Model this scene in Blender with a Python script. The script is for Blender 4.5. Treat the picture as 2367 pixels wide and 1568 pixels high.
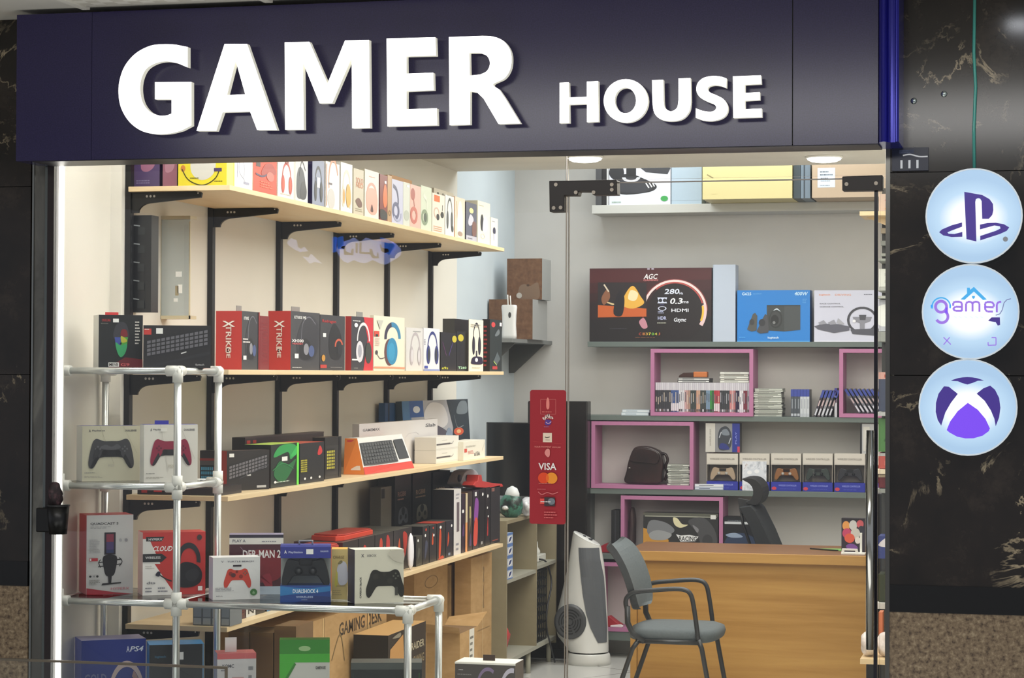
import bpy, bmesh, math, random
from mathutils import Vector, Matrix
random.seed(7)
SC = bpy.context.scene
for o in list(bpy.data.objects): bpy.data.objects.remove(o)
COL = SC.collection
# ---------------------------------------------------------------- camera
W, H, FPX = 2367.0, 1568.0, 5100.0
_d = Vector(((2440 - W/2)/FPX, -(868 - H/2)/FPX, -1.0)).normalized()
_x = _d.cross(Vector((0.0004, 1, 0))).normalized()
_z = _x.cross(_d)
RM = Matrix((_x, _d, _z))                       # world = RM @ camera
EYE = Vector((0, 0, 1.6))
cam = bpy.data.objects.new('camera', bpy.data.cameras.new('camera'))
COL.objects.link(cam)
cam.data.sensor_width = 36; cam.data.lens = FPX/W*36; cam.data.clip_end = 100
M4 = RM.to_4x4(); M4.translation = EYE; cam.matrix_world = M4
SC.camera = cam
# ---------------------------------------------------------------- world, exposure
wd = bpy.data.worlds.new('mall_air'); SC.world = wd; wd.use_nodes = True
wd.node_tree.nodes['Background'].inputs[0].default_value = (0.9, 0.93, 1.0, 1)
wd.node_tree.nodes['Background'].inputs[1].default_value = 0.42
SC.view_settings.view_transform = 'Standard'; SC.view_settings.look = 'None'
SC.view_settings.exposure = 0.0; SC.view_settings.gamma = 1.0
SC.view_settings.use_curve_mapping = False
def area(name, loc, sx, sy, power, color=(1, 0.93, 0.82), rot=(0, 0, 0), spread=180):
    l = bpy.data.lights.new(name, 'AREA'); l.shape = 'RECTANGLE'; l.size = sx; l.size_y = sy
    l.energy = power; l.color = color; l.spread = math.radians(spread)
    o = bpy.data.objects.new(name, l); COL.objects.link(o); o.location = loc; o.rotation_euler = rot
    return o
# daylight-white ceiling lighting of the shop and of the mall passage, with added fills
area('shop_ceiling_light', (-1.45, 7.8, 2.61), 1.7, 2.6, 46, (1, .965, .905))
area('shop_ceiling_light', (-1.45, 10.1, 2.61), 1.8, 1.5, 46, (1, .965, .905))
area('shop_cove_light', (-1.7, 11.6, 3.05), 2.0, 0.8, 30, (0.93, 0.965, 1.0))
area('passage_ceiling_light', (-1.4, 3.4, 2.60), 3.6, 1.0, 22, (0.97, 0.98, 1.0))
area('passage_front_fill', (-1.6, 3.7, 2.60), 3.6, 0.2, 15, (1.0, 0.98, 0.95), (math.radians(55), 0, 0))  # added fill aimed at the shopfront, kept out of the window's reflection
area('window_head_fill', (-1.75, 6.27, 2.56), 2.3, 0.08, 17, (1.0, 0.98, 0.94), (math.radians(42), 0, 0))  # added fill hidden behind the sign to brighten goods in the window
area('floor_bounce_fill', (-1.6, 4.5, 0.04), 3.6, 1.6, 26, (1.0, 0.98, 0.94), (math.pi, 0, 0))  # added up-light standing in for floor bounce onto the passage ceiling

def at(px, py, ax, v):
    r = RM @ Vector(((px - W/2)/FPX, -(py - H/2)/FPX, -1.0))
    i = 'xyz'.index(ax); t = (v - EYE[i])/r[i]
    return EYE + t*r
# ---------------------------------------------------------------- materials
def s2l(c): return c/12.92 if c <= 0.04045 else ((c + 0.055)/1.055)**2.4
def hexc(h): return tuple(s2l(int(h[i:i+2], 16)/255) for i in (0, 2, 4)) + (1,)
_mc = {}
def mat(h, rough=0.5, metal=0.0, emit=0.0, name=None):
    k = (h, rough, metal, emit)
    if k in _mc: return _mc[k]
    m = bpy.data.materials.new(name or 'print_' + h); m.use_nodes = True
    b = m.node_tree.nodes['Principled BSDF']
    b.inputs['Base Color'].default_value = hexc(h); b.inputs['Roughness'].default_value = rough
    b.inputs['Metallic'].default_value = metal
    if emit:
        b.inputs['Emission Color'].default_value = hexc(h); b.inputs['Emission Strength'].default_value = emit
    _mc[k] = m; return m
def nodemat(name, build, rough=0.5, spec=0.5, metal=0):
    m = bpy.data.materials.new(name); m.use_nodes = True
    nt = m.node_tree; b = nt.nodes['Principled BSDF']
    b.inputs['Roughness'].default_value = rough; b.inputs['Metallic'].default_value = metal
    b.inputs['Specular IOR Level'].default_value = spec
    N = lambda t, **kw: _mk(nt, t, kw)
    build(nt, N, b); return m
def _mk(nt, t, kw):
    n = nt.nodes.new(t)
    for k, v in kw.items():
        if k[0] == '_': setattr(n, k[1:], v)
        else: n.inputs[k.replace('__', ' ')].default_value = v
    return n
def coord(nt, N, scale=(1, 1, 1), rot=(0, 0, 0), obj=True):
    t = N('ShaderNodeTexCoord'); mp = N('ShaderNodeMapping')
    mp.inputs['Scale'].default_value = scale; mp.inputs['Rotation'].default_value = rot
    nt.links.new(t.outputs['Object'], mp.inputs['Vector']); return mp.outputs[0]
def ramp(nt, N, src, stops):
    r = N('ShaderNodeValToRGB'); e = r.color_ramp.elements
    while len(e) < len(stops): e.new(0.5)
    for el, (p, c) in zip(e, stops): el.position = p; el.color = hexc(c) if isinstance(c, str) else c
    nt.links.new(src, r.inputs[0]); return r.outputs[0]
def speckle(name, cols, scale, rough=0.5, stretch=(1, 1, 1), detail=4, bump=0, dist=0):
    def f(nt, N, b):
        n = N('ShaderNodeTexNoise', Scale=scale, Detail=detail, Roughness=0.65, Distortion=dist)
        nt.links.new(coord(nt, N, stretch), n.inputs['Vector'])
        k = len(cols)
        nt.links.new(ramp(nt, N, n.outputs[0], [(0.32 + 0.36*i/(k-1), c) for i, c in enumerate(cols)]), b.inputs['Base Color'])
        if bump:
            bp = N('ShaderNodeBump', Strength=bump, Distance=0.002)
            nt.links.new(n.outputs[0], bp.inputs['Height']); nt.links.new(bp.outputs[0], b.inputs['Normal'])
    return nodemat(name, f, rough)
def marble(nt, N, b):
    v = coord(nt, N)
    n1 = N('ShaderNodeTexNoise', Scale=2.3, Detail=9, Roughness=0.62, Distortion=1.7)
    n2 = N('ShaderNodeTexNoise', Scale=3.1, Detail=6, Roughness=0.6, Distortion=0.5)
    n3 = N('ShaderNodeTexNoise', Scale=7, Detail=8, Roughness=0.7)
    for n in (n1, n2, n3): nt.links.new(v, n.inputs['Vector'])
    base = ramp(nt, N, n3.outputs[0], [(0.3, '141210'), (0.55, '231d19'), (0.75, '3a322b')])
    vein = ramp(nt, N, n1.outputs[0], [(0.486, '000000'), (0.498, 'ffffff'), (0.502, 'ffffff'), (0.515, '000000')])
    msk = ramp(nt, N, n2.outputs[0], [(0.48, '000000'), (0.62, 'ffffff')])
    mu = N('ShaderNodeMix', _data_type='RGBA', _blend_type='MULTIPLY'); mu.inputs[0].default_value = 1
    nt.links.new(vein, mu.inputs[6]); nt.links.new(msk, mu.inputs[7])
    mx = N('ShaderNodeMix', _data_type='RGBA'); nt.links.new(mu.outputs[2], mx.inputs[0])
    nt.links.new(base, mx.inputs[6]); mx.inputs[7].default_value = hexc('a8997e')
    nt.links.new(mx.outputs[2], b.inputs['Base Color'])
MARBLE = nodemat('dark_marble', marble, 0.14)
GRANITE = speckle('brown_granite', ['3f3226', '6f5d48', '84725a', 'a08f74'], 75, 0.35, detail=3)
WALLP = speckle('warm_white_paint', ['dedacf', 'e2ded4'], 3, 0.75)
COOLP = speckle('cool_white_paint', ['c6d0d6', 'ccd6db'], 3, 0.75)
BACKP = speckle('back_wall_paint', ['cbc8c3', 'd0cdc8'], 3, 0.75)
CEILP = speckle('ceiling_paint', ['dcd9d0', 'e0ddd4'], 3, 0.8)
BIRCH = speckle('pale_birch_board', ['d8bd92', 'e2c99f', 'e6d0a8'], 5, 0.45, (1, 0.15, 6))
def oakf(nt, N, b):
    n = N('ShaderNodeTexNoise', Scale=3, Detail=6, Roughness=0.55, Distortion=0.3)
    nt.links.new(coord(nt, N, (0.35, 1, 7)), n.inputs['Vector'])
    nt.links.new(ramp(nt, N, n.outputs[0], [(0.3, 'a87a38'), (0.5, 'ba8c48'), (0.7, 'c59852')]), b.inputs['Base Color'])
OAK = nodemat('honey_oak_veneer', oakf, 0.42)
OAKTOP = speckle('brown_oak_top', ['6e4a28', '7d5733'], 4, 0.4, (0.4, 4, 1))
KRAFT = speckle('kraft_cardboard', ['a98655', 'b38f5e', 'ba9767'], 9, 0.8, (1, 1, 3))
KRAFT_SHADED = speckle('shaded_cardboard', ['6f5434', '7a5d3b'], 9, 0.85)  # cardboard darkened in its colour for cartons standing in shade
FLOORM = None
def tiles(nt, N, b):
    br = N('ShaderNodeTexBrick', Scale=1.0, Mortar__Size=0.004, Brick__Width=0.6, Row__Height=0.6)
    br.offset = 0
    br.inputs['Color1'].default_value = hexc('d3d2cd'); br.inputs['Color2'].default_value = hexc('d8d7d2'); br.inputs['Mortar'].default_value = hexc('77746d')
    nt.links.new(coord(nt, N, (1, 1, 1), (0, 0, 0.6)), br.inputs['Vector']); nt.links.new(br.outputs[0], b.inputs['Base Color'])
FLOORM = nodemat('pale_floor_tiles', tiles, 0.2)
def ctile(nt, N, b):
    ch = N('ShaderNodeTexChecker', Scale=26); ch.inputs[1].default_value = hexc('d9d6cc'); ch.inputs[2].default_value = hexc('c4c0b4')
    nt.links.new(coord(nt, N, (1, 1, 0)), ch.inputs['Vector']); nt.links.new(ch.outputs[0], b.inputs['Base Color'])
CTILE = nodemat('checked_ceiling_tile', ctile, 0.7)
CPLAIN = speckle('plain_ceiling_tile', ['cfccc2', 'd4d1c7'], 4, 0.7)
def glassm(name, tint=(0.985, 0.995, 0.99, 1), ior=1.45):
    m = bpy.data.materials.new(name); m.use_nodes = True; nt = m.node_tree; nt.nodes.clear()
    o = nt.nodes.new('ShaderNodeOutputMaterial'); mx = nt.nodes.new('ShaderNodeMixShader'); fr = nt.nodes.new('ShaderNodeFresnel')
    tr = nt.nodes.new('ShaderNodeBsdfTransparent'); gl = nt.nodes.new('ShaderNodeBsdfGlossy')
    fr.inputs[0].default_value = ior; tr.inputs[0].default_value = tint; gl.inputs['Roughness'].default_value = 0.0
    nt.links.new(fr.outputs[0], mx.inputs[0]); nt.links.new(tr.outputs[0], mx.inputs[1]); nt.links.new(gl.outputs[0], mx.inputs[2])
    nt.links.new(mx.outputs[0], o.inputs[0]); return m
GLASS = glassm('clear_glass'); PLASTIC = glassm('clear_plastic', (0.97, 0.97, 0.97, 1), 1.3)
BLACK = mat('0d0d0f', 0.4, name='black_steel'); WHITEP = mat('e9e9e2', 0.4, name='white_plastic')
CHROME = mat('dde0de', 0.3, 0.75, name='chrome_tube'); PINK = mat('b6749a', 0.5, name='pink_laminate')
GREYSH = mat('5f6865', 0.5, name='grey_green_shelf'); TAUPE = mat('8f8468', 0.55, name='taupe_board')
# ---------------------------------------------------------------- object helpers
def meta(o, label=None, cat=None, group=None, kind=None):
    if label: o['label'] = label
    if cat: o['category'] = cat
    if group: o['group'] = group
    if kind: o['kind'] = kind
    return o
def empty(name, loc, label=None, cat=None, group=None, kind=None, rz=0):
    o = bpy.data.objects.new(name, None); COL.objects.link(o); o.location = loc; o.rotation_euler = (0, 0, rz)
    o.empty_display_size = 0.1
    return meta(o, label, cat, group, kind)
WL = {}
class MB:
    def __init__(s): s.v = []; s.f = []; s.mi = []; s.ms = []; s.sm = []
    def m(s, m):
        if m not in s.ms: s.ms.append(m)
        return s.ms.index(m)
    def face(s, pts, m, smooth=False):
        b = len(s.v); s.v += [tuple(p) for p in pts]; s.f.append(list(range(b, b + len(pts)))); s.mi.append(s.m(m)); s.sm.append(smooth)
    def box(s, a, b, m, mt=None):
        x0, y0, z0 = a; x1, y1, z1 = b; x0, x1 = sorted((x0, x1)); y0, y1 = sorted((y0, y1)); z0, z1 = sorted((z0, z1))
        P = [(x0, y0, z0), (x1, y0, z0), (x1, y1, z0), (x0, y1, z0), (x0, y0, z1), (x1, y0, z1), (x1, y1, z1), (x0, y1, z1)]
        n = len(s.v); s.v += P
        for q, (i) in enumerate([(0, 3, 2, 1), (4, 5, 6, 7), (0, 1, 5, 4), (1, 2, 6, 5), (2, 3, 7, 6), (3, 0, 4, 7)]):
            s.f.append([n + k for k in i]); s.mi.append(s.m(mt if (mt and q == 1) else m)); s.sm.append(False)
    def prism(s, pts, ax, a, b, m):
        """pts: 2-D outline in the plane across axis ax, extruded from a to b"""
        def mk(p, t):
            return {'x': (t, p[0], p[1]), 'y': (p[0], t, p[1]), 'z': (p[0], p[1], t)}[ax]
        n = len(s.v); k = len(pts)
        s.v += [mk(p, a) for p in pts] + [mk(p, b) for p in pts]; i = s.m(m)
        s.f.append([n + j for j in range(k)]); s.f.append([n + k + j for j in reversed(range(k))]); s.mi += [i, i]; s.sm += [False, False]
        for j in range(k):
            s.f.append([n + j, n + k + j, n + k + (j+1) % k, n + (j+1) % k]); s.mi.append(i); s.sm.append(False)
    def loft(s, rings, m, cap=True, smooth=True):
        n = len(s.v); k = len(rings[0]); i = s.m(m)
        for r in rings: s.v += [tuple(p) for p in r]
        for a in range(len(rings) - 1):
            for j in range(k):
                s.f.append([n + a*k + j, n + a*k + (j+1) % k, n + (a+1)*k + (j+1) % k, n + (a+1)*k + j]); s.mi.append(i); s.sm.append(smooth)
        if cap:
            s.f.append([n + j for j in reversed(range(k))]); s.f.append([n + (len(rings)-1)*k + j for j in range(k)]); s.mi += [i, i]; s.sm += [False, False]
    def tube(s, path, r, m, n=10):
        path = [Vector(p) for p in path]; rings = []; rr = r if isinstance(r, (list, tuple)) else [r]*len(path)
        t0 = (path[1] - path[0]).normalized(); up = Vector((0, 0, 1)) if abs(t0.z) < 0.9 else Vector((1, 0, 0))
        a = t0.cross(up).normalized()
        for i, p in enumerate(path):
            t = ((path[min(i+1, len(path)-1)] - p).normalized() + (p - path[max(i-1, 0)]).normalized()).normalized()
            a = (a - t*a.dot(t)).normalized(); b = t.cross(a)
            rings.append([p + (a*math.cos(q) + b*math.sin(q))*rr[i] for q in [2*math.pi*j/n for j in range(n)]])
        s.loft(rings, m)
    def lathe(s, prof, c, m, n=24, sx=1, sy=1):
        s.loft([[(c[0] + r*sx*math.cos(2*math.pi*j/n), c[1] + r*sy*math.sin(2*math.pi*j/n), c[2] + z) for j in range(n)] for r, z in prof], m)
    def build(s, name, parent=None, loc=None, rz=0, label=None, cat=None, group=None, kind=None, bevel=0):
        me = bpy.data.meshes.new(name)
        L = None
        if not getattr(s, 'local', False): L = loc if parent is None else WL.get(parent.name)
        vs = [(x - L[0], y - L[1], z - L[2]) for x, y, z in s.v] if L is not None else s.v
        me.from_pydata([tuple(v) for v in vs], [], s.f)
        for m in s.ms: me.materials.append(m)
        me.polygons.foreach_set('material_index', s.mi); me.polygons.foreach_set('use_smooth', s.sm)
        me.update()
        o = bpy.data.objects.new(name, me); COL.objects.link(o)
        if parent is not None:
            o.parent = parent; WL[o.name] = WL.get(parent.name)
        elif loc is not None: o.location = loc; o.rotation_euler = (0, 0, rz or 0)
        if bevel:
            md = o.modifiers.new('bevel', 'BEVEL'); md.width = bevel; md.segments = 2; md.limit_method = 'ANGLE'
        return meta(o, label, cat, group, kind)
def root(name, loc, label, cat, group=None, kind=None):
    o = empty(name, loc, label, cat, group, kind); WL[o.name] = tuple(loc); return o
def struct(name, mb, loc=(0, 0, 0)): return mb.build(name, loc=loc, kind='structure')
def dup(o, off):
    c = o.copy(); COL.objects.link(c); c.location = o.location + Vector(off)
    for ch in o.children:
        d = ch.copy(); COL.objects.link(d); d.parent = c
        for g in ch.children:
            e = g.copy(); COL.objects.link(e); e.parent = d
    return c
# ---------------------------------------------------------------- flat art
def cr(pts, closed=True, n=4):
    out = []; k = len(pts)
    for i in range(k if closed else k - 1):
        p0, p1, p2, p3 = (pts[(i-1) % k] if closed or i else pts[0]), pts[i], pts[(i+1) % k], (pts[(i+2) % k] if closed or i < k-2 else pts[-1])
        for j in range(n):
            t = j/n
            out.append(tuple(0.5*(2*b + (c-a)*t + (2*a-5*b+4*c-d)*t*t + (3*b-a-3*c+d)*t**3) for a, b, c, d in zip(p0, p1, p2, p3)))
    if not closed: out.append(tuple(pts[-1]))
    return out
_tc = {}
def textpolys(s):
    if s in _tc: return _tc[s]
    cu = bpy.data.curves.new('t', 'FONT'); cu.body = s; cu.resolution_u = 2; cu.offset = 0.02
    ob = bpy.data.objects.new('t', cu); COL.objects.link(ob)
    dg = bpy.context.evaluated_depsgraph_get(); me = ob.evaluated_get(dg).to_mesh()
    vs = [(v.co.x, v.co.y) for v in me.vertices]; fs = [list(p.vertices) for p in me.polygons]
    ob.evaluated_get(dg).to_mesh_clear(); bpy.data.objects.remove(ob); bpy.data.curves.remove(cu)
    if vs:
        x0 = min(v[0] for v in vs); x1 = max(v[0] for v in vs); y0 = min(v[1] for v in vs); y1 = max(v[1] for v in vs)
        vs = [((x-x0)/max(x1-x0, 1e-6) - .5, (y-y0)/max(y1-y0, 1e-6) - .5) for x, y in vs]
    _tc[s] = (vs, fs); return _tc[s]
PADH = [(0, .54), (.32, .54), (.5, .60), (.68, .64), (.82, .5), (.93, .12), (1.01, -.34), (.98, -.6), (.83, -.65), (.68, -.46), (.52, -.2), (.3, -.15)]
PADO = PADH + [(0, -.15)] + [(-x, y) for x, y in reversed(PADH[1:])]
XPADH = [(0, .44), (.25, .46), (.5, .56), (.72, .46), (.86, .05), (1.0, -.42), (.96, -.78), (.80, -.84), (.58, -.5), (.42, -.3), (.2, -.28)]
XPADO = XPADH + [(0, -.28)] + [(-x, y) for x, y in reversed(XPADH[1:])]
class Art:
    """flat printing on the faces of a box: w,d,h in metres, local frame x right, y back, z up"""
    def __init__(s, mb, w, d, h): s.mb = mb; s.w = w; s.d = d; s.h = h; s.k = 0; s.face = 'F'; s.rnd = random.Random(int(w*9973 + h*7919))
    def dim(s): return {'F': (s.w, s.h), 'L': (s.d, s.h), 'R': (s.d, s.h), 'T': (s.w, s.d)}[s.face]
    def P(s, u, v):
        e = 0.0003 + 0.00022*s.k; w, d, h = s.w, s.d, s.h
        if s.face == 'F': return (-w/2 + u*w, -e, v*h)
        if s.face == 'L': return (-w/2 - e, d - u*d, v*h)
        if s.face == 'R': return (w/2 + e, u*d, v*h)
        return (-w/2 + u*w, v*d, h + e)
    def poly(s, pts, col):
        s.k += 1; s.mb.face([s.P(*p) for p in pts], col if not isinstance(col, str) else mat(col, 0.38))
    def many(s, polys, col):
        s.k += 1
        m = col if not isinstance(col, str) else mat(col, 0.38)
        for p in polys: s.mb.face([s.P(*q) for q in p], m)
    def ell(s, cu, cv, ru, rv, col, n=20):
        s.poly([(cu + ru*math.cos(2*math.pi*i/n), cv + rv*math.sin(2*math.pi*i/n)) for i in range(n)], col)
    def arc(s, cu, cv, ru, rv, w, col, a0=0, a1=360, n=22):
        q = []
        for i in range(n):
            A = math.radians(a0 + (a1-a0)*i/n); B = math.radians(a0 + (a1-a0)*(i+1)/n)
            q.append([(cu + ru*k*math.cos(t), cv + rv*k*math.sin(t)) for t, k in ((A, 1), (B, 1), (B, 1-w), (A, 1-w))])
        s.many(q, col)
    def line(s, w, col, pts):
        wm, hm = s.dim(); q = []
        for a, b in zip(pts, pts[1:]):
            dx = (b[0]-a[0])*wm; dy = (b[1]-a[1])*hm; L = math.hypot(dx, dy) or 1; nx = -dy/L*w*hm/2/wm; ny = dx/L*w/2
            q.append([(a[0]+nx, a[1]+ny), (a[0]-nx, a[1]-ny), (b[0]-nx, b[1]-ny), (b[0]+nx, b[1]+ny)])
        s.many(q, col)
    def text(s, cu, cv, w, h, col, txt, rot=0, sk=0):
        vs, fs = textpolys(txt.replace('_', ' ')); wm, hm = s.dim(); c, n = math.cos(math.radians(rot)), math.sin(math.radians(rot))
        def tr(p):
            x = p[0]*w*wm + sk*p[1]*h*hm; y = p[1]*h*hm
            return (cu + (x*c - y*n)/wm, cv + (x*n + y*c)/hm)
        s.many([[tr(vs[i]) for i in f] for f in fs], col)
    def shape(s, cu, cv, w, pts, col, sy=1.0, rot=0):
        wm, hm = s.dim(); c, n = math.cos(math.radians(rot)), math.sin(math.radians(rot))
        s.poly([(cu + (x*c - y*sy*n)*w/2, cv + (x*n + y*sy*c)*w/2*wm/hm) for x, y in pts], col)
    def run(s, spec):
        for el in spec.split(';'):
            a = el.split()
            if not a: continue
            c = a[0]
            if '@' in c: c, s.face = c.split('@')
            else: s.face = 'F'
            F = lambda i: float(a[i])
            prs = lambda l: [tuple(float(q) for q in p.split(',')) for p in l]
            if c == 'r': s.poly([(F(1), F(2)), (F(3), F(2)), (F(3), F(4)), (F(1), F(4))], a[5])
            elif c == 'e': s.ell(F(1), F(2), F(3), F(4), a[5])
            elif c == 'o': s.arc(F(1), F(2), F(3), F(4), F(5), a[6], *(float(q) for q in a[7:9]))
            elif c == 'p': s.poly(prs(a[2:]), a[1])
            elif c == 's': s.poly(cr(prs(a[2:])), a[1])
            elif c == 'l': s.line(F(1), a[2], prs(a[3:]))
            elif c == 'c': s.line(F(1), a[2], cr(prs(a[3:]), False))
            elif c == 't': s.text(F(1), F(2), F(3), F(4), a[5], a[6], *(float(q) for q in a[7:9]))
            elif c == 'x':
                n = int(a[5]); q = []
                for i in range(n):
                    v0 = F(2) + (F(4)-F(2))*(i+.25)/n; v1 = v0 + (F(4)-F(2))*.42/n; u = F(1)
                    end = F(1) + (F(3)-F(1))*s.rnd.uniform(.6, 1)
                    while u < end - .003:
                        e = min(end, u + (F(3)-F(1))*s.rnd.uniform(.06, .2)); q.append([(u, v0), (e, v0), (e, v1), (u, v1)]); u = e + (F(3)-F(1))*.03
                s.many(q, a[6])
            elif c in ('pad', 'xpad'):
                cu, cv, w, col = F(1), F(2), F(3), a[4]; c2 = a[5] if len(a) > 5 else None
                O = cr(PADO if c == 'pad' else XPADO, n=3); s.shape(cu, cv, w, O, col)
                wm, hm = s.dim(); q = w/2; qv = q*wm/hm
                if c == 'pad':
                    if c2:
                        s.shape(cu, cv, w, [(-.32, .14), (.32, .14), (.54, -.2), (.3, -.15), (-.3, -.15), (-.54, -.2)], c2)
                        for g in (1, -1): s.shape(cu, cv, w, [(g*.54, -.2), (g*.68, -.46), (g*.83, -.65), (g*.93, -.62), (g*.78, -.3), (g*.62, -.02)][::g], c2)
                    for x, y in ((-.3, .02), (.3, .02)): s.ell(cu+x*q, cv+y*qv, .13*q, .13*qv, '1b1b1e', 12)
                    for x, y in ((.6, .3), (.6, .1), (.5, .2), (.7, .2), (-.6, .3), (-.6, .1), (-.5, .2), (-.7, .2)): s.ell(cu+x*q, cv+y*qv, .045*q, .045*qv, '4a4a50' if len(a) < 7 else a[6], 8)
                else:
                    for x, y in ((-.5, .2), (.25, -.02)): s.ell(cu+x*q, cv+y*qv, .15*q, .15*qv, c2 or '2c2c2e', 12)
                    for x, y in ((.55, .35), (.55, .1), (.43, .22), (.67, .22)): s.ell(cu+x*q, cv+y*qv, .05*q, .05*qv, '5d6052', 8)
                    s.ell(cu-.05*q, cv+.34*qv, .1*q, .1*qv, 'd8d8d0' if not c2 else c2, 10)
            elif c == 'hs':   # headset: cu cv width colour cushion-colour squash
                cu, cv, w, c1, c2 = F(1), F(2), F(3), a[4], a[5]; wm, hm = s.dim(); q = w/2; qv = min(q*wm/hm*(F(6) if len(a) > 6 else 1), .36)
                s.arc(cu, cv+.1*qv, q*.85, qv*1.15, .17, c1, 0, 180)
                for g in (-1, 1):
                    s.ell(cu+g*q*.68, cv-.28*qv, .33*q, .62*qv, c1); s.ell(cu+g*q*.60, cv-.28*qv, .2*q, .42*qv, c2)
            elif c == 'kb':   # keyboard grid: u0 v0 u1 v1 rows cols slant body key
                u0, v0, u1, v1 = F(1), F(2), F(3), F(4); R, C = int(a[5]), int(a[6]); sl = F(7)
                T = lambda u, v: (u0 + (u1-u0)*u, v0 + (v1-v0)*(v*(1-sl) + sl*u))
                s.poly([T(0, 0), T(1, 0), T(1, 1), T(0, 1)], a[8])
                s.many([[T(.03+.94*(i+a_)/C, .08+.86*(j+b_)/R) for a_, b_ in ((.12, .15), (.88, .15), (.88, .85), (.12, .85))] for i in range(C) for j in range(R)], a[9])
def pbox(name, label, cat, FL, FR, z0, z1, d, col, art='', side=None, top=None, group=None, right=None, rough=0.4, tab=None):
    """a printed carton; FL, FR = plan positions of the lower front corners"""
    FL = Vector(FL[:2]); FR = Vector(FR[:2]); u = FR - FL; w = u.length; u.normalize(); n = Vector((-u.y, u.x))
    c = (FL + FR)/2; h = z1 - z0; mb = MB(); mb.local = True
    M = lambda k: k if not isinstance(k, str) else mat(k, rough)
    side = side or col; top = top or col; right = right or side
    x0, x1 = -w/2, w/2
    V = [(x0, 0, 0), (x1, 0, 0), (x1, d, 0), (x0, d, 0), (x0, 0, h), (x1, 0, h), (x1, d, h), (x0, d, h)]
    for idx, k in (((0, 1, 5, 4), col), ((3, 0, 4, 7), side), ((1, 2, 6, 5), right), ((2, 3, 7, 6), side), ((4, 5, 6, 7), top), ((0, 3, 2, 1), side)):
        mb.face([V[i] for i in idx], M(k))
    if tab:
        cx_, tw, th, tc = tab; mb.box((x0 + (cx_-tw/2)*w, d*.45, h), (x0 + (cx_+tw/2)*w, d*.45+.002, h+th), M(tc))
    A = Art(mb, w, d, h); A.run(art)
    return mb.build(name, loc=(c.x, c.y, z0), rz=math.atan2(u.y, u.x), label=label, cat=cat, group=group)
def fy(x0, x1, yt, Y, z0, ym=None):
    """front faces the passage at depth Y: returns FL, FR, z0, z1"""
    ym = ym or yt + 50; a = at(x0, ym, 'y', Y); b = at(x1, ym, 'y', Y); return (a.x, Y), (b.x, Y), z0, at((x0+x1)/2, yt, 'y', Y).z
def fx(x0, x1, yt, X, z0, ym=None):
    """front faces the room at X"""
    ym = ym or yt + 50; a = at(x0, ym, 'x', X); b = at(x1, ym, 'x', X); return (X, a.y), (X, b.y), z0, at(x0, yt, 'x', X).z
def fz(x0, y0, x1, y1, yt, z0):
    """by the spots where the two lower front corners touch a board at height z0"""
    a = at(x0, y0, 'z', z0); b = at(x1, y1, 'z', z0); return (a.x, a.y), (b.x, b.y), z0, at(x0, yt, 'y', a.y).z
# ================================================================ the setting
XL, XL2, XR, YG, YB = -3.0, -3.05, -0.43, 6.2, 12.43
XPL = at(68, 868, 'y', YG).x; XPR = at(2057, 868, 'y', YG).x
def sbox(name, a, b, m):
    mb = MB(); mb.box(a, b, m); return struct(name, mb)
sbox('floor', (-9, -6, -0.1), (3, 13, 0), FLOORM)
mb = MB(); mb.box((-3.25, YG+.065, 0), (-3.04, 6.77, 3.3), WALLP); mb.box((-3.2, 6.77, 0), (XL, 10.98, 3.3), WALLP); mb.box((-3.25, 10.98, 0), (XL2, 12.6, 3.3), COOLP); struct('wall_left', mb)
sbox('wall_back', (-3.25, YB, 0), (0, YB+.15, 3.3), BACKP)
sbox('wall_right', (XR, YG+.3, 0), (XR+.15, 12.6, 3.3), WALLP)
mb = MB(); mb.box((-3.25, YG+.05, 2.64), (0, 10.98, 2.72), CEILP); mb.box((-3.25, 10.96, 2.72), (0, 10.98, 3.2), CEILP); mb.box((-3.25, 10.98, 3.15), (0, 12.6, 3.25), CEILP); struct('ceiling', mb)
# marble piers with black band and speckled granite foot
for nm, x0, x1 in (('wall_pier_left', -5.2, XPL), ('wall_pier_right', XPR, 1.2)):
    mb = MB()
    zj = at(2200, 397, 'y', YG).z if x1 > 0 else at(30, 432, 'y', YG).z
    zk = at(2080, 868, 'y', YG).z if x1 > 0 else at(30, 866, 'y', YG).z
    y1 = YG + .28
    mb.box((x0, YG, 1.018), (x1, y1, zk-.001), MARBLE); mb.box((x0, YG, zk+.001), (x1, y1, zj-.001), MARBLE); mb.box((x0, YG, zj+.001), (x1, y1, 3.2), MARBLE)
    mb.box((x0, YG-.004, .943), (x1, y1, 1.018), mat('0b0b0c', 0.2)); mb.box((x0, YG, 0), (x1, y1, .943), GRANITE)
    mb.box((x0+.01, YG+.02, .95), (x1-.01, y1-.02, 3.1), mat('0a0a0a', .6)); struct(nm, mb)
# black reveal between the left pier and the window, with its glossy cladding
xa, xb, xc = at(70, 868, 'y', YG).x, at(108, 868, 'y', YG).x, at(123, 868, 'y', YG).x
REVEAL = speckle('polished_stone_reveal', ['4b4a47', '5c5b57', '787770'], 6, 0.12, (1, 1, .4), dist=1)
mb = MB(); mb.box((xa, YG+.01, 0), (xb, YG+.06, 2.3), REVEAL)
mb.box((xa, YG+.004, 0), (xa+.006, YG+.012, 2.3), mat('8d8f8d', .25, 1)); mb.box((xb-.012, YG+.004, 0), (xb, YG+.012, 2.3), mat('6f7472', .25, 1))
mb.box((xb, YG-.004, 0), (xc, YG+.03, 2.3), mat('1d1214', .35)); struct('trim_1', mb)
mb = MB(); mb.box((XPR-.012, YG-.003, 0), (XPR, YG+.28, 2.3), mat('6b6a66', .25, 1)); struct('trim_2', mb)
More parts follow.
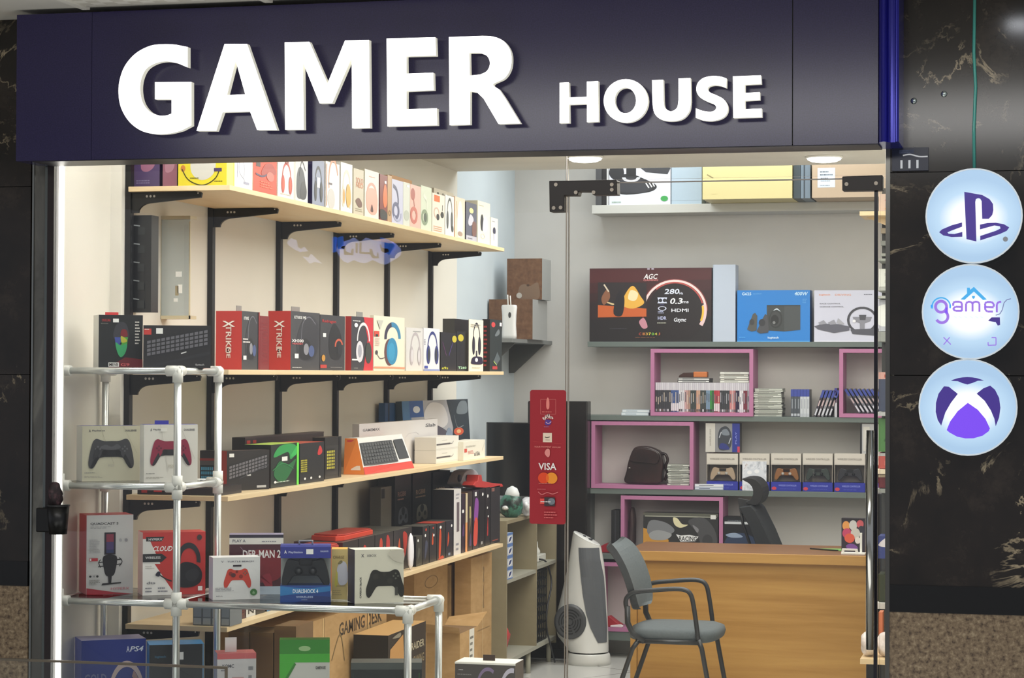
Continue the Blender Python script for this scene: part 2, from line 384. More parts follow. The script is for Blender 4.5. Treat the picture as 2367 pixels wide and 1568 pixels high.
# mall ceiling in front of the sign: plain margin, ledge and checked tiles
zc = 2.668
mb = MB(); t0 = at(241, 37, 'z', zc); T = .57
mb.box((-6, -2, zc+.012), (3, 6.2, zc+.06), CPLAIN)
for i in range(-1, 4):
    for j in range(0, 5):
        x0 = t0.x + i*T; y1 = 5.98 - j*T
        if i >= 0: mb.box((x0+.012, y1-T+.012, zc+.004), (x0+T-.012, y1-.012, zc+.014), CTILE)
for i in range(0, 6): mb.box((t0.x+i*T-.012, 2.2, zc-.002), (t0.x+i*T+.012, 6.0, zc+.014), CPLAIN)
struct('ceiling_mall', mb)
# shop window and glass door
def pane(name, x0, x1, z0, z1, y, nm):
    mb = MB(); mb.box((x0, y, z0), (x1, y+.010, z1), GLASS); return struct(nm, mb)
xd0 = at(1310, 868, 'y', YG).x; xd1 = at(2020, 868, 'y', YG).x
EDGE = mat('9a938a', .25, name='glass_edge'); EDGED = mat('0a0714', .25, name='dark_glass_edge')
w1 = pane('w', xc, xd0-.005, 0, 2.33, YG+.005, 'window_1')
mb = MB(); mb.box((xd0-.0055, YG+.004, 0), (xd0-.0045, YG+.016, 2.33), EDGE); mb.build('window_edge', w1)
dr = pane('d', xd0+.001, xd1, .01, 2.148, YG+.005, 'door_1')
mb = MB(); mb.box((xd0+.001, YG+.004, .01), (xd0+.004, YG+.016, 2.148), EDGE); mb.box((xd1, YG+.002, .01), (xd1+.010, YG+.018, 2.148), EDGED)
mb.box((xd0+.004, YG+.004, 2.146), (xd1, YG+.016, 2.149), EDGE); mb.build('door_edge', dr)
w2 = pane('t', xd0+.001, XPR-.013, 2.156, 2.33, YG+.005, 'window_2')
w3 = pane('s', xd1+.016, XPR-.013, 0, 2.148, YG+.005, 'window_3')
# ---------------------------------------------------------------- door patch fittings, handle
BRONZE = mat('241f1d', .35, .3)
def pq(px, py, Y=YG): p = at(px, py, 'y', Y); return (p.x, p.z)
def patch(pts, label, screws):
    mb = MB(); P = [pq(*p) for p in pts]; c = (sum(p[0] for p in P)/len(P), YG, min(p[1] for p in P))
    mb.prism(P, 'y', YG-.016, YG+.032, BRONZE)
    o = mb.build('door_patch_fitting', loc=c, label=label, cat='fitting', bevel=.002)
    for s in screws:
        q = pq(*s); b = MB(); b.v = []; b.tube([(q[0]-c[0], YG-.019-c[1], q[1]-c[2]), (q[0]-c[0], YG-.014-c[1], q[1]-c[2])], .0055, mat('8d857a', .3, .9), 10); b.local = True; b.build('screw', o)
patch([(1272, 419), (1428, 417), (1429, 451), (1372, 452), (1371, 444), (1340, 444), (1338, 453), (1307, 453), (1307, 490), (1273, 491)], 'black L-shaped clamp joining glass door to window above the door corner', [(1288, 428), (1283, 482), (1299, 481), (1417, 428), (1417, 440), (1334, 446), (1375, 446)])
patch([(1948, 409), (2041, 406), (2041, 441), (1948, 442)], 'black clamp at the upper hinge corner of the glass door, by the pier', [(1958, 427), (2026, 425)])
mb = MB(); q0 = at(2011, 995, 'y', YG-.05); q1 = at(2011, 1502, 'y', YG-.05)
mb.tube([q1, q0], .0115, mat('b9b9b4', .12, 1), 16)
for z in (q0.z-.1, q1.z+.1): mb.tube([(q0.x, YG-.05, z), (q0.x, YG+.006, z)], .008, mat('b9b9b4', .2, 1))
mb.build('door_handle', dr)
# ---------------------------------------------------------------- the sign
SY = 6.03
def signface(nt, N, b):
    n = N('ShaderNodeTexNoise', Scale=260, Detail=1); nt.links.new(coord(nt, N), n.inputs['Vector'])
    nt.links.new(ramp(nt, N, n.outputs[0], [(0.3, '1f1a3e'), (0.7, '28224c')]), b.inputs['Base Color'])
SIGNM = nodemat('indigo_sign_sheet', signface, 0.2)
xs0, xs1, xs2 = at(38, 200, 'y', SY).x, at(2030, 200, 'y', SY).x, at(2078, 200, 'y', SY-.02).x
zs0 = at(1200, 349, 'y', SY).z; zs1 = 2.664
sign = root('shop_sign', (-1.7, SY, zs0), 'long indigo signboard with glowing white lettering over the shopfront', 'sign')
xj1, xj2 = at(212, 200, 'y', SY).x, at(1832, 200, 'y', SY).x
mb = MB()
for a, b in ((xs0, xj1-.0006), (xj1+.0006, xj2-.0015), (xj2+.0015, xs1)): mb.box((a, SY, zs0), (b, YG-.02, zs1), SIGNM)
mb.box((xs0, SY+.01, zs0+.004), (xs1, YG-.01, zs1-.002), mat('0c0a18', .4))
mb.build('sign_panel', sign)
mb = MB(); mb.box((xs0+.05, SY+.004, zs0-.0025), (xs1, YG-.02, zs0), mat('17131f', .4)); mb.build('lower_rail', sign)
mb = MB(); BL = mat('26268f', .18, .4)
xw = xs2-xs1
prof = [(xs1, SY+.01), (xs1+.1*xw, SY-.012), (xs1+.3*xw, SY-.03), (xs1+.45*xw, SY-.012), (xs1+.5*xw, SY-.004), (xs1+.8*xw, SY-.004), (xs1+.86*xw, SY-.024), (xs2, SY-.02), (xs2, YG), (xs1, YG)]
mb.prism(cr(prof[:-2], False, 3) + prof[-2:], 'z', zs0+.002, zs1, BL); mb.build('blue_end_moulding', sign, label='shiny blue end moulding')
def cp(pts, z=1.8208, ox=0, smooth=True):
    P = [(p[0]/z + ox, p[1]/z, len(p) > 2) for p in pts]; out = []; k = len(P)
    for i in range(k):
        a, b = P[i], P[(i+1) % k]; out.append((a[0], a[1]))
        if a[2] and b[2]:
            p0 = P[(i-1) % k] if P[(i-1) % k][2] else a; p3 = P[(i+2) % k] if P[(i+2) % k][2] else b
            for j in (1, 2, 3, 4):
                t = j/5; out.append(tuple(0.5*(2*a[q] + (b[q]-p0[q])*t + (2*p0[q]-5*a[q]+4*b[q]-p3[q])*t*t + (3*a[q]-p0[q]-3*b[q]+p3[q])*t**3) for q in (0, 1)))
    return out
def ring(cx_, cy_, rx, ry, n=32): return [(cx_ + rx*math.cos(2*math.pi*i/n), cy_ + ry*math.sin(2*math.pi*i/n)) for i in range(n)]
S1 = 1
Z1 = [('G', [[(790, 198), (740, 188, 1), (690, 186, 1), (632, 193, 1), (572, 224, 1), (527, 275, 1), (504, 335, 1), (499, 395, 1), (510, 455, 1), (543, 511, 1), (592, 549, 1), (650, 564, 1), (712, 562, 1), (765, 549, 1), (805, 528), (805, 345), (652, 346), (652, 418), (722, 418), (722, 478, 1), (700, 486, 1), (668, 486, 1), (630, 470, 1), (602, 435, 1), (590, 385, 1), (594, 335, 1), (615, 291, 1), (655, 266, 1), (700, 258, 1), (745, 265, 1), (790, 284)]]),
 ('A', [[(945, 185), (1040, 185), (1165, 547), (1082, 547), (1052, 469), (937, 472), (910, 551), (827, 551)], [(955, 400), (1032, 397), (992, 255)]]),
 ('M', [[(1198, 178), (1302, 176), (1378, 352), (1452, 170), (1553, 168), (1557, 538), (1482, 540), (1480, 243), (1398, 434), (1345, 435), (1275, 262), (1278, 545), (1200, 546)]]),
 ('E', [[(1627, 162), (1832, 157), (1835, 234), (1710, 237), (1711, 310), (1823, 306), (1825, 379), (1711, 384), (1711, 460), (1838, 456), (1840, 527), (1630, 532)]]),
 ('R', [[(1889, 156), (2030, 151, 1), (2075, 154, 1), (2117, 171, 1), (2144, 205, 1), (2153, 245, 1), (2147, 292, 1), (2122, 330, 1), (2075, 355, 1), (2100, 376, 1), (2125, 412), (2190, 519), (2098, 522), (2035, 415, 1), (2008, 389, 1), (1978, 384), (1978, 524), (1892, 527)], [(1975, 222), (2020, 222, 1), (2050, 236, 1), (2062, 266, 1), (2050, 298, 1), (2020, 314, 1), (1977, 318)]])]
Z2 = [('H', [[(190, 388), (232, 386), (234, 457), (317, 454), (317, 383), (370, 380), (372, 570), (318, 573), (318, 487), (233, 490), (235, 576), (190, 578)]]),
 ('O', [ring(500, 473, 104, 102), ring(498, 471, 50, 60)]),
 ('U', [[(623, 376), (675, 374), (677, 470, 1), (683, 505, 1), (712, 522, 1), (740, 505, 1), (747, 468, 1), (747, 368), (803, 366), (805, 475, 1), (797, 522, 1), (765, 557, 1), (715, 568, 1), (665, 560, 1), (634, 530, 1), (625, 480, 1)]]),
 ('S', [[(972, 368), (971, 412), (945, 402, 1), (915, 399, 1), (890, 406, 1), (884, 420, 1), (896, 434, 1), (928, 448, 1), (960, 467, 1), (978, 500, 1), (972, 535, 1), (945, 557, 1), (900, 567, 1), (860, 564, 1), (828, 552), (828, 508), (860, 520, 1), (895, 524, 1), (916, 518, 1), (924, 503, 1), (912, 488, 1), (880, 475, 1), (847, 455, 1), (831, 425, 1), (837, 390, 1), (865, 365, 1), (910, 356, 1), (950, 360, 1)]]),
 ('E', [[(1002, 358), (1133, 353), (1135, 393), (1058, 397), (1058, 436), (1128, 432), (1128, 468), (1058, 472), (1059, 512), (1137, 509), (1138, 549), (1004, 553)]])]
LETF = mat('fffffb', .4, 0, 2.2, 'lit_letter_face'); LETS = mat('e8e6d8', .4, 0, .45)
def fill2d(loops, depth, y, name, parent, mf, ms):
    cu = bpy.data.curves.new('f', 'CURVE'); cu.dimensions = '2D'; cu.fill_mode = 'BOTH'; cu.extrude = depth/2
    for lp in loops:
        sp = cu.splines.new('POLY'); sp.points.add(len(lp)-1); sp.use_cyclic_u = True
        for p, q in zip(sp.points, lp): p.co = (q[0], q[1], 0, 1)
    ob = bpy.data.objects.new('f', cu); COL.objects.link(ob)
    dg = bpy.context.evaluated_depsgraph_get(); me = bpy.data.meshes.new_from_object(ob.evaluated_get(dg))
    bpy.data.objects.remove(ob)
    me.transform(Matrix(((1, 0, 0, 0), (0, 0, -1, y), (0, 1, 0, 0), (0, 0, 0, 1))))
    me.materials.clear(); me.materials.append(mf); me.materials.append(ms)
    me.update()
    for p in me.polygons: p.material_index = 0 if p.normal.y < -.5 else 1; p.use_smooth = False
    o = bpy.data.objects.new(name, me); COL.objects.link(o)
    if parent:
        o.parent = parent; L = WL[parent.name]; me.transform(Matrix.Translation((-L[0], -L[1], -L[2])))
    return o
LY = SY - .055
for Z, sc, ox in ((Z1, 1.8208, 0), (Z2, 2.0283, 1200)):
    for ch, loops in Z:
        L = [[(lambda p: (p.x, p.z))(at(x, y, 'y', LY)) for x, y in cp(lp, sc, ox)] for lp in loops]
        fill2d(L, .022, LY+.011, 'letter', sign, LETF, LETS)
mb = MB()
for z0, z1 in ((2.49, 2.50), (2.32, 2.33)):
    pass
# ---------------------------------------------------------------- LED strip behind the window's left edge
mb = MB(); a = at(128, 868, 'y', YG+.035).x; b = at(142, 868, 'y', YG+.035).x
mb.box((a, YG+.03, .02), (b, YG+.04, 2.26), mat('fffaf2', .4, 0, 5.5)); mb.box((a-.003, YG+.04, .02), (b+.003, YG+.046, 2.26), WHITEP)
mb.build('led_strip', loc=((a+b)/2, YG+.035, .02), label='bright white vertical light strip at the window left edge', cat='light')
# ---------------------------------------------------------------- downlights
for px, lab in ((1352, 'round ceiling downlight above the left end of the door'), (1905, 'round ceiling downlight above the hinge side of the door')):
    p = at(px, 363, 'z', 2.638); r = root('downlight', (p.x, p.y, 2.64), lab, 'light', 'recessed shop downlights')
    mb = MB(); mb.lathe([(.088, .002), (.088, -.006), (.078, -.008), (.078, -.003)], (p.x, p.y, 2.638), mat('f2f2ee', .4), 32); mb.build('rim', r)
    mb = MB(); mb.lathe([(.082, -.004), (.078, -.014), (.06, -.022), (.03, -.026), (.001, -.027)], (p.x, p.y, 2.638), mat('fffef8', .4, 0, 7), 32); mb.build('diffuser', r)
# ---------------------------------------------------------------- round lit signs on the right pier
def discm(nt, N, b):
    t = N('ShaderNodeTexCoord'); mp = N('ShaderNodeMapping'); mp.inputs['Location'].default_value = (0, 0, .06); mp.inputs['Scale'].default_value = (7.5, 7.5, 9.5)
    g = N('ShaderNodeTexGradient', _gradient_type='SPHERICAL'); nt.links.new(t.outputs['Object'], mp.inputs[0]); nt.links.new(mp.outputs[0], g.inputs[0])
    c = ramp(nt, N, g.outputs[0], [(0, '9fbfdd'), (.3, 'b4d2ea'), (.62, 'ffffff')]); b.inputs['Base Color'].default_value = hexc('5c6670')
    nt.links.new(c, b.inputs['Emission Color']); b.inputs['Emission Strength'].default_value = 1.0
DISC = nodemat('backlit_disc', discm, .35)
RIM = mat('dfe8ee', .3, 0, .15)
def disc(px, py, r, label):
    c = at(px, py, 'y', YG-.09); rm = r/2*(c - at(px+2, py, 'y', YG-.09)).length; rt = root('round_lit_sign', (c.x, c.y, c.z), label, 'sign', 'round lit signs on the marble pier')
    for nm, pr, m in (('casing', [(rm-.004, YG), (rm-.004, YG-.03), (rm, YG-.07), (rm, YG-.09)], RIM), ('lit_face', [(rm-.003, YG-.088), (rm-.006, YG-.093)], DISC)):
        mb = MB(); mb.loft([[(c.x + q*math.cos(2*math.pi*i/48), y, c.z - q*math.sin(2*math.pi*i/48)) for i in range(48)] for q, y in pr], m); mb.build(nm, rt)
    return rt, c
def decal(rt, loops_px, m, nm='emblem', y=YG-.094):
    mb = MB()
    for lp in loops_px: mb.face([(lambda p: (p.x, p.y, p.z))(at(a, b, 'y', y)) for a, b in lp], m)
    return mb.build(nm, rt)
z2 = lambda pts, sm=False: cr([(2040 + x/3.1346, 360 + y/3.1346) for x, y in pts]) if sm else [(2040 + x/3.1346, 360 + y/3.1346) for x, y in pts]
z3 = lambda pts, sm=False: cr([(2040 + x/3.1346, 560 + y/3.1346) for x, y in pts]) if sm else [(2040 + x/3.1346, 560 + y/3.1346) for x, y in pts]
PUR = mat('43318c', .4, 0, .35); PUR2 = mat('6a3fd0', .4, 0, .8); PINKP = mat('8f6bd0', .4, 0, .6); CYA = mat('3f9fd8', .4, 0, .6)
rt, c = disc(2251, 499, 112.5, 'topmost round lit sign, with purple P and S shaped emblem')
decal(rt, [z2([(592, 262), (722, 285), (775, 315), (800, 350), (803, 395), (795, 430), (770, 458), (722, 458), (718, 330), (708, 312), (692, 308), (676, 315), (672, 335), (680, 622), (608, 605)]),
  z2([(576, 484), (500, 505), (430, 535), (410, 555), (440, 578), (500, 590), (578, 588), (578, 553), (520, 568), (478, 566), (470, 556), (500, 543), (576, 515)]),
  z2([(706, 500), (760, 488), (820, 486), (880, 497), (918, 520), (900, 545), (850, 568), (708, 614), (708, 582), (820, 545), (855, 528), (850, 512), (810, 506), (706, 535)])], PUR)
decal(rt, [[(2324 + 6*math.cos(t)*k, 553 + 6*math.sin(t)*k) for t, k in [(i/12*2*math.pi, 1) for i in range(12)]]], mat('9a9ea6', .4), 'registered_mark', YG-.0943)
rt, c = disc(2243, 721, 113, 'middle round lit sign, with headset, house roof and small lettering')
def arcpx(cx_, cy_, r0, r1, a0, a1, n=20):
    A = [math.radians(a0 + (a1-a0)*i/n) for i in range(n+1)]
    return [(cx_ + r1*math.cos(a), cy_ - r1*math.sin(a)) for a in A] + [(cx_ + r0*math.cos(a), cy_ - r0*math.sin(a)) for a in reversed(A)]
Z = lambda l: z3(l)
decal(rt, [Z([(565, 415), (612, 372), (612, 330), (632, 330), (636, 345), (662, 324), (755, 415), (728, 420), (662, 358), (595, 418)]), Z(arcpx(425, 470, 62, 72, 0, 180)), Z([(348, 455), (365, 452), (365, 482), (350, 480)]), Z([(484, 452), (497, 455), (495, 480), (484, 478)]), Z([(648, 390), (670, 390), (668, 405), (658, 412), (650, 405)])], CYA, 'house_and_headset_mark')
decal(rt, [Z(arcpx(424, 468, 30, 50, 0, 180)), Z(arcpx(424, 468, 30, 50, 180, 360)), Z(arcpx(430, 540, 34, 54, -150, 60)), Z([(456, 470), (474, 470), (474, 520), (456, 515)])], PINKP, 'large_letter')
g = MB()
def lineto(mb, pts, w, m, y):
    for a, b in zip(pts, pts[1:]):
        dx, dy = b[0]-a[0], b[1]-a[1]; L = math.hypot(dx, dy) or 1; nx, ny = -dy/L*w/2, dx/L*w/2
        mb.face([tuple(at(p, q, 'y', y)) for p, q in ((a[0]+nx, a[1]+ny), (a[0]-nx, a[1]-ny), (b[0]-nx, b[1]-ny), (b[0]+nx, b[1]+ny))], m)
strokes = [arcl for arcl in ([(512, 462), (512, 440), (525, 432), (560, 432), (575, 442), (575, 500)], [(575, 470), (530, 468), (514, 478), (514, 490), (530, 498), (575, 498)], [(605, 503), (605, 445), (618, 432), (640, 432), (652, 445), (652, 503)], [(652, 445), (665, 432), (690, 432), (702, 445), (702, 505)], [(805, 472), (745, 470), (742, 445), (755, 434), (790, 434), (806, 448), (806, 468)], [(742, 465), (745, 492), (760, 503), (800, 503)], [(828, 508), (828, 450), (840, 434), (860, 432)])]
mb = MB()
for s_ in strokes: lineto(mb, z3(s_), 4.6, PINKP, YG-.0945)
mb.build('small_letters', rt)
mb = MB(); lineto(mb, z3([(820, 530), (850, 520), (868, 490), (880, 440), (900, 418), (930, 410)]), 2, mat('7f86b5', .4, 0, .3), YG-.0945)
mb.build('game_controller_cord', rt); mb = MB(); lineto(mb, z3([(442, 690), (495, 742)]), 2.2, PINKP, YG-.0945); lineto(mb, z3([(486, 690), (442, 744)]), 2.2, PINKP, YG-.0945)
mb.build('cross_mark', rt); mb = MB(); lineto(mb, z3([(790, 692), (822, 692), (822, 746), (765, 748), (765, 725)]), 2.2, PINKP, YG-.0945)
mb.build('square_mark', rt); mb = MB()
for x in (515, 550, 590, 630, 670, 705): lineto(mb, z3([(x, 536), (x+26, 552)]), 2.2, mat('bfeff0', .4, 0, .8), YG-.0945)
mb.build('faint_lettering', rt); mb = MB()
mb.face([tuple(at(a, b, 'y', YG-.0945)) for a, b in z3([(765, 570), (790, 545), (850, 545), (852, 600), (835, 605), (820, 580), (790, 575)])], PUR)
mb.build('controller_mark', rt)
rt, c = disc(2237, 942, 114.5, 'lowest round lit sign, with purple sphere cut by a white X')
decal(rt, [cr([(2040+x/3.1346, 560+y/3.1346) for x, y in [(495, 1005), (550, 985), (615, 978), (680, 985), (735, 1005), (690, 1005), (615, 1032), (545, 1008)]], n=2)], PUR)
decal(rt, [z3([(445, 1045), (480, 1048), (545, 1100), (495, 1165), (455, 1235), (425, 1330), (400, 1290), (385, 1230), (387, 1165), (405, 1100)]), z3([(780, 1040), (815, 1070), (845, 1130), (854, 1200), (845, 1270), (820, 1335), (810, 1280), (785, 1220), (740, 1150), (682, 1098), (730, 1060)])], PUR, 'side_marks')
decal(rt, [z3([(618, 1165), (690, 1215), (745, 1280), (778, 1350), (770, 1370), (725, 1403), (660, 1422), (600, 1423), (540, 1410), (485, 1380), (465, 1362), (490, 1300), (545, 1225)])], PUR2, 'lower_mark')
# added teal tube for the marble joint's reflection above the discs, house number plate, sprinkler-like studs
mb = MB(); pts = [at(2253, 0, 'y', YG-.01), at(2251, 120, 'y', YG-.01), at(2255, 200, 'y', YG-.01), at(2251, 300, 'y', YG-.01), at(2252, 388, 'y', YG-.01)]
mb.tube([(p.x, YG-.008, p.z) for p in pts], .0045, mat('4fa79a', .2), 8); mb.build('cable', loc=tuple(pts[-1]), label='thin teal tube added for the reflecting marble joint above the top disc', cat='cable')
a, b = at(2062, 342, 'y', YG-.012), at(2146, 394, 'y', YG-.012)
pl = pbox('number_plate', 'small navy plate reading 111 on marble beside sign end', 'plate', (a.x, YG-.012), (b.x, YG-.012), b.z, a.z, .012, '101830', 't .48 .28 .5 .36 e8ecf0 111;c .06 f4f6f8 .3,.66 .5,.7 .75,.6 .98,.6;r .2 .74 .6 .9 2b3550;x .2 .74 .6 .9 2 4a5570', rough=.3)
mb = MB()
for px, py in ((2182, 217), (2112, 233)):
    p = at(px, py, 'y', YG-.004); mb = MB(); mb.lathe([(.009, 0), (.007, .004), (0.001, .005)], (0, 0, 0), mat('b8c4c0', .2, .8), 12); mb.local = True
    o = mb.build('wall_stud', loc=(p.x, YG, p.z), label='small silver stud on the upper marble, %s of two' % ('right-hand' if px > 2150 else 'left-hand'), cat='stud'); o.rotation_euler = (math.pi/2, 0, 0)
# mall lamps over the passage
v = at(2362, 62, 'y', 6.8); lx, ly = v.x, 2*YG - 6.8
r = root('passage_lamp', (lx, ly, zc), 'square white ceiling lamp of the passage, mirrored in the upper right marble', 'light')
mb = MB(); mb.box((lx-.05, ly-.10, zc-.012), (lx+.15, ly+.10, zc+.0), WHITEP); mb.build('frame', r)
mb = MB(); mb.box((lx-.04, ly-.09, zc-.014), (lx+.14, ly+.09, zc-.0125), mat('f4f8ff', .4, 0, 14)); mb.build('diffuser', r)
# lit sign of the shop across the passage; it shows mirrored in the window
VY = 17.0
def mir(px, py, dy=0): p = at(px, py, 'y', VY); return (p.x, 2*YG - VY + dy, p.z)
cl = mir(790, 580); os_ = root('opposite_sign', cl, 'lit blue cloud shaped sign with script across the passage, mirrored in window', 'sign')
zz = lambda l: [(600 + x/3.698, 360 + y/3.698) for x, y in l]
def opp(nm, loops, m, dy=0):
    mb = MB()
    for lp in loops: mb.prism([(mir(*q)[0], mir(*q)[2]) for q in lp], 'y', 2*YG-VY+dy-.03, 2*YG-VY+dy, m)
    return mb.build(nm, os_)
opp('cloud_panel', [cr(zz([(650, 800), (690, 740), (760, 720), (800, 700), (850, 740), (900, 700), (960, 720), (1020, 715), (1060, 740), (1120, 730), (1190, 790), (1190, 850), (1130, 890), (1060, 930), (1000, 910), (950, 890), (900, 915), (840, 910), (790, 890), (740, 915), (690, 880)]), n=2)], mat('b8c4ff', .4, 0, 4.0))
opp('blue_panel', [zz([(630, 700), (660, 695), (655, 820), (630, 830)])], mat('3c78e8', .4, 0, 5), .05)
opp('blue_panel', [zz([(670, 705), (715, 690), (720, 760), (680, 800)])], mat('3c78e8', .4, 0, 5), .05)
opp('blue_panel', [zz([(1040, 700), (1100, 715), (1160, 770), (1110, 850), (1060, 800)])], mat('3c78e8', .4, 0, 5), .05)
opp('script', [zz(l) for l in ([(720, 780), (745, 775), (750, 820), (800, 840), (805, 800), (815, 800), (812, 855), (740, 850), (740, 800), (718, 795)], [(840, 750), (852, 750), (850, 835), (840, 835)], [(872, 745), (884, 745), (882, 825), (960, 830), (960, 800), (972, 800), (985, 850), (1020, 870), (1025, 830), (1032, 880), (985, 880), (960, 845), (872, 840)], [(1045, 760), (1060, 790), (1110, 800), (1120, 820), (1090, 835), (1060, 820)])], mat('4a5090', .5), .08)
opp('white_marks', [zz(l) for l in ([(225, 740), (260, 705), (300, 720), (310, 780), (350, 800), (340, 825), (290, 800), (240, 765)], [(360, 860), (410, 870), (430, 840), (470, 880), (520, 920), (450, 905), (420, 920)], [(345, 800), (370, 780), (400, 815), (360, 820)])], mat('c8d0ff', .4, 0, 3.5))
# ================================================================ the left wall rack
SH = [2.2115, 1.607, 1.193, .767]; XF = -2.622
UPY = [6.81, 7.545, 8.27, 8.985, 9.725, 10.455]
BK = mat('101012', .42, .2)
def bprof():
    r = -2.982
    arc_ = [(r+.026 + .05*(1-math.cos(t)), -.066 + .032*math.sin(t)) for t in [i*math.pi/2/6 for i in range(7)]]
    return [(r, 0), (r, -.066), (r+.026, -.066)] + arc_[1:] + [(-2.735, -.0185), (-2.732, -.004), (-2.736, 0)]
ords = ['first', 'second', 'third', 'fourth', 'fifth', 'sixth', 'seventh', 'eighth', 'ninth', 'tenth', 'eleventh', 'twelfth', 'thirteenth', 'fourteenth', 'fifteenth', 'sixteenth', 'seventeenth', 'eighteenth', 'nineteenth', 'twentieth']
def ordn(i): return ords[i] if i < 20 else '%d%s' % (i+1, {1: 'st', 2: 'nd', 3: 'rd'}.get((i+1) % 10, 'th') if not 10 < (i+1) % 100 < 14 else 'th')
def upright(i, y):
    r = root('shelf_upright', (-2.99, y, .1), 'black slotted wall upright carrying four brackets, %s from the shop window' % ords[i], 'shelf upright', 'black uprights of the wall rack')
    mb = MB(); mb.box((-2.999, y-.014, .1), (-2.980, y+.014, 2.36), BK)
    for k in range(60):
        z = .16 + k*.036; mb.box((-2.9803, y-.006, z), (-2.9795, y-.002, z+.016), mat('303034', .5))
    mb.build('rail', r)
    for z in SH:
        mb = MB(); mb.prism([(x, z-.0185+dz) for x, dz in bprof()], 'y', y-.006, y+.006, BK)
        mb.box((-2.975, y-.013, z-.0195), (-2.75, y+.013, z-.0175), BK)
        for x in (-2.925, -2.912, -2.899, -2.744):
            rr = .0042 if x < -2.8 else .0025
            mb.face([(x + rr*math.cos(t*math.pi/4), y-.0065, z-.0305 + rr*math.sin(t*math.pi/4) + (.008 if x > -2.8 else 0)) for t in range(8)], mat('cfccc4', .5))
        mb.build('bracket', r)
for i, y in enumerate(UPY): upright(i, y)
for z, lb in zip(SH, ['topmost pale wood wall shelf, lined with boxed headphones', 'second pale wood wall shelf at eye level with red and black headset boxes', 'third pale wood wall shelf holding keyboard boxes', 'lowest pale wood wall shelf crowded with black game accessory boxes']):
    mb = MB(); mb.box((-2.979, 6.775, z-.0165), (XF, 10.475, z), BIRCH); mb.build('wall_shelf', loc=(-2.8, 8.6, z-.017), label=lb, cat='shelf', group='pale wood wall shelves', bevel=.001)
# acrylic organiser hanging under the top shelf behind the second upright, with black cable case
e = fy(297, 350, 498, 6.835, at(320, 722, 'y', 6.835).z)
pbox('hanging_case', 'tall black plastic case with cable clips hanging on the left wall', 'case', e[0], e[1], e[2], e[3], .06, '17181a', 'r .12 .02 .4 .98 0a0a0b;'+';'.join('l .012 8a8f90 .05,%.2f .22,%.2f .5,%.2f;e .08 %.2f .03 .01 b8bcbc;r .42 %.2f .72 %.2f 26292a' % (v, v+.004, v-.006, v+.02, v-.1, v-.02) for v in (.9, .71, .52, .33, .14)), side='0f0f10')
a = at(352, 500, 'y', 7.1); z0 = at(352, 738, 'y', 7.1).z; bx = at(440, 500, 'y', 7.1).x
r = root('acrylic_box', (a.x, 7.1, z0), 'clear upright acrylic box with cream frame, hanging beside black cable case', 'box')
mb = MB(); h = a.z - z0
for (x0, x1, za, zb) in ((a.x, a.x+.006, z0, a.z), (a.x+.028, a.x+.033, z0, a.z), (bx-.004, bx, z0, a.z-.02), (a.x, bx, z0, z0+.012), (a.x, bx, a.z-.012, a.z)): mb.box((x0, 7.1, za), (x1, 7.106, zb), mat('cbbf9f', .3))
mb.box((a.x, 7.106, z0), (bx, 7.16, z0+.012), mat('cbbf9f', .3)); mb.box((a.x, 7.106, a.z-.01), (bx, 7.16, a.z), mat('cbbf9f', .3)); mb.build('frame', r)
mb = MB(); mb.box((a.x+.003, 7.102, z0+.012), (bx-.002, 7.104, a.z-.012), glassm('tinted_acrylic', (.72, .77, .8, 1))); mb.build('panel', r)
mb = MB()
for px, py, w, hh, c in ((366, 545, .014, .05, 'e8e4d6'), (413, 634, .022, .018, 'f2f2ee'), (409, 672, .012, .034, '9c8f70'), (416, 668, .016, .03, 'f2f0ea'), (406, 694, .014, .012, 'e6e6e0')):
    q = at(px, py, 'y', 7.099); mb.box((q.x-w/2, 7.098, q.z-hh/2), (q.x+w/2, 7.1005, q.z+hh/2), mat(c, .5)); mb.build('sticker', r); mb = MB()
mb = MB(); q = at(335, 735, 'y', 7.08)
for sx, rz in ((0, .2), (.02, -.3)): mb.box((q.x+sx, 7.05, q.z-.02), (q.x+sx+.02, 7.09, q.z+.02), WHITEP)
mb.build('white_connector', r)
# ---------------------------------------------------------------- row 1: boxed headphones
G1 = 'boxed headphones on the top wall shelf'
def row1y(x0, x1, col, art, lab, sc=None, d=.09, Y=6.86, zt=2.40, X=None):
    a_, b_ = at(x0, 400, 'y', Y), at(x1, 400, 'y', Y)
    pbox('headphone_box', lab, 'box', (a_.x, Y), (b_.x, Y), SH[0]+.0005, zt, d, col, art, side=sc, group=G1)
row1y(308, 369, '51406a', 's a06a86 .3,.35 .35,.62 .55,.8 .85,.62 .8,.4 .55,.3;x .12 .08 .7 .16 2 8f86a8', 'purple box with pink figure at window end of the top shelf', '2a2140')
row1y(376, 409, '9a6378', 's b8869a .2,.3 .25,.6 .6,.75 .85,.5 .7,.32;r .35 .72 .6 .78 50303c', 'dusty pink box second from the window end of the top shelf', '3a2438', Y=6.87)
Yy = at(524, 400, 'x', -2.642).y
row1y(412, 524, 'd6c62c', 's c9c6bc .25,.42 .3,.2 .5,.1 .72,.2 .78,.45 .75,.99 .28,.99;s a8a69e .35,.6 .4,.45 .6,.45 .66,.6 .6,.99 .4,.99;e .1 .31 .05 .06 c07a3a;c .02 3a3a18 .08,.3 .2,.12 .42,.02 .6,.03 .78,.14 .86,.3;r .74 .25 .9 .31 4a3860;x .25 .12 .45 .16 1 6a6420;x .75 .06 .95 .1 1 6a6420', 'wide yellow box with curved cable and disc picture, on top shelf', 'e8e070', d=at(541, 400, 'x', -2.642).y-Yy-.002, Y=Yy)
_e = at(542, 400, 'y', 6.875)
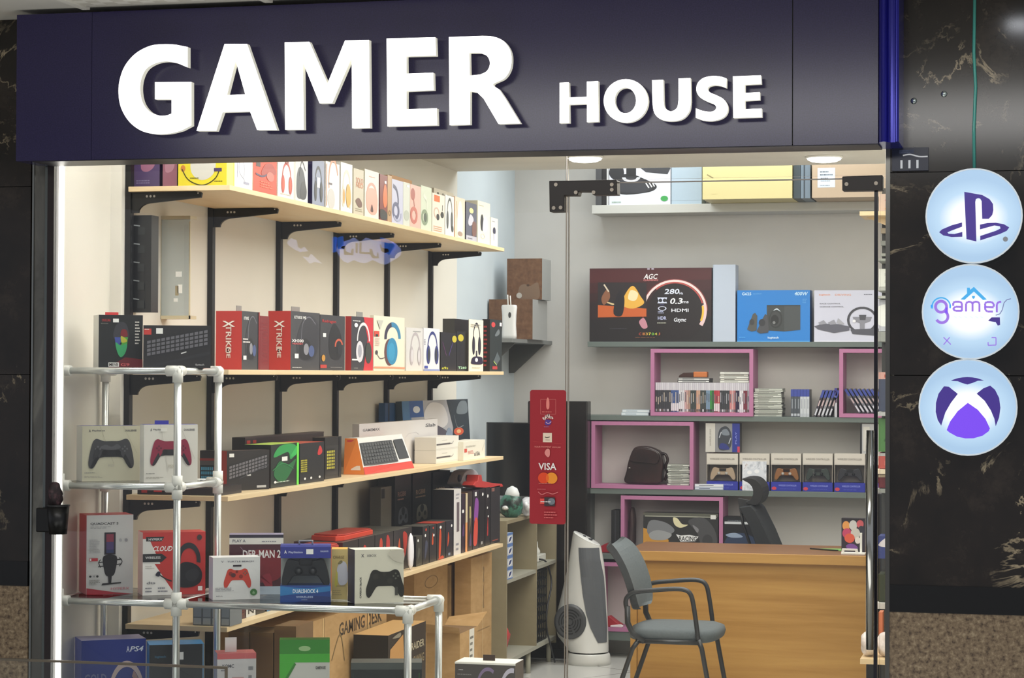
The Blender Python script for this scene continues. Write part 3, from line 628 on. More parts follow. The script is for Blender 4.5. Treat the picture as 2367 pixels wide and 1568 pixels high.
R1 = [ # x0 x1 ytop col side art label
 (542, 584, 352, 'e8e8ee', 'f0f080', 'c .02 8a8aa0 .3,.95 .25,.5 .5,.3 .6,.2;c .015 7a7a9c .4,.95 .55,.6 .5,.35;r .5 .15 .8 .22 9a9ab0;r .15 .3 .2 .8 d8d8e4', 'white box with thin grey cable picture and yellow spine'),
 (585, 640, 356, 'd8421c', 'e0c0b0', 'r .12 .7 .3 .82 3a1a14;s a82c14 .35,.5 .5,.8 .8,.85 .95,.6;c .05 42264c .1,.5 .35,.46 .55,.52 .75,.62;e .72 .5 .16 .13 c86a5a;x .3 .15 .9 .35 3 e8704a', 'orange-red box with dark headphone picture'),
 (642, 683, 360, 'f2efe8', 'e6d8cc', 'hs .5 .45 .62 b8321e e04a28 1.25;e .5 .9 .1 .04 903020;x .15 .08 .8 .14 1 c9c4ba;l .02 d88468 .93,0 .93,1', 'white box with red headphones picture'),
 (683, 712, 364, 'd8d8d8', 'd9c8b8', 's 3c4048 .15,.1 .1,.55 .3,.8 .6,.75 .8,.45 .75,.15;s 2a2c30 .4,.1 .45,.4 .7,.5 .9,.3 .8,.1;c .03 22242a .3,.6 .5,.95 .8,.75', 'white box with large black ear cushion picture'),
 (722, 750, 366, '8a93ac', '1f1b4a', 'hs .5 .42 .7 1c1e22 303236 1.5;r .35 .4 .6 .62 e8e8ea', 'blue grey box with black headphones and navy spine'),
 (753, 785, 372, 'e6e4e4', 'd9d4cc', 'o .55 .6 .36 .5 .16 d08c68 20 200;e .4 .22 .26 .22 c8c4c0;r .2 .52 .45 .56 5a4a50;l .03 e08848 .06,.05 .06,.95', 'white box with copper headband picture'),
 (788, 815, 374, 'efeeea', 'e2dfda', 'hs .5 .42 .85 d8cfc0 c8943c 1.7;e .62 .35 .2 .24 d4a850', 'white box with cream and gold headphones'),
 (817, 841, 388, 'c9c1ac', 'b8b098', 't .6 .75 .7 .14 c07048 SOLO;t .6 .65 .7 .1 c88058 NEO;s 6a4438 .2,.3 .5,.38 .8,.3 .8,.2 .5,.18;x .2 .08 .9 .16 2 a89c80', 'beige box with small orange lettering'),
 (843, 876, 390, 'f0e2d8', 'c9c1ac', 'o .5 .55 .34 .2 .3 e09a8c 0 180;s e8a898 .15,.2 .1,.5 .3,.62 .7,.62 .9,.45 .85,.15 .5,.08;s 4a2020 .4,.15 .5,.3 .6,.15;x .3 .85 .8 .89 1 d8a8a0', 'white box with large pink headphones picture'),
 (878, 896, 402, '7a2820', '5a201c', 's e07038 .4,.5 .6,.8 .9,.7 .95,.4 .6,.3;r .6 .82 .85 .88 f0f0f0;s 202020 .1,.05 .9,.05 .9,.2 .1,.25', 'narrow dark red box with orange glow'),
 (896, 906, 404, 'b8946a', 'b08c62', 'o .5 .2 .3 .06 .4 7a5a38', 'narrow tan cardboard box'),
 (906, 932, 413, 'c2c4dc', 'c8b8d0', 'c .09 4c5070 .1,.85 .4,.78 .55,.6 .55,.45;o .35 .3 .32 .2 .45 5c6080 0 360;o .5 .22 .4 .16 .3 a8acc8 200 380', 'lavender box with dark blue headphones'),
 (932, 948, 420, 'd2d6cc', 'c8ccc2', 'e .5 .25 .4 .12 b8beb2;r .5 .9 .9 .95 fafaf4', 'narrow pale grey green box'),
 (948, 973, 425, 'e6b8ac', 'd8a89c', 'e .25 .78 .2 .14 b06058;c .05 b06058 .3,.7 .4,.5;o .35 .3 .34 .2 .45 c87468 0 360', 'pink box with rose headphones'),
 (973, 998, 428, 'd3dcc8', 'c4ccba', 'c .09 e0e8d6 .2,.8 .5,.7 .55,.5;o .35 .3 .32 .18 .45 8a9a80 0 360;e .4 .3 .14 .1 5a6456', 'pale green box with green headphones'),
 (999, 1028, 445, 'e6ddd0', 'd8cfc2', 'r .15 .8 .6 .96 ee6a28;o .35 .52 .22 .14 .25 d8b8a8 0 360;e .45 .42 .12 .08 2c2a2c;e .8 .5 .13 .08 30302e;c .03 30302e .8,.6 .82,.75;x .1 .05 .9 .2 3 e0a888', 'cream box with orange corner tag and two small headphones'),
 (1029, 1050, 450, 'e2e2de', 'd8d8d2', 'hs .5 .5 .7 4c4e50 5e6062 1.6;e .8 .2 .12 .08 4a4c4e', 'white box with dark grey headset picture'),
 (1052, 1075, 454, 'dccfbd', 'e8c0a0', 's e8e4dc .2,.1 .3,.8 .6,.9 .8,.5 .7,.1;c .03 e0a878 .15,.9 .2,.5;e .5 .12 .25 .06 a89080', 'beige box with pale picture and tan edge'),
 (1077, 1102, 466, '5c5f70', '3c3e4c', 'e .5 .8 .2 .07 d8d89c;s c8c8d4 .2,.5 .4,.7 .7,.6 .6,.45 .3,.4;s 7a5a54 .6,.15 .6,.5 .95,.5 .95,.2;r 0 0 1 .14 b8b8c4;x .15 .04 .8 .1 1 6a6a78', 'dark slate box with white mouse picture'),
 (1104, 1133, 463, 'ebe7d4', 'd8d4c0', 'e .35 .5 .13 .2 38383c;s d8d8e4 .4,.3 .5,.65 .75,.6 .8,.4 .65,.3;o .4 .18 .16 .06 .2 c8c4b4 0 360;x .1 .88 .7 .92 1 c0bcac', 'tall cream box with dark oval picture'),
 (1134, 1151, 502, 'e9e6da', 'd8d4c8', 'e .5 .55 .2 .13 3c3c54;r .38 .22 .6 .45 c8c8dc;x .2 .85 .8 .9 1 a8a8b8', 'small cream box with round dark watch picture')]
lastY = 6.97
for x0, x1, yt, c, sc, art, lab in R1:
    e = fx(x0, x1-.5, yt, -2.640, SH[0]+.0005)
    pbox('headphone_box', lab + ' on the top shelf', 'box', e[0], e[1], e[2], e[3], .085, c, art, side=sc, group=G1, top=sc)
e = fx(905, 952, 404, -2.80, SH[0]+.001); pbox('carton', 'small brown carton standing behind the lavender box on top shelf', 'box', e[0], e[1], e[2], e[3], .07, 'c08a48', 'r .75 0 1 .9 e0a070', side='a87838')
e = fx(1003, 1048, 434, -2.79, SH[0]+.001); pbox('carton', 'cream box behind the headphone boxes near the far end of top shelf', 'box', e[0], e[1], e[2], e[3], .06, 'd8cfbc', ';'.join('e %.2f .9 .05 .04 4a443c' % u for u in (.2, .45, .7, .9)), side='c8bfac')
# ---------------------------------------------------------------- row 2: headset boxes
G2 = 'gaming headset boxes on the second wall shelf'
HOOK = (.5, .28, .02, '8a8a86')
def row2(xs, x0, x1, yt, c, sc, art, lab, X=-2.66, tab=None, name='headset_box', top=None, z=None, gr=G2):
    z = SH[1]+.0005 if z is None else z
    e = fx(x0, x1, yt, X, z); ym = yt+50
    xb = at(xs, ym, 'y', e[0][1]).x
    return pbox(name, lab, 'box', e[0], e[1], e[2], e[3], abs(X - xb), c, art, side=sc, group=gr, tab=tab, top=top or sc)
XR_ = 't@L .5 .78 .5 .1 e8e4dc X;t@L .5 .53 1.0 .10 d8c8c0 TRIKE -90;t@L .5 .29 .4 .07 d8c8c0 ME -90'
DH = 's 2e2e34 .3,.2 .2,.5 .35,.8 .6,.95 .9,.85 .98,.55 .8,.2;c .02 6e6e78 .35,.5 .4,.8 .62,.92 .85,.8;s 17171b .35,.2 .3,.42 .5,.55 .7,.4 .66,.2;e .52 .36 .09 .1 8a8a92;e .7 .33 .1 .1 4a5a88;'
row2(499, 559, 599, 719, '3a3a3e', 'b5322c', DH+'t .22 .88 .3 .05 e8e8e8 XTRIKE;x .04 .45 .45 .55 2 f0e8e4;r .06 .17 .24 .24 f0f0ee;r .93 0 1 1 8c1c20;'+XR_, 'red sided black headset box nearest the window on second shelf', tab=HOOK)
row2(598, 601, 622, 730, '7a1a20', '7a1a20', 'x .3 .1 .9 .9 12 8a262a', 'deep red box squeezed between two red and black headset boxes', X=-2.70)
row2(620, 672, 739, 719, '3d3d41', 'b5322c', DH+'t .3 .9 .42 .05 e8e8e8 XTRIKE_ME;t .22 .5 .4 .05 f4f0f0 XH300;r .12 .2 .25 .28 f0f0ee;x .04 .03 .4 .06 1 c8c8c8;t .22 .45 .36 .03 d06060 HEADSET;'+XR_, 'second red sided black headset box on second shelf', tab=HOOK)
row2(735, 740, 797, 727, '36363a', '202024', 's 141416 .4,.25 .35,.6 .55,.85 .8,.7 .9,.4 .75,.2;o .75 .45 .17 .13 .3 c8583c 10 190;e .78 .38 .1 .1 202226;t .35 .88 .55 .07 b83838 Redragon;r .1 .6 .22 .67 f0f0ec;r 0 .04 .25 .1 c03c34;e .12 .22 .07 .06 c89038;x .4 .04 .9 .07 1 8a8a8a', 'black headset box with red logo and orange ring on second shelf')
row2(798, 812, 862, 731, '38363c', 'a02424', 'p d0303a .55,0 1,0 1,1 .55,1 .75,.6;o .55 .55 .3 .35 .16 e8e6ea 0 180;e .38 .35 .17 .2 dedce4;e .38 .36 .09 .12 a8a8b4;e .78 .33 .15 .2 3a4038;l .03 f0f0f0 .02,.2 .3,.2;e .2 .84 .08 .04 f4f4f4;x .05 .9 .4 .94 1 d8d8d8;x .1 .03 .4 .06 1 909090', 'red and black box with white headset picture', tab=HOOK, top='e8e4e0')
row2(855, 864, 935, 729, 'ebe6d2', 'e0dac6', 'o .6 .6 .27 .3 .3 38344c 100 185;o .6 .6 .27 .3 .3 3a86b0 0 100;e .5 .34 .17 .25 6a4444;e .58 .36 .18 .25 2f8cb8;e .56 .35 .11 .17 3a9cc8;c .015 5a4a4c .38,.25 .2,.22 .1,.3;e .08 .33 .04 .04 484448;r .0 .62 .16 .72 d8503c;r .04 .62 .12 .66 303030;x .03 .45 .22 .6 4 d8a8a0;l .03 e09878 0,.06 .6,.06 1,.05;p c8c8bc .08,.92 .28,.92 .18,.75', 'cream box with a blue headset picture')
row2(937, 939, 977, 757, 'd9d7d6', 'c8c6c4', 'hs .55 .45 .7 b8b0b4 d8d4d8 1.5;x .4 .9 .9 .95 1 a8a8a8', 'small white box with pale headset picture on second shelf')
row2(975, 979, 1016, 758, 'e4e4ea', 'd0d0d8', 'hs .55 .48 .75 343e80 3a3e44 1.6;r 0 0 1 .04 8090c8;r .05 .06 .25 .12 4050a8;x .02 .6 .1 .75 3 606078', 'small white box with navy blue headset picture')
row2(1010, 1019, 1055, 768, '1c1b1e', '101012', 'l .04 5c2f5a .1,.75 .35,.4;l .04 4c3a7a .75,.75 .5,.4;t .25 .08 .4 .07 c8c830 e9s;e .85 .84 .15 .09 c8b838', 'black box with purple lines and yellow disc', X=-2.665)
row2(1055, 1056, 1081, 766, '1a1a1c', '101012', 'e .35 .84 .26 .09 c8b838;t .5 .09 .8 .06 b8e8c0 T260;l .02 2a2a30 .3,.3 .3,.6', 'narrow black box with a yellow disc beside the first', X=-2.668)
e = fx(1051, 1086, 737, -2.80, SH[1]+.001); pbox('headset_box', 'taller black box standing behind the two yellow disc boxes', 'box', e[0], e[1], e[2], e[3], .06, '1c1c1e', '', side='3a3a3a', group=G2)
row2(1083, 1084, 1117, 738, 'efe9d4', 'c8c4b8', 'hs .52 .58 .6 201c2c 343040 .9;r .48 .28 .56 .4 241c34;s 281e3c .15,.2 .3,.28 .85,.28 .95,.22 .9,.14 .2,.14;e .5 .22 .1 .04 f0f0f0;x .1 .85 .9 .92 2 a8a498;x .2 .05 .8 .1 1 c8c4b4', 'tall cream box with headset on a stand picture', X=-2.655)
row2(1115, 1132, 1160, 738, '27302f', '17100f', 'r .0 0 .01 1 000000;e .28 .9 .16 .05 d04848;r .8 .88 .97 .95 f0f0f0;s 6c7478 .4,.7 .7,.82 .8,.74 .55,.68;p 5a6468 .3,.2 .6,.38 .85,.24 .55,.12;l .02 b8d870 .3,.2 .55,.12;r .2 .04 .6 .1 b83c3c;x@L .2 .08 .7 .9 10 a83838', 'black box with red edging at far end of second shelf', X=-2.655)
# ---------------------------------------------------------------- row 3: keyboards
G3 = 'keyboard boxes on the third wall shelf'
z3_ = SH[2]+.0005
def kz(x0, y0, x1, y1, yt, d, c, art, lab, sc=None, top=None, nm='keyboard_box', **k):
    e = fz(x0, y0, x1, y1, yt, z3_); return pbox(nm, lab, 'box', e[0], e[1], e[2], e[3], d, c, art, side=sc, top=top, group=G3, **k)
pbox('keyboard_box', 'flat black and red box lying at the window end of third shelf', 'box', (-2.95, 6.80), (-2.66, 6.80), z3_, z3_+.028, .2, '241c1c', 'r .05 .2 .12 .8 a82828;r .2 .3 .3 .7 b83030;r .02 .8 .98 .95 3a3030', group=G3, top='1c1718')
e = fy(462, 514, 1042, 7.16, z3_); pbox('keyboard_box', 'black box with blue and pink keys behind the rack pole', 'box', e[0], e[1], e[2], e[3], .03, '231c20', 'kb .03 .1 .62 .62 4 6 0 12222c 4a9ac0;kb .6 .1 .98 .62 4 4 0 2c1826 b84a78;r .0 .74 1 .8 8a2c28;r .02 .62 .98 .74 504a4c', group=G3, side='3a1c1c', top='2c2a2c')
kz(524, 1136, 622, 1131, 1043, .045, '211d1f', 'kb .02 .24 .98 .92 4 12 .42 17161a 6e6c72;r .46 .36 .56 .4 c8c8c8;l .02 3a3a40 .3,.3 .98,.62;r .7 .05 .92 .11 b8b8b8;r .05 .84 .16 .93 eaeae6', 'black box with diagonal keyboard picture and price sticker on third shelf', sc='a83028', top='4a3a3a')
e = fx(626, 690, 1029, -2.66, z3_); pbox('keyboard_box', 'dark box with bright green streaks and a lime edge', 'box', e[0], e[1], e[2], e[3], .10, '17231b', 's 2c9a4e .1,.7 .3,.95 .8,.98 .95,.8 .7,.62 .6,.8;s 1f6a38 .1,.3 .3,.6 .6,.5 .9,.62 .7,.3 .4,.1;s 38b458 .7,.7 .95,.95 .9,.72;r .38 .6 .58 .7 f0f0ec;r .92 0 1 1 6ee050;x .1 .1 .8 .15 1 c8d8c8;c .02 2f8a4c .05,.4 .4,.55 .8,.4;e .14 .13 .04 .03 f0f0f0', group=G3, side='142018', top='b8d860')
e = fx(693, 749, 1026, -2.66, z3_); pbox('keyboard_box', 'black box with small red flame mark and yellow key block', 'box', e[0], e[1], e[2], e[3], .13, '1b1c1e', 's c83434 .72,.7 .8,.9 .88,.86 .92,.75 .84,.68;kb .02 .25 .3 .62 6 5 0 20200f b0a830;e .2 .12 .04 .03 e8e8e8;e .45 .12 .04 .03 e8e8e8;e .8 .12 .04 .03 e8e8e8', group=G3, side='16161a', top='b84838')
e = fx(751, 789, 1012, -2.69, z3_); pbox('keyboard_box', 'tall black box with yellow keys in a dark frame', 'box', e[0], e[1], e[2], e[3], .05, '201e1c', 'r .05 .1 .8 .8 2e2c2a;kb .08 .18 .6 .72 6 5 0 17160f b8b03c;r .84 .02 .98 .98 161414', group=G3, side='241f1e', top='3a3430')
e = fx(566, 748, 1012, -2.86, z3_); pbox('keyboard_box', 'long black box behind the other keyboard boxes on third shelf', 'box', e[0], e[1], e[2], e[3], .05, '231e1f', 'r .02 .86 .06 .93 b83028;r .09 .86 .13 .93 a82820;r 0 .97 1 1 3c3232', group=G3, side='1c1818', top='40383a')
# orange keyboard package
e0 = at(794, 1097, 'z', z3_); e1 = at(957, 1082, 'z', z3_); 
mb = MB(); zt = at(794, 1014, 'y', e0.y).z; X0, Y0 = e0.x, e0.y; X1, Y1 = e1.x, e1.y
def lerp3(a, b, t): return tuple(a[i] + (b[i]-a[i])*t for i in range(3))
yb = Y0 + .42
A0 = (X0, Y0, z3_); B0 = at(843, 1098, 'z', z3_); B0 = (B0.x, B0.y, z3_); A1 = (X0-.005, Y0+.03, zt); B1p = at(822, 1014, 'y', B0[1]); B1 = (B1p.x, B0[1]+.02, B1p.z)
C0 = (X1, Y1, z3_); C1p = at(925, 1012, 'y', Y1); C1 = (C1p.x, Y1+.02, B1[2])
OR = mat('ee8a3c', .4)
mb.face([A0, B0, B1, A1], OR); mb.face([B0, C0, C1, B1], mat('e8e6e2', .4)); 
Dk = (B1[0]-.03, C1[1], zt); D0 = (C0[0]-.06, C1[1], z3_)
mb.face([A1, B1, C1, Dk], mat('dedcd8', .5)); mb.face([A0, A1, Dk, D0], OR); mb.face([C0, D0, Dk, C1], mat('d8d4d0', .5)); mb.face([A0, D0, C0, B0], OR)
nB = Vector((B0[0]-B1[0], 0, 0)); N = (Vector(C0)-Vector(B0)).cross(Vector(B1)-Vector(B0)).normalized()*.0012
if N.x < 0: N = -N
def quad(u0, v0, u1, v1, m, k=1, cut=0):
    P = lambda u, v: Vector(lerp3(lerp3(B0, C0, u), lerp3(B1, C1, u), v)) + N*k
    mb.face([P(u0, v0), P(u1, v0), P(u1-cut, v1), P(u0, v1)], m)
quad(0, 0, 1, .2, mat('d84838', .4)); quad(.02, .24, .72, .86, mat('3a3c3e', .5)); quad(.76, .3, .97, .86, mat('34383c', .5))
for r_ in range(6):
    for c_ in range(12): quad(.04+c_*.056, .28+r_*.095, .04+c_*.056+.046, .28+r_*.095+.07, mat('4d5052', .5), 2)
N2 = (Vector(B0)-Vector(A0)).cross(Vector(A1)-Vector(A0)).normalized()*.001
if N2.y > 0: N2 = -N2
P = lambda u, v: Vector(lerp3(lerp3(A0, B0, u), lerp3(A1, B1, u), v)) + N2
mb.face([P(.15, .12), P(.85, .12), P(.85, .24), P(.15, .24)], mat('f2e0d0', .4)); mb.face([P(.2, .9), P(.7, .9), P(.7, .95), P(.2, .95)], mat('e04848', .4))
mb.build('keyboard_package', loc=A0, label='orange and white keyboard package with red base strip', cat='box', group=G3)
pbox('tablet_box', 'long white box with rounded tablet outline and black handwriting', 'box', *(lambda a, b: ((a.x, a.y), (b.x, b.y)))(at(830, 1075, 'x', -2.80), at(1011, 1062, 'x', -2.80)), z3_, at(830, 981, 'x', -2.80).z, .03, 'dfdcdc', 't .14 .86 .2 .06 7a7a80 GAMEMAX;t .9 .86 .14 .08 6a6a70 Slab 0 .3;l .01 c8c4c8 .56,.28 .56,.62 .6,.7 .7,.72 .74,.66;t .88 .1 .17 .09 28282c AC7023;e .7 .3 .03 .03 303030;c .015 404048 .68,.24 .72,.22 .74,.28;e .07 .62 .02 .03 28282c;x .87 .25 .96 .6 4 b8b4b8', side='b0aca8', top='c9c5c2', group='white boxes on the third wall shelf')
for k, (yb_, yt_) in enumerate(((1071, 1040), (1038, 1006))):
    a = at(1010, 1073, 'z', z3_); zz0 = z3_ + k*.0585; 
    pbox('pen_box', ['lower', 'upper'][k] + ' of two stacked white boxes with dark pen picture', 'box', (-2.685, a.y+.02), (-2.685, at(1060, 1060, 'x', -2.685).y), zz0, zz0+.058, .10, 'e6e4dc', 'r .02 .38 .62 .5 5a5658;c .05 7a7678 .62,.44 .7,.44 .76,.6;x .25 .72 .5 .78 1 b0aca8;l .015 c0bcb4 0,.1 1,.1', side='d0ccc4', group='white boxes on the third wall shelf')
e = fx(1071, 1121, 1022, -2.66, z3_); pbox('accessory_box', 'white box with small red lettering at far end of third shelf', 'box', e[0], e[1], e[2], e[3], .1, 'ece8da', 'r .04 .42 .16 .62 d85a4c;x .2 .3 .5 .5 3 d07064;t .62 .28 .26 .22 4a4a50 a15A;x .1 .68 .7 .78 2 a8a49a;l .02 888880 .85,.4 .97,.85', side='dad6c8', group='white boxes on the third wall shelf')
# leaning picture box behind
for k, (x0, x1, X) in enumerate(((890, 912, -2.95), (914, 930, -2.95))):
    e = fx(x0, x1, 930, X, z3_); pbox('console_box', ['dark blue narrow box left of the fishing-like grey picture box', 'slim blue box leaning against the large picture box'][k].replace('fishing-like ', ''), 'box', e[0], e[1], e[2], e[3]-.005, .03, ['1f4a78', '1a5c86'][k], 'r .3 0 .45 1 0f2238;x .5 .4 .9 .6 3 2f74a0', group='blue boxes on the third wall shelf')
a = at(937, 1040, 'x', -2.9); b = at(1088, 1060, 'x', -2.875); zt = at(936, 928, 'x', -2.9).z
pb = pbox('console_box', 'large grey picture box leaning at the far end of third shelf', 'box', (a.x, a.y), (b.x, b.y), z3_, zt, .03, 'b4b6be', 'r 0 0 .12 1 3f78a8;r .1 .72 .3 1 2458a0;e .2 .85 .05 .06 e0e4ea;s e0dfe2 .3,.7 .4,.95 .6,.9 .66,.6 .5,.5;s 5a5866 .35,.25 .4,.55 .55,.52 .75,.3 .8,.15 .5,.1;p 2c3a42 .68,0 1,0 1,1 .66,1 .74,.5;s 8ea0b8 .6,.3 .66,.5 .72,.4 .7,.2;e .82 .42 .08 .07 d8603c;e .82 .42 .035 .035 f0c088;s 77838a .8,.75 .86,.95 .97,.95 .97,.75;s 6a4c80 .6,.1 .65,.22 .72,.12;c .015 8a949a .76,.72 .8,.5 .9,.52', side='3c4a50', top='2c3236', group='blue boxes on the third wall shelf')
pb.rotation_euler[0] = math.radians(-4)
# ================================================================ glass display rack in the window
FYA, FYB = 6.35, 6.69
fxs = [at(139, 868, 'y', FYA).x, at(411, 868, 'y', FYA).x, at(943, 1408, 'y', FYA).x]
LV = [1.602, at(411, 1127, 'y', FYA).z, at(411, 1397, 'y', FYA).z, .5, .06]
rack = root('display_rack', (-2.6, 6.5, 0), 'chrome tube display rack with white corner joints and glass shelves in the window', 'rack')
def pole(a, b, r=.0115):
    mb = MB(); mb.tube([a, b], r, CHROME, 14); return mb.build('tube', rack)
def joint(p, dirs):
    mb = MB(); c = Vector(p)
    for d in dirs: d = Vector(d); mb.tube([c - d*.008, c + d*.036], .0165, WHITEP, 12)
    mb.build('joint', rack)
def gshelf(x0, x1, z):
    mb = MB(); mb.box((x0+.012, FYA+.012, z+.004), (x1-.012, FYB-.012, z+.009), GLASS); mb.build('glass_shelf', rack)
for x in (fxs[0], fxs[1]):
    for y in (FYA, FYB): pole((x, y, 0), (x, y, LV[0]))
for y in (FYA, FYB): pole((fxs[2], y, 0), (fxs[2], y, LV[2]))
for k, z in enumerate(LV):
    xs = fxs[:2] if k < 2 else fxs
    for y in (FYA, FYB):
        for a, b in zip(xs, xs[1:]): pole((a, y, z), (b, y, z), .0105)
    for i, x in enumerate(xs):
        pole((x, FYA, z), (x, FYB, z), .0105)
        for y, s in ((FYA, 1), (FYB, -1)):
            d = [(0, s, 0)]
            if i: d.append((-1, 0, 0))
            if i < len(xs)-1: d.append((1, 0, 0))
            d.append((0, 0, -1))
            if k and not (k == 2 and i == 2): d.append((0, 0, 1))
            joint((x, y, z), d)
    for a, b in zip(xs, xs[1:]): gshelf(a, b, z)
LZ = [z + .0095 for z in LV]
GR = 'boxes on the chrome display rack'
def rot_front(x0, x1, yt, Y, z0, sx, d):
    """front turned towards the passage so that the left side shows sx..x0"""
    ym = yt + 50; A = at(x0, ym, 'y', Y); th = math.atan2(-A.x, A.y); vis = max(0, x0 - sx)*A.y/FPX
    ang = th + (math.asin(min(.5, vis/d)) if vis > .003 else -.02)
    r = at(x1, ym, 'y', 1.0); u = Vector((math.cos(ang), math.sin(ang)))
    # A + t*u meets the line of sight x = r.x*y
    t = (r.x*A.y - A.x)/(u.x - r.x*u.y)
    return (A.x, Y), (A.x + t*u.x, Y + t*u.y), z0, at(x0, yt, 'y', Y).z
def rk(sx, x0, x1, yt, Y, k, col, art, lab, sc=None, top=None, d=.09, nm='box', right=None, **kw):
    e = rot_front(x0, x1, yt, Y, LZ[k], sx, d); return pbox(nm, lab, 'box', e[0], e[1], e[2], e[3], d, col, art, side=sc, top=top, group=GR, right=right, **kw)
rk(215, 228, 330, 728, 6.44, 0, '1c1e1f', 't .17 .9 .2 .05 a83030 ONIKUMA;x .05 .82 .22 .86 1 6a6a60;s 38383e .35,.55 .36,.75 .45,.86 .58,.86 .66,.75 .67,.55;s 7a1f24 .5,.6 .52,.72 .62,.72 .65,.6;p 4050a0 .36,.58 .5,.58 .5,.42 .38,.45;p 50a83c .5,.58 .66,.58 .64,.42 .5,.36;s 38a86a .38,.48 .42,.3 .5,.2 .6,.28 .64,.45 .5,.42;s b8b83c .5,.6 .6,.56 .64,.5 .52,.48;e .5 .46 .02 .02 1a1a1a;r .32 .86 .45 .93 f4f4f0;x .82 .44 .95 .9 8 d8d4cc;p 701a20 .2,0 1,0 1,.16 .6,.2;r .22 .02 .46 .1 f0f0ec;t .34 .06 .2 .06 302020 MEVE;t .6 .06 .2 .06 e06060 G9', 'black box with rainbow coloured mouse picture on top of the rack', sc='dcdcd6', top='c84a48', d=.1, nm='mouse_box', tab=(.35, .3, .01, 'c04040'))
rk(330, 331, 487, 752, 6.43, 0, '1b181a', 'kb .02 .22 .99 .95 4 13 .4 141316 66646a;p 232125 .06,.04 .99,.4 .99,.32 .12,.02;l .025 d8d8d8 .56,.34 .64,.38;r .01 .78 .12 .92 c83830;x .02 .88 .12 .93 1 f0e0d8;r .19 .8 .29 .93 f2f2ee;t .84 .08 .13 .05 a8a8a8 fantech', 'black keyboard box with diagonal keys beside mouse box on the rack', top='1a1819', d=.05, nm='keyboard_box')
PADA = 't .13 .91 .03 .05 40404a A;t .28 .91 .22 .035 50505a PlayStation;t .84 .91 .2 .035 50505a DUALSENSE;x .04 .06 .45 .1 2 b0aca0;x .04 .14 .25 .17 1 90908a;t .5 .28 .1 .05 c8c4b4 PS5;'
rk(176, 190, 323, 985, 6.41, 1, 'd4d0b8', PADA+'l .01 c4c0a8 .3,1 .55,.3;l .01 c8c4ac .7,1 .95,.5;pad .5 .5 .78 46464a 26262a 66666c;s 5a5a60 .3,.6 .4,.66 .5,.62 .6,.67 .66,.6 .5,.56;s 38383c .18,.4 .24,.6 .3,.5', 'pale box with grey camouflage gamepad picture on the rack', sc='f0f0ec', top='3a3aa0', d=.075, nm='gamepad_box')
rk(323, 333, 457, 982, 6.41, 1, 'dedbd2', PADA+'l .01 ccc8c0 .3,1 .45,.2;l .01 ccc8c0 .7,.9 .95,.4;pad .5 .52 .76 8c2340 28282c 5c1830;r .3 .88 .42 .94 e8e6de', 'pale box with crimson gamepad picture on the rack', sc='f0f0ec', top='3a3aa0', d=.075, nm='gamepad_box', tab=(.36, .26, .012, '3c3ca8'))
rk(182, 200, 308, 1192, 6.44, 2, 'd2d2d2', 't .38 .89 .6 .035 2c2c30 QUADCAST_S;x .08 .83 .6 .86 2 98989c;r .38 .5 .62 .78 241c28;r .42 .66 .58 .76 8c3048;r .42 .56 .58 .66 4c3a72;r .42 .52 .58 .56 303a68;s 1c1a1e .36,.48 .38,.3 .44,.23 .56,.23 .62,.3 .64,.48;l .012 1c1a1e .25,.4 .75,.44;l .012 1c1a1e .25,.35 .75,.38;c .01 1c1a1e .3,.44 .26,.4 .3,.34;c .01 1c1a1e .7,.46 .76,.41 .7,.35;p 1c1a1e .46,.23 .54,.23 .53,.14 .47,.14;p 1c1a1e .32,.115 .74,.135 .74,.15 .34,.14;x .06 .52 .3 .7 9 b0b0b4;r .06 .42 .24 .46 c0303c;r .07 .425 .1 .455 f4f4f4;e .08 .23 .025 .013 202024;e .16 .23 .02 .012 a8a8a8;e .23 .23 .025 .015 202024;x .06 .12 .3 .19 5 787870;t .72 .07 .4 .03 d08890 HYPERX;p a81c30 0,0 .98,0 .6,.025 0,.085;e .72 .68 .03 .02 b0b0b4;e .84 .68 .035 .02 9a9aa0', 'tall white and red box with microphone picture on the rack', sc='e0606c', top='d8404c', d=.12, nm='microphone_box', right='e8d0cc')
rk(318, 330, 475, 1232, 6.47, 2, 'c2322e', 'p eceae6 0,.0 .52,0 0,.78;p dcdad6 .0,.5 .28,.5 .1,.9 .0,.9;p 28282a .05,.86 .3,.86 .34,.93 .05,.93;t .2 .89 .22 .035 d8d8d8 HYPERX;t .36 .74 .4 .08 f4f0ee CLOUD_III 0 .25;p 26262a 0,.53 .3,.53 .38,.6 .3,.66 0,.66;t .16 .6 .24 .04 d0d0d0 WIRELESS;o .73 .55 .19 .28 .32 26262a -10 190;s 1b1b1f .52,.2 .54,.42 .66,.52 .84,.48 .94,.36 .92,.2 .78,.12 .6,.12;s 2c2c30 .68,.34 .82,.42 .9,.34 .84,.22 .72,.22;e .9 .91 .04 .045 40302e;r .88 .06 .95 .13 f0e8e4;c .02 28282c .46,.22 .36,.26 .26,.33;s 28283c .2,.32 .24,.38 .28,.36 .26,.3;t .13 .2 .14 .04 707078 dts;x .04 .04 .18 .14 2 80808a;x .24 .04 .4 .14 2 80808a;x .04 .42 .2 .48 2 b8b4b0', 'red box with black headset picture and slanted lettering on the rack', sc='e8c4c0', top='d84a48', d=.1, nm='headset_box', right='b02c2a')
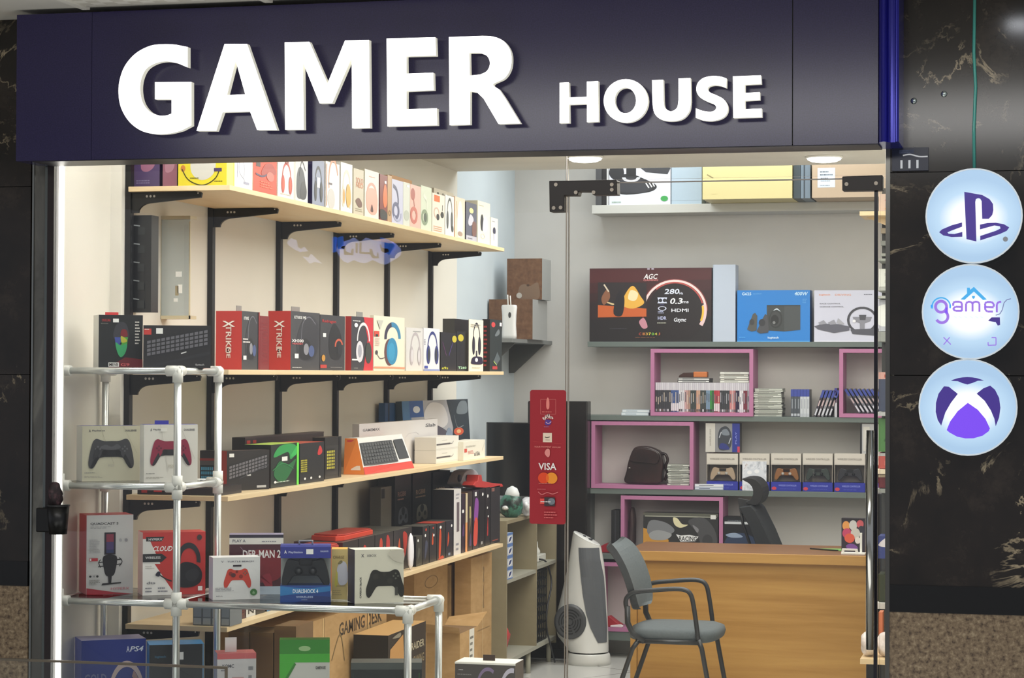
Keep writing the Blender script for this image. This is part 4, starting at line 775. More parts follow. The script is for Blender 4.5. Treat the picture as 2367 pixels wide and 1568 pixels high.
rk(482, 492, 601, 1290, 6.40, 2, 'e0e0de', 't .2 .9 .05 .05 808088 V;t .58 .9 .56 .035 70707a TURTLE_BEACH;xpad .52 .55 .58 c84030 8a2820;r .42 .78 .6 .82 2c2028;e .43 .58 .05 .05 58282a;x .05 .2 .6 .3 3 a8a8ac;t .14 .09 .14 .03 8a8a90 BDA;e .86 .17 .075 .08 3f7a3a;s 88b080 .83,.14 .86,.2 .89,.14', 'white box with red gamepad picture and green round badge on the rack', sc='c9c4d8', top='e8e8e8', d=.075, nm='gamepad_box')
rk(529, 530, 655, 1237, 6.57, 2, '4a1a24', 'r 0 .84 1 .95 e4e2da;r 0 .95 1 1 2c2436;t .18 .9 .24 .05 70707a PLAY_A;x .6 .87 .95 .91 1 909098;s 7a1c24 .3,.3 .2,.6 .5,.75 .9,.7 .95,.3 .6,.2;l .01 8a6a7a .2,.8 .4,.6;t .6 .68 .7 .13 f0ece8 DER-MAN_2;s 8c2430 .5,.4 .55,.3 .75,.35 .8,.1 .7,.1;r 0 0 1 .14 a8b8c4;r .02 .04 .2 .1 e8e8e8', 'dark red controller box with white lettered band behind the white gamepad box', sc='301420', top='8a84a0', d=.08, nm='gamepad_box')
# window box with a real pad inside
e = rot_front(648, 765, 1262, 6.39, LZ[2], 648, .085); w_ = (Vector(e[1])-Vector(e[0])).length; h_ = e[3]-e[2]
cxx = (e[0][0]+e[1][0])/2
r = root('gamepad_box', (cxx, (e[0][1]+e[1][1])/2, LZ[2]), 'blue window box showing black gamepad with dark blue banner top, on the rack', 'box', GR)
r.rotation_euler[2] = math.atan2(e[1][1]-e[0][1], e[1][0]-e[0][0])
def sub(nm, a, b, col, art=''):
    mb = MB(); mb.local = True; M = mat(col, .4) if isinstance(col, str) else col
    mb.box((-w_/2+a[0]*w_, a[1], a[2]*h_), (-w_/2+b[0]*w_, b[1], b[2]*h_), M)
    if art: A = Art(mb, w_, .08, h_); A.run(art)
    return mb.build(nm, r)
sub('header', (0, 0, .78), (1, .085, 1), '2a3490', 't .1 .89 .05 .06 f0f0f0 A;t .3 .88 .28 .045 c8d0f0 PlayStation;t .87 .9 .16 .03 c8d0f0 DUALSHOCK;r .51 .85 .65 .94 f4f4f0;l .01 6a70d0 0,.985 1,.985')
sub('base', (0, 0, 0), (1, .085, .3), '1f4690', 'p 2a78b8 0,.12 0,.29 .3,.26 .6,.25 1,.29 1,.2 .6,.16 .3,.15;p 1c3474 .3,0 1,0 1,.1 .7,.12;t .5 .2 .5 .07 e8f0f8 DUALSHOCK_4;t .48 .1 .34 .035 b8c8e8 WIRELESS;x .42 .04 .55 .06 1 a8b8d8')
sub('back_panel', (0, .075, .3), (1, .085, .78), 'b8beb8')
mb = MB(); mb.local = True; O = cr(PADO, n=4)
sc_ = w_*.47
mb.prism([(x*sc_, .52*h_ + y*sc_*.9) for x, y in O], 'y', .012, .05, mat('202226', .35))
mb.prism([(x*sc_, .545*h_ + y*sc_*.95) for x, y in [(-.3, .56), (.3, .56), (.27, .26), (-.27, .26)]], 'y', .006, .013, mat('15161a', .25))
gp = mb.build('gamepad', r, bevel=.004)
mb = MB(); mb.local = True
for s in (-1, 1): mb.lathe([(.012, 0), (.008, .006), (.0125, .012), (.001, .014)], (0, 0, 0), mat('2c2e32', .5), 16); mb.v = mb.v
for s in (-1, 1):
    q = MB(); q.local = True; q.loft([[(s*.3*sc_ + rr*math.cos(t*math.pi/8), yy, .55*h_ + rr*math.sin(t*math.pi/8)) for t in range(16)] for rr, yy in ((.008, .012), (.008, .004), (.0125, .002), (.001, .0))], mat('2c2e32', .5)); q.build('thumbstick', gp)
q = MB(); q.local = True
for k in (-1, 1): q.box((-w_/2+.001, .001, .3*h_), (w_/2-.001, .0016, .78*h_), PLASTIC); break
q.build('clear_window', r)
q = MB(); q.local = True; q.tube([(-.02, .04, h_), (-.02, .04, h_+.012), (.02, .04, h_+.012), (.02, .04, h_)], .003, mat('9a9ca0', .4), 8); q.build('hang_tab', r)
rk(765, 766, 803, 1270, 6.52, 2, 'd8c078', 't .45 .84 .7 .06 8a7440 CHARGE;s d8d8e0 .5,.3 .35,.6 .6,.75 .95,.7 1,.35;s d8cc50 .2,.3 .3,.55 .4,.5 .35,.25;s 8a8050 .4,.72 .6,.78 .7,.74 .5,.7;x .1 .08 .8 .2 3 b8a468;l .01 9a8a60 .3,.27 .9,.27', 'narrow cream yellow box between blue and white gamepad boxes on the rack', sc='c0a860', top='e8b858', d=.08)
rk(803, 820, 933, 1272, 6.42, 2, 'd9d6c4', 't .16 .89 .06 .06 40404a X;t .34 .89 .2 .045 80807c XBOX;t .12 .3 .42 .035 30303a CARBON_BLACK 90;xpad .62 .42 .78 26251f 33322a;r .82 .14 .88 .3 44443e;l .01 c0bcaa .7,1 .9,.82;s c4c0b0 .68,.95 .78,.8 .98,.75 .98,.97', 'white box with large black gamepad picture at right end of the rack', sc='2a2440', top='f0eee0', d=.09, nm='gamepad_box')
rk(172, 188, 337, 1482, 6.42, 3, '20348a', 'p 24509a 0,0 1,0 1,.5 .5,.2;t .72 .87 .05 .08 d8dcf0 A;t .86 .87 .2 .07 e8ecf8 PS4 0 .3;t .22 .5 .34 .13 6a70a0 GOLD;x .05 .38 .3 .41 1 5a64a0;o .7 .28 .28 .44 .18 d0b8b4 -20 200;o .7 .28 .22 .36 .25 a88480 -30 60', 'blue box with pale pink headband picture low on the rack', sc='7a86e8', top='a8a4d0', d=.12, nm='headset_box')
rk(338, 345, 472, 1492, 6.43, 3, '14181f', 't .2 .84 .2 .04 306888 logitech;s 9aa4a4 .2,.35 .3,.5 .42,.5 .45,.3 .3,.25;s 30363c .5,.2 .55,.45 .75,.5 .9,.35 .85,.2 .7,.15;e .7 .34 .1 .1 50585e;r .5 .8 .62 .9 e8e8e8;l .02 6a90b0 .98,0 .98,1', 'black box with light blue rim and headset picture low on the rack', sc='2a7ab8', top='4098d8', d=.12, nm='headset_box', right='2a7ab8')
rk(495, 502, 592, 1512, 6.43, 3, 'd8d4d6', 'r 0 .92 1 1 d86a6c;t .28 .82 .3 .05 50505a KOMC;x .1 .74 .25 .78 1 888890;r .38 .2 .68 .66 c8a0a0;r .42 .3 .64 .5 d8bcbc;x .8 .1 .93 .85 6 8a8a90', 'white and pink microphone box low on the rack', sc='b8b0c4', top='d87070', d=.09, nm='microphone_box', tab=(.38, .3, .045, 'f2eeec'))
rk(645, 646, 762, 1480, 6.42, 3, 'd6d6ce', 'r 0 .84 1 1 38902c;r 0 .74 1 .84 4cb838;e .5 .9 .12 .03 a8d090;p 4cb838 0,.74 .3,.74 0,.45;p 3a8a30 0,.45 .02,.4 .33,.72 .3,.74;t .82 .68 .2 .035 50504c GAMEWARE;s 40302e .45,.0 .48,.3 .6,.42 .7,.3 .72,.0;r .68 0 .82 .55 a8a4a8;x .06 .3 .35 .4 2 9a9a94;t .27 .52 .1 .05 b8b8b0 TYX', 'green topped white hanging box low on the rack', sc='90b880', top='38902c', d=.06)
rk(810, 811, 975, 1533, 6.42, 3, '181c1a', 'r .03 .0 .035 .85 384a3c;r .96 0 .965 .85 4a8a3c;r 0 .9 1 1 4a504c;s 2c3430 .06,.4 .12,.7 .18,.4;r .06 .42 .18 .44 50605a;p f0f0ee .3,.4 .38,.55 .41,.5 .34,.34;t .72 .64 .36 .07 e8e8e0 2.4G_WIRELESS;t .72 .5 .3 .05 88b070 KEYBOARD', 'black box with green trim, rightmost low on the rack', top='5a605c', d=.1)
# grey box with white lid
a = at(1052, 1530, 'y', 7.3); b = at(1191, 1530, 'y', 7.3)
pbox('carton', 'brown carton under the grey headphone box on the floor', 'box', (a.x-.03, 7.28), (b.x+.03, 7.28), 0, .42, .26, KRAFT)
pbox('headphone_box', 'grey box with white lid and lilac hoop pictures, below the rack end', 'box', (a.x, 7.3), (b.x, 7.3), .421, a.z, .12, '55504e', 'r -.005 .965 1.005 1.0 f4f2e8;x .06 .84 .16 .88 1 c8c4c4;x .04 .76 .3 .8 1 8a8684;o .55 .5 .2 .42 .16 8a7a9a 60 200;o .95 .5 .2 .42 .2 c8c4d4 80 180', top='f4f2e8', tab=(.5, .2, .02, '3a2a22'))
# ---------------------------------------------------------------- lowest wall shelf
G4 = 'game accessory boxes on the lowest wall shelf'
z4 = SH[3] + .0005
def r4(x0, x1, yt, c, art, lab, X=-2.66, d=.1, sc='1a1819', top=None, nm='accessory_box', z=z4, gr=G4):
    e = fx(x0, x1-.4, yt, X, z); return pbox(nm, lab, 'box', e[0], e[1], e[2], e[3], d, c, art, side=sc, top=top or c, group=gr)
Yc = at(445, 1446, 'z', z4).y
for k in range(4):
    x0 = 446 + k*21.5; a = at(x0, 1446, 'y', Yc); b = at(x0+20.8, 1446, 'y', Yc)
    pbox('game_case', 'grey see-through game case, %s of four at window end of the lowest shelf' % ords[k], 'game case', (a.x, Yc), (b.x, Yc), z4, z4+.082, .11, '6e757a', 'r .08 .35 .92 .95 8a9298;r .08 .05 .92 .3 a0a6a8', side='7a8084', group='grey game cases')
for (x0, x1, yt, c, art, lab) in ((536, 550, 1398, 'dcdcdc', 'x .2 .2 .8 .8 4 a0a0a0', 'thin white case beside the grey game cases'), (551, 568, 1392, '4a2024', 'x .2 .2 .8 .8 4 7a3a3a', 'dark red case between two pale cases on the lowest shelf'), (569, 591, 1385, 'd4d4d2', 't .5 .3 .6 .3 28282c N;x .2 .6 .8 .8 2 808080', 'white case with black letter on the lowest shelf'), (592, 613, 1380, '26201f', 'x .3 .3 .8 .8 3 5a4a44', 'black case beside white lettered case on the lowest shelf'), (617, 640, 1375, '3f8ec8', 'r .1 .1 .9 .3 78b8e0;s a8d0e8 .2,.5 .5,.8 .8,.5', 'light blue case on the lowest shelf')):
    r4(x0, x1, yt, c, art, lab, nm='game_case')
RT = 's b8382c .6,.3 .5,.9 .75,.8;s c85a34 .2,.4 .3,.8 .35,.5;e .85 .62 .05 .05 f0f0f0;x .05 .1 .3 .2 2 50484a'
for k, (x0, x1, yt, art, lab) in enumerate(((792, 828, 1255, 'x .1 .3 .8 .6 3 6a2a2a', 'black box behind the red flat packs, nearest the window'), (829, 866, 1246, 's c0342c .2,.2 .3,.8 .5,.7 .4,.2;e .75 .6 .05 .05 f0f0f0', 'black box with a red streak, second behind the flat packs'), (867, 909, 1238, 's c0402c .2,.2 .25,.85 .4,.8 .35,.2;s b83430 .6,.2 .62,.9 .8,.8 .75,.2;s a8a0d8 .45,.3 .5,.7 .56,.4', 'black box with two red streaks on the lowest shelf'), (910, 952, 1228, RT+';s 7a2c80 .85,.0 .9,.4 .98,.3;', 'black box with a purple corner beside the white tube'))):
    r4(x0, x1, yt, '2a2728', art, lab, X=-2.68, d=.2, sc='4a1a1c' if k == 0 else '222021', top='55554f')
e = at(868, 1245, 'x', -2.69); zt4 = at(868, 1238, 'x', -2.68).z
for nm, x0, x1, X, c, lab, kk in (('flat_pack', 735, 788, -2.68, 'a83828', 'dark red flat pack lying on the lowest shelf behind blue gamepad box', 0), ('flat_pack', 787, 866, -2.70, 'd8442c', 'bright red flat pack lying on the lowest shelf boxes', 1)):
    a = at(x0, 1245, 'x', X); b = at(x1, 1245, 'x', X)
    pts = [(X-.13, a.y+.03), (X-.02, a.y), (X, a.y+.05), (X+.005, b.y-.04), (X-.02, b.y), (X-.12, b.y-.02)]
    mb = MB(); zz = zt4 + .002 if kk else z4; th = .02 if kk else .17
    mb.prism(pts, 'z', zz, zz+th, mat(c, .35)); mb.prism([(p[0]*.96+X*.04-.002, p[1]*.9+.1*(a.y+b.y)/2) for p in pts], 'z', zz+th, zz+th+.006, mat('b83a2c', .35))
    mb.build(nm, loc=(X, a.y, zz), label=lab, cat='box', bevel=.003)
q0 = at(949, 1317, 'x', -2.645); q1 = at(949, 1233, 'x', -2.645)
mb = MB(); hh = q1.z-q0.z; mb.lathe([(.004, 0), (.016, .02), (.02, .05), (.021, hh/2), (.02, hh-.05), (.014, hh-.015), (.003, hh)], (0, 0, 0), mat('ecebf2', .3), 16, sx=.6, sy=1.25); mb.local = True
mb.v = [(x-.0, y, z) for x, y, z in mb.v]
mb.build('white_tube', loc=(q0.x, q0.y, z4), label='white rounded tube standing among the black boxes on the lowest shelf', cat='tube')
for (x0, x1, yt, c, art, lab, kw) in (
 (962, 976, 1241, '35362f', 'e .3 .85 .12 .05 f0f0f0;s 55564e .2,.2 .3,.6 .7,.5;x .2 .04 .7 .1 1 60605a', 'grey black box right of the white tube', dict(top='444540', sc='101010')),
 (977, 992, 1218, '222224', 'e .4 .75 .1 .04 f0f0f0;e .5 .9 .12 .04 c04030;s 40465a .3,.1 .4,.6 .8,.5', 'black box with small white dot, first of the tight row', dict(top='565650')),
 (993, 1009, 1216, '26262a', 's c85028 .3,.5 .45,.8 .55,.5;e .6 .72 .1 .04 f0f0f0;e .5 .92 .1 .03 c04030', 'black box with orange flash, second of the tight row', dict(top='565650')),
 (1010, 1030, 1211, '262424', 's d04c28 .2,.1 .3,.8 .5,.7 .4,.1;s c84020 .1,.02 .6,.1 .8,.02;e .4 .88 .12 .04 f0f0f0', 'black box with tall orange figure, third of the tight row', dict(top='c04838')),
 (1031, 1047, 1206, '20202a', 's c85030 .2,.3 .3,.7 .45,.5;e .8 .85 .1 .04 f0f0f0;r .3 .05 .6 .12 8090a8', 'black box with small orange mark beside the tall white box', dict(top='4a4a46')),
 (1049, 1066, 1133, 'd9d6d6', 'r .4 .35 .75 .8 6a5e64;x .3 .05 .7 .2 2 9a9aa8;x .3 .84 .8 .95 2 b0b0b8', 'tall white box with dark vertical window on the lowest shelf', dict(sc='161617', top='f0eeea')),
 (1067, 1075, 1142, '2c1a2c', 'e .4 .7 .3 .03 f0f0f0;s 5a3a6a .2,.3 .6,.5 .8,.3', 'narrow dark plum box beside tall white box', {}),
 (1076, 1081, 1141, 'e8a068', 'r 0 .5 1 1 d8c8a8', 'very narrow orange box standing on the lowest shelf', {}),
 (1082, 1092, 1138, '3a2c28', 's 7a6a50 .3,.3 .5,.7 .8,.6;s 5a4a70 .3,.1 .6,.3 .8,.1;r .3 .55 .6 .75 b8b078', 'brown patterned tall box on the lowest shelf', {}),
 (1093, 1107, 1135, '2a1d2a', 's 8c4ca0 .2,.5 .4,.85 .95,.8 .8,.5;s d85040 .1,.1 .3,.5 .8,.48 .7,.1;r .3 .9 .6 .97 e8e8e8', 'tall box with purple and red artwork on the lowest shelf', {}),
 (1108, 1121, 1131, '131214', 'e .6 .9 .14 .03 f0f0f0;r .3 .05 .6 .1 a8a8a8', 'tall plain black box right of the purple and red one', {}),
 (1122, 1133, 1128, '191718', 'e .5 .85 .14 .03 f0f0f0;e .6 .5 .12 .02 f0f0f0;e .4 .65 .12 .02 d8d8d8;s a83030 .3,.2 .5,.5 .6,.2', 'tall black box with scattered white dots', {}),
 (1134, 1156, 1127, '242426', 'r .1 .92 .4 .98 8a5a50;x .2 .04 .8 .08 1 a85040', 'tall black box at far end of the lowest shelf', dict(sc='0e0e0e', top='802c28'))):
    kw = dict(kw); r4(x0, x1, yt, c, art, lab, **kw)
for k, (x0, x1, al, br) in enumerate(((913, 950, '8a6a60', '4a4e54'), (954, 996, 'a88a70', '9a9a8a'), (1001, 1040, 'd8c098', 'dcd8c0'))):
    e = fx(x0, x1, 1098 + (2-k)*3, -2.87, z4)
    pbox('accessory_box', 'tall black box with coloured text and pale mask mark, %s of three behind' % ords[k], 'box', e[0], e[1], e[2], e[3]+.01, .08, '161718', 't .42 .76 .5 .06 %s RGB8;x .15 .68 .75 .72 1 %s;s %s .2,.42 .25,.56 .5,.6 .75,.56 .8,.42 .62,.4 .5,.44 .36,.4;e .5 .55 .1 .05 161718;e .35 .48 .06 .03 161718;e .66 .48 .06 .03 161718' % (al, al, br), side='0f0f10', top='3c3e40', group=G4)
e = fx(1047, 1070, 1092, -2.86, z4); pbox('accessory_box', 'tall purple grey box behind the tall white box', 'box', e[0], e[1], e[2], e[3], .08, '3a384e', 'r .1 .6 .5 .9 6a6c98', top='a8b4bc', group=G4)
e = fx(880, 905, 1128, -2.885, z4); pbox('carton', 'grey cardboard carton left of the three tall black boxes', 'box', e[0], e[1], e[2], e[3], .05, '6f6a60', 'r .05 .85 .35 .98 181818', side='57534b', top='57534b')
# red gun-like stand and mask on top of the far boxes
zt = at(1120, 1129, 'x', -2.68).z + .012
P3 = lambda x, y, X=-2.68: at(x, y, 'x', X)
mb = MB(); pts = [(1086, 1122), (1090, 1114), (1096, 1112), (1098, 1098), (1104, 1098), (1106, 1112), (1130, 1117), (1152, 1119), (1155, 1125), (1130, 1129), (1092, 1127)]
mb.prism([(P3(x, y).y, P3(x, y).z) for x, y in pts], 'x', -2.72, -2.66, mat('c23a34', .4)); c = P3(1086, 1128)
mb.build('red_stand', loc=tuple(c), label='red plastic stand lying across the far black boxes of the lowest shelf', cat='stand', bevel=.003)
mb = MB(); pts = [(1052, 1122), (1058, 1100), (1068, 1088), (1084, 1086), (1094, 1100), (1090, 1118), (1076, 1126)]
mb.prism(cr([(P3(x, y, -2.8).y, P3(x, y, -2.8).z) for x, y in pts]), 'x', -2.84, -2.77, mat('b4b8be', .4)); c = P3(1052, 1126, -2.8)
hm = mb.build('figure_mask', loc=tuple(c), label='grey and black mask perched behind red stand on the lowest shelf', cat='mask', bevel=.006)
for sx in (1062, 1080):
    mb = MB(); c0 = P3(sx, 1106, -2.768); L = hm.location; mb.loft([[(X-L[0], c0.y+rr*math.cos(t*math.pi/6)-L[1], c0.z+.8*rr*math.sin(t*math.pi/6)-L[2]) for t in range(12)] for rr, X in ((.022, -2.772), (.02, -2.762))], mat('15151a', .4)); mb.local = True; mb.build('eye_patch', hm)
# ---------------------------------------------------------------- cartons on the floor below
GC = 'cardboard cartons under the lowest wall shelf'
for k, (x0, x1, zt_) in enumerate(((528, 576, .70), (578, 631, .70), (634, 684, None))):
    Y = 7.2; a = at(x0, 1500, 'y', Y); b = at(x1, 1500, 'y', Y); zt_ = zt_ or at(634, 1447, 'y', Y).z
    pbox('carton', ['brown carton in shade, nearest the rack under the lowest shelf', 'brown carton in shade, middle of the dark three', 'brown carton in shade, touching the large lettered carton'][k], 'box', (a.x, Y), (b.x, Y), 0, zt_, .18, KRAFT_SHADED, 'r .02 .02 .98 .98 6c5133', group=GC, top='6a5236')  # front panel and top colours carry the shade under the shelf too
e = fx(686, 893, 1450, -2.66, 0, 1500)
pbox('carton', 'large cardboard carton lettered in black, under the lowest shelf', 'box', e[0], e[1], 0, e[3], .3, KRAFT, 't .69 .905 .5 .075 2b2620 GAMING_DESK;r .26 0 .275 1 d0b07e;r .275 0 .28 1 8a6c44;r .765 0 .78 1 c8a874;r .80 0 .805 1 94764c;c .01 8a7450 .36,.75 .45,.88 .5,.72', side=KRAFT, top=KRAFT, group=GC)
e = fx(897, 984, 1470, -2.5, 0, 1500)
pbox('carton', 'black printed carton with buff flap, right of the lettered carton', 'box', e[0], e[1], 0, e[3], .14, '2a2826', 't .78 .86 .35 .05 b0a890 RAIDER;t .8 .76 .3 .06 8a7c60 GAMING;p c09058 0,.6 .42,.72 .38,.97 .05,.9;t .2 .74 .2 .05 c85a2c G4;s 8a8678 .1,.97 .3,.99 .3,.96', side='20201e', top='c09a64', group=GC)
for x0, x1, yt, X, d, c, art, lab in ((957, 1034, 1322, -2.79, .16, KRAFT, 'o .5 .9 .2 .04 .1 86683e 0 360', 'tall cardboard carton with faint ring mark under the lowest shelf'), (1038, 1084, 1308, -2.79, .16, KRAFT, 'r .0 0 .02 1 94764c', 'tall cardboard carton, second from the taupe unit'), (1088, 1136, 1292, -2.69, .08, KRAFT, 'r .55 0 .57 1 d8bb88;r .1 .5 .9 .505 94764c;t .6 .78 .5 .03 8a6c44 FAN 90', 'tall cardboard carton nearest the taupe unit')):
    e = fx(x0, x1, yt, X, 0, 1450); pbox('carton', lab, 'box', e[0], e[1], 0, e[3], d, c, art, side=c, top=c, group=GC)
a = at(985, 1500, 'y', 9.2); b = at(1063, 1500, 'y', 9.2)
o = pbox('carton', 'open cardboard carton with white label strip standing on the floor', 'box', (a.x, 9.2), (b.x, 9.2), 0, at(985, 1463, 'y', 9.2).z, .30, KRAFT, 'r@R .52 .45 .8 1 e6e4da;x@R .56 .5 .76 .95 8 70706a;t .3 .55 .2 .04 8a6c44 UP', side=KRAFT, top=KRAFT_SHADED, group=GC)
h = at(985, 1463, 'y', 9.2).z; w = (b.x-a.x)/2
mb = MB(); mb.local = True; mb.face([(-w, 0, h), (w, 0, h), (w+.02, -.09, h+.035), (-w-.01, -.08, h+.05)], KRAFT); mb.face([(-w, .3, h), (w, .3, h), (w+.03, .36, h+.06), (-w, .37, h+.03)], KRAFT); mb.build('flap', o)
# ================================================================ corner behind the wall rack
UX = -2.70
ut = .85
un = root('storage_unit', (-2.85, 11.4, 0), 'taupe open storage unit on short feet, beyond the wall rack', 'shelving unit')
def part(nm, a, b, m, parent, bevel=0):
    mb = MB(); mb.box(a, b, m); return mb.build(nm, parent, bevel=bevel)
TP = speckle('taupe_laminate', ['8b8065', '958a6e'], 6, .55)
yA, yB_, yC = 10.86, at(1239, 1350, 'x', UX).y, 12.02
part('side_panel', (-2.99, yA, .10), (UX, yA+.018, ut), TP, un); part('divider', (-3.04, yB_, .14), (UX, yB_+.022, ut-.02), TP, un); part('side_panel', (-3.04, yC-.018, .10), (UX, yC, ut), TP, un)
part('top_board', (-2.99, yA+.018, ut-.018), (UX-.001, yC-.018, ut), TP, un); part('bottom_board', (-2.99, yA+.018, .12), (UX-.001, yC-.018, .14), mat('a8a698', .5), un)
for a, b, z in ((yA+.018, yB_, .53), (yB_+.022, yC-.018, .545)): part('shelf_board', (-2.99, a, z), (UX-.001, b, z+.018), mat('a8a698', .5), un)
part('back_panel', (-2.998, yA+.018, .14), (-2.99, 10.97, ut-.018), mat('4c473a', .7), un); part('back_panel', (-3.045, 10.985, .14), (-3.038, yC-.018, ut-.018), mat('4c473a', .7), un)
for y in (yA+.08, at(1225, 1557, 'z', 0).y, yC-.06):
    mb = MB(); mb.tube([(UX-.03, y, 0), (UX-.03, y, .12)], .014, mat('b0ae9c', .4), 12); mb.build('foot', un)
# small blue boxes in the unit
zz = .5485
for k in range(4):
    a = at(1170, 1300, 'x', UX-.004); b = at(1185, 1300, 'x', UX-.004)
    pbox('small_box', 'blue white box with round dark mark in the unit, %s' % ['lowest', 'second up', 'third up', 'topmost'][k], 'box', (UX-.004, yA+.022), (UX-.004, b.y), zz, zz+.0585, .08, 'c4cede', 'r 0 .8 1 1 5a80c0;e .5 .42 .36 .3 f0f0f0;s 28407c .3,.25 .5,.6 .8,.6 .6,.3;r 0 0 1 .08 5a80c0', group='small blue boxes in the taupe unit', side='9aa8c4', top='a8b8d4')
    zz += .0590
def blob(name, c, r, m, lab, cat, amp=.25, seed=1, n=14, parent=None):
    rn = random.Random(seed); rings = []
    ph = [rn.uniform(0, 6.28) for _ in range(8)]
    for i in range(1, n):
        t = math.pi*i/n; z = c[2] + r[2]*(1-math.cos(t)); s_ = math.sin(t)**.7
        rings.append([(c[0] + r[0]*s_*math.cos(q)*(1+amp*math.sin(3*q+ph[0]+t*2)*math.sin(2*t+ph[1])+amp*.5*math.sin(7*q+ph[2]+t*5)), c[1] + r[1]*s_*math.sin(q)*(1+amp*math.sin(2*q+ph[3]+t*3)), z) for q in [2*math.pi*j/18 for j in range(18)]])
    mb = MB(); mb.loft(rings, m); return mb.build(name, parent, loc=None if parent else tuple(c), label=lab, cat=cat)
REDW = speckle('red_white_bag', ['b83a3a', 'c84848', 'd8c8c4'], 14, .4)
blob('plastic_bag', (UX-.12, 11.05, .1405), (.08, .11, .09), REDW, 'crumpled red and white plastic bag in the lower bay of the unit', 'bag', seed=4)
o = root('power_strip', (UX-.06, 11.72, .564), 'white power strip with a plug on the middle shelf of the unit', 'power strip')
a = at(1243, 1320, 'x', UX-.05); b = at(1284, 1320, 'x', UX-.05)
mb = MB(); mb.box((UX-.11, a.y+.02, .564), (UX-.05, min(b.y, yC-.05), .60), WHITEP); mb.build('body', o, bevel=.004)
mb = MB(); c = (UX-.08, min(b.y, yC-.05)-.1, .60); mb.lathe([(.02, 0), (.02, .02), (.008, .04), (.006, .07)], c, WHITEP, 12); mb.build('plug', o)
mb = MB(); mb.tube(cr([(UX-.05, 11.8, .58), (UX-.012, 11.82, .56), (UX+.012, 11.84, .45), (UX+.01, 11.75, .33), (UX+.012, 11.72, .22), (UX+.02, 11.8, .1), (UX+.03, 11.85, .012)], False), .005, mat('1a1a1c', .4), 8)
mb.build('power_cable', loc=(UX, 11.8, .012), label='black cable hanging in front of the unit from the power strip', cat='cable')
# dark wire basket in the second bay
mb = MB(); DK = mat('1c1d1e', .5)
y0, y1, zA, zB, xA, xB = yB_+.03, yC-.16, .1405, .52, UX-.2, UX-.02
for i in range(9):
    z = zA + (zB-zA)*i/8; mb.box((xA, y0, z), (xB, y1, z+.008), DK)
for i in range(7):
    y = y0 + (y1-y0)*i/6; mb.box((xB-.006, y-.004, zA), (xB, y+.004, zB), DK)
mb.build('wire_basket', loc=(xA, y0, zA), label='black slatted basket in the second bay of the unit', cat='basket')
# things on top of the unit
e = fy(1117, 1222, 977, 11.47, .85)
r = root('flat_screen', (e[0][0]+.13, 11.5, ut), 'black flat screen standing on the unit behind the red payment sign', 'screen')
zb = at(1150, 1146, 'y', 11.47).z
mb = MB(); mb.box((e[0][0]+.015, 11.47, zb), (e[1][0]+.10, 11.52, e[3]), mat('0b0b0c', .12)); mb.build('panel', r, bevel=.004)
mb = MB(); mb.box((e[0][0]+.017, 11.4685, zb+.01), (e[0][0]+.022, 11.471, e[3]-.005), mat('8c8c88', .3, .8)); mb.build('edge_strip', r)
mb = MB(); xm = e[0][0]+.16; mb.box((xm-.03, 11.50, ut+.012), (xm+.03, 11.52, zb+.05), DK); mb.box((xm-.08, 11.44, ut), (xm+.08, 11.58, ut+.012), DK); mb.build('stand', r)
e = fy(1152, 1207, 1146, 11.12, ut+.001)
c = ((e[0][0]+e[1][0])/2, 11.14, ut+.001)
r = root('gaming_mask', c, 'round green and black object with white dome, on top of the unit', 'mask')
GB = speckle('green_black_print', ['15181a', '1c2a24', '3f7a66', '2c5246'], 18, .3)
R_ = (e[1][0]-e[0][0])/2
mb = MB(); mb.lathe([(.03, 0), (R_*.85, .018), (R_, .055), (R_*.92, .09), (R_*.6, .115)], c, GB, 24, sy=.75); mb.build('body', r)
mb = MB(); mb.lathe([(R_*.62, .100), (R_*.6, .125), (R_*.42, .15), (.004, .162)], (c[0]+.005, c[1], c[2]), mat('d8dcdc', .35), 20, sy=.75); mb.build('dome', r)
mb = MB(); mb.loft([[(c[0]-.02+rr*math.cos(t*math.pi/6), y, c[2]+.05+.7*rr*math.sin(t*math.pi/6)) for t in range(12)] for rr, y in ((.018, c[1]-R_*.72), (.006, c[1]-R_*.8))], mat('e8e8e8', .3)); mb.build('badge', r)
blob('plastic_bag', (at(1211, 1180, 'y', 11.2).x+.006, 11.27, ut+.001), (.035, .06, .05), speckle('white_bag', ['d8d8da', 'b8b8bc', 'f0f0f0'], 20, .4), 'crumpled white bag beside the red sign on top of the unit', 'bag', seed=9)
# tall black cabinet
e = fy(1219, 1356, 928, 12.08, 0)
cb = root('tall_cabinet', ((e[0][0]+e[1][0])/2, 12.2, 0), 'tall narrow black cabinet against the back wall behind the fan heater', 'cabinet')
mb = MB(); mb.box((e[0][0], 12.10, .05), (e[1][0], 12.195, e[3]), mat('17130f', .3)); mb.build('body', cb, bevel=.003)
mb = MB(); mb.box((e[0][0]+.003, 12.08, .06), (e[1][0]-.003, 12.098, e[3]-.005), speckle('black_door', ['181410', '201a16'], 8, .2, (3, 1, .2))); mb.build('door', cb)
mb = MB(); mb.box((e[0][0]+.01, 12.11, 0), (e[1][0]-.01, 12.19, .05), mat('0a0a0a', .4)); mb.build('plinth', cb)
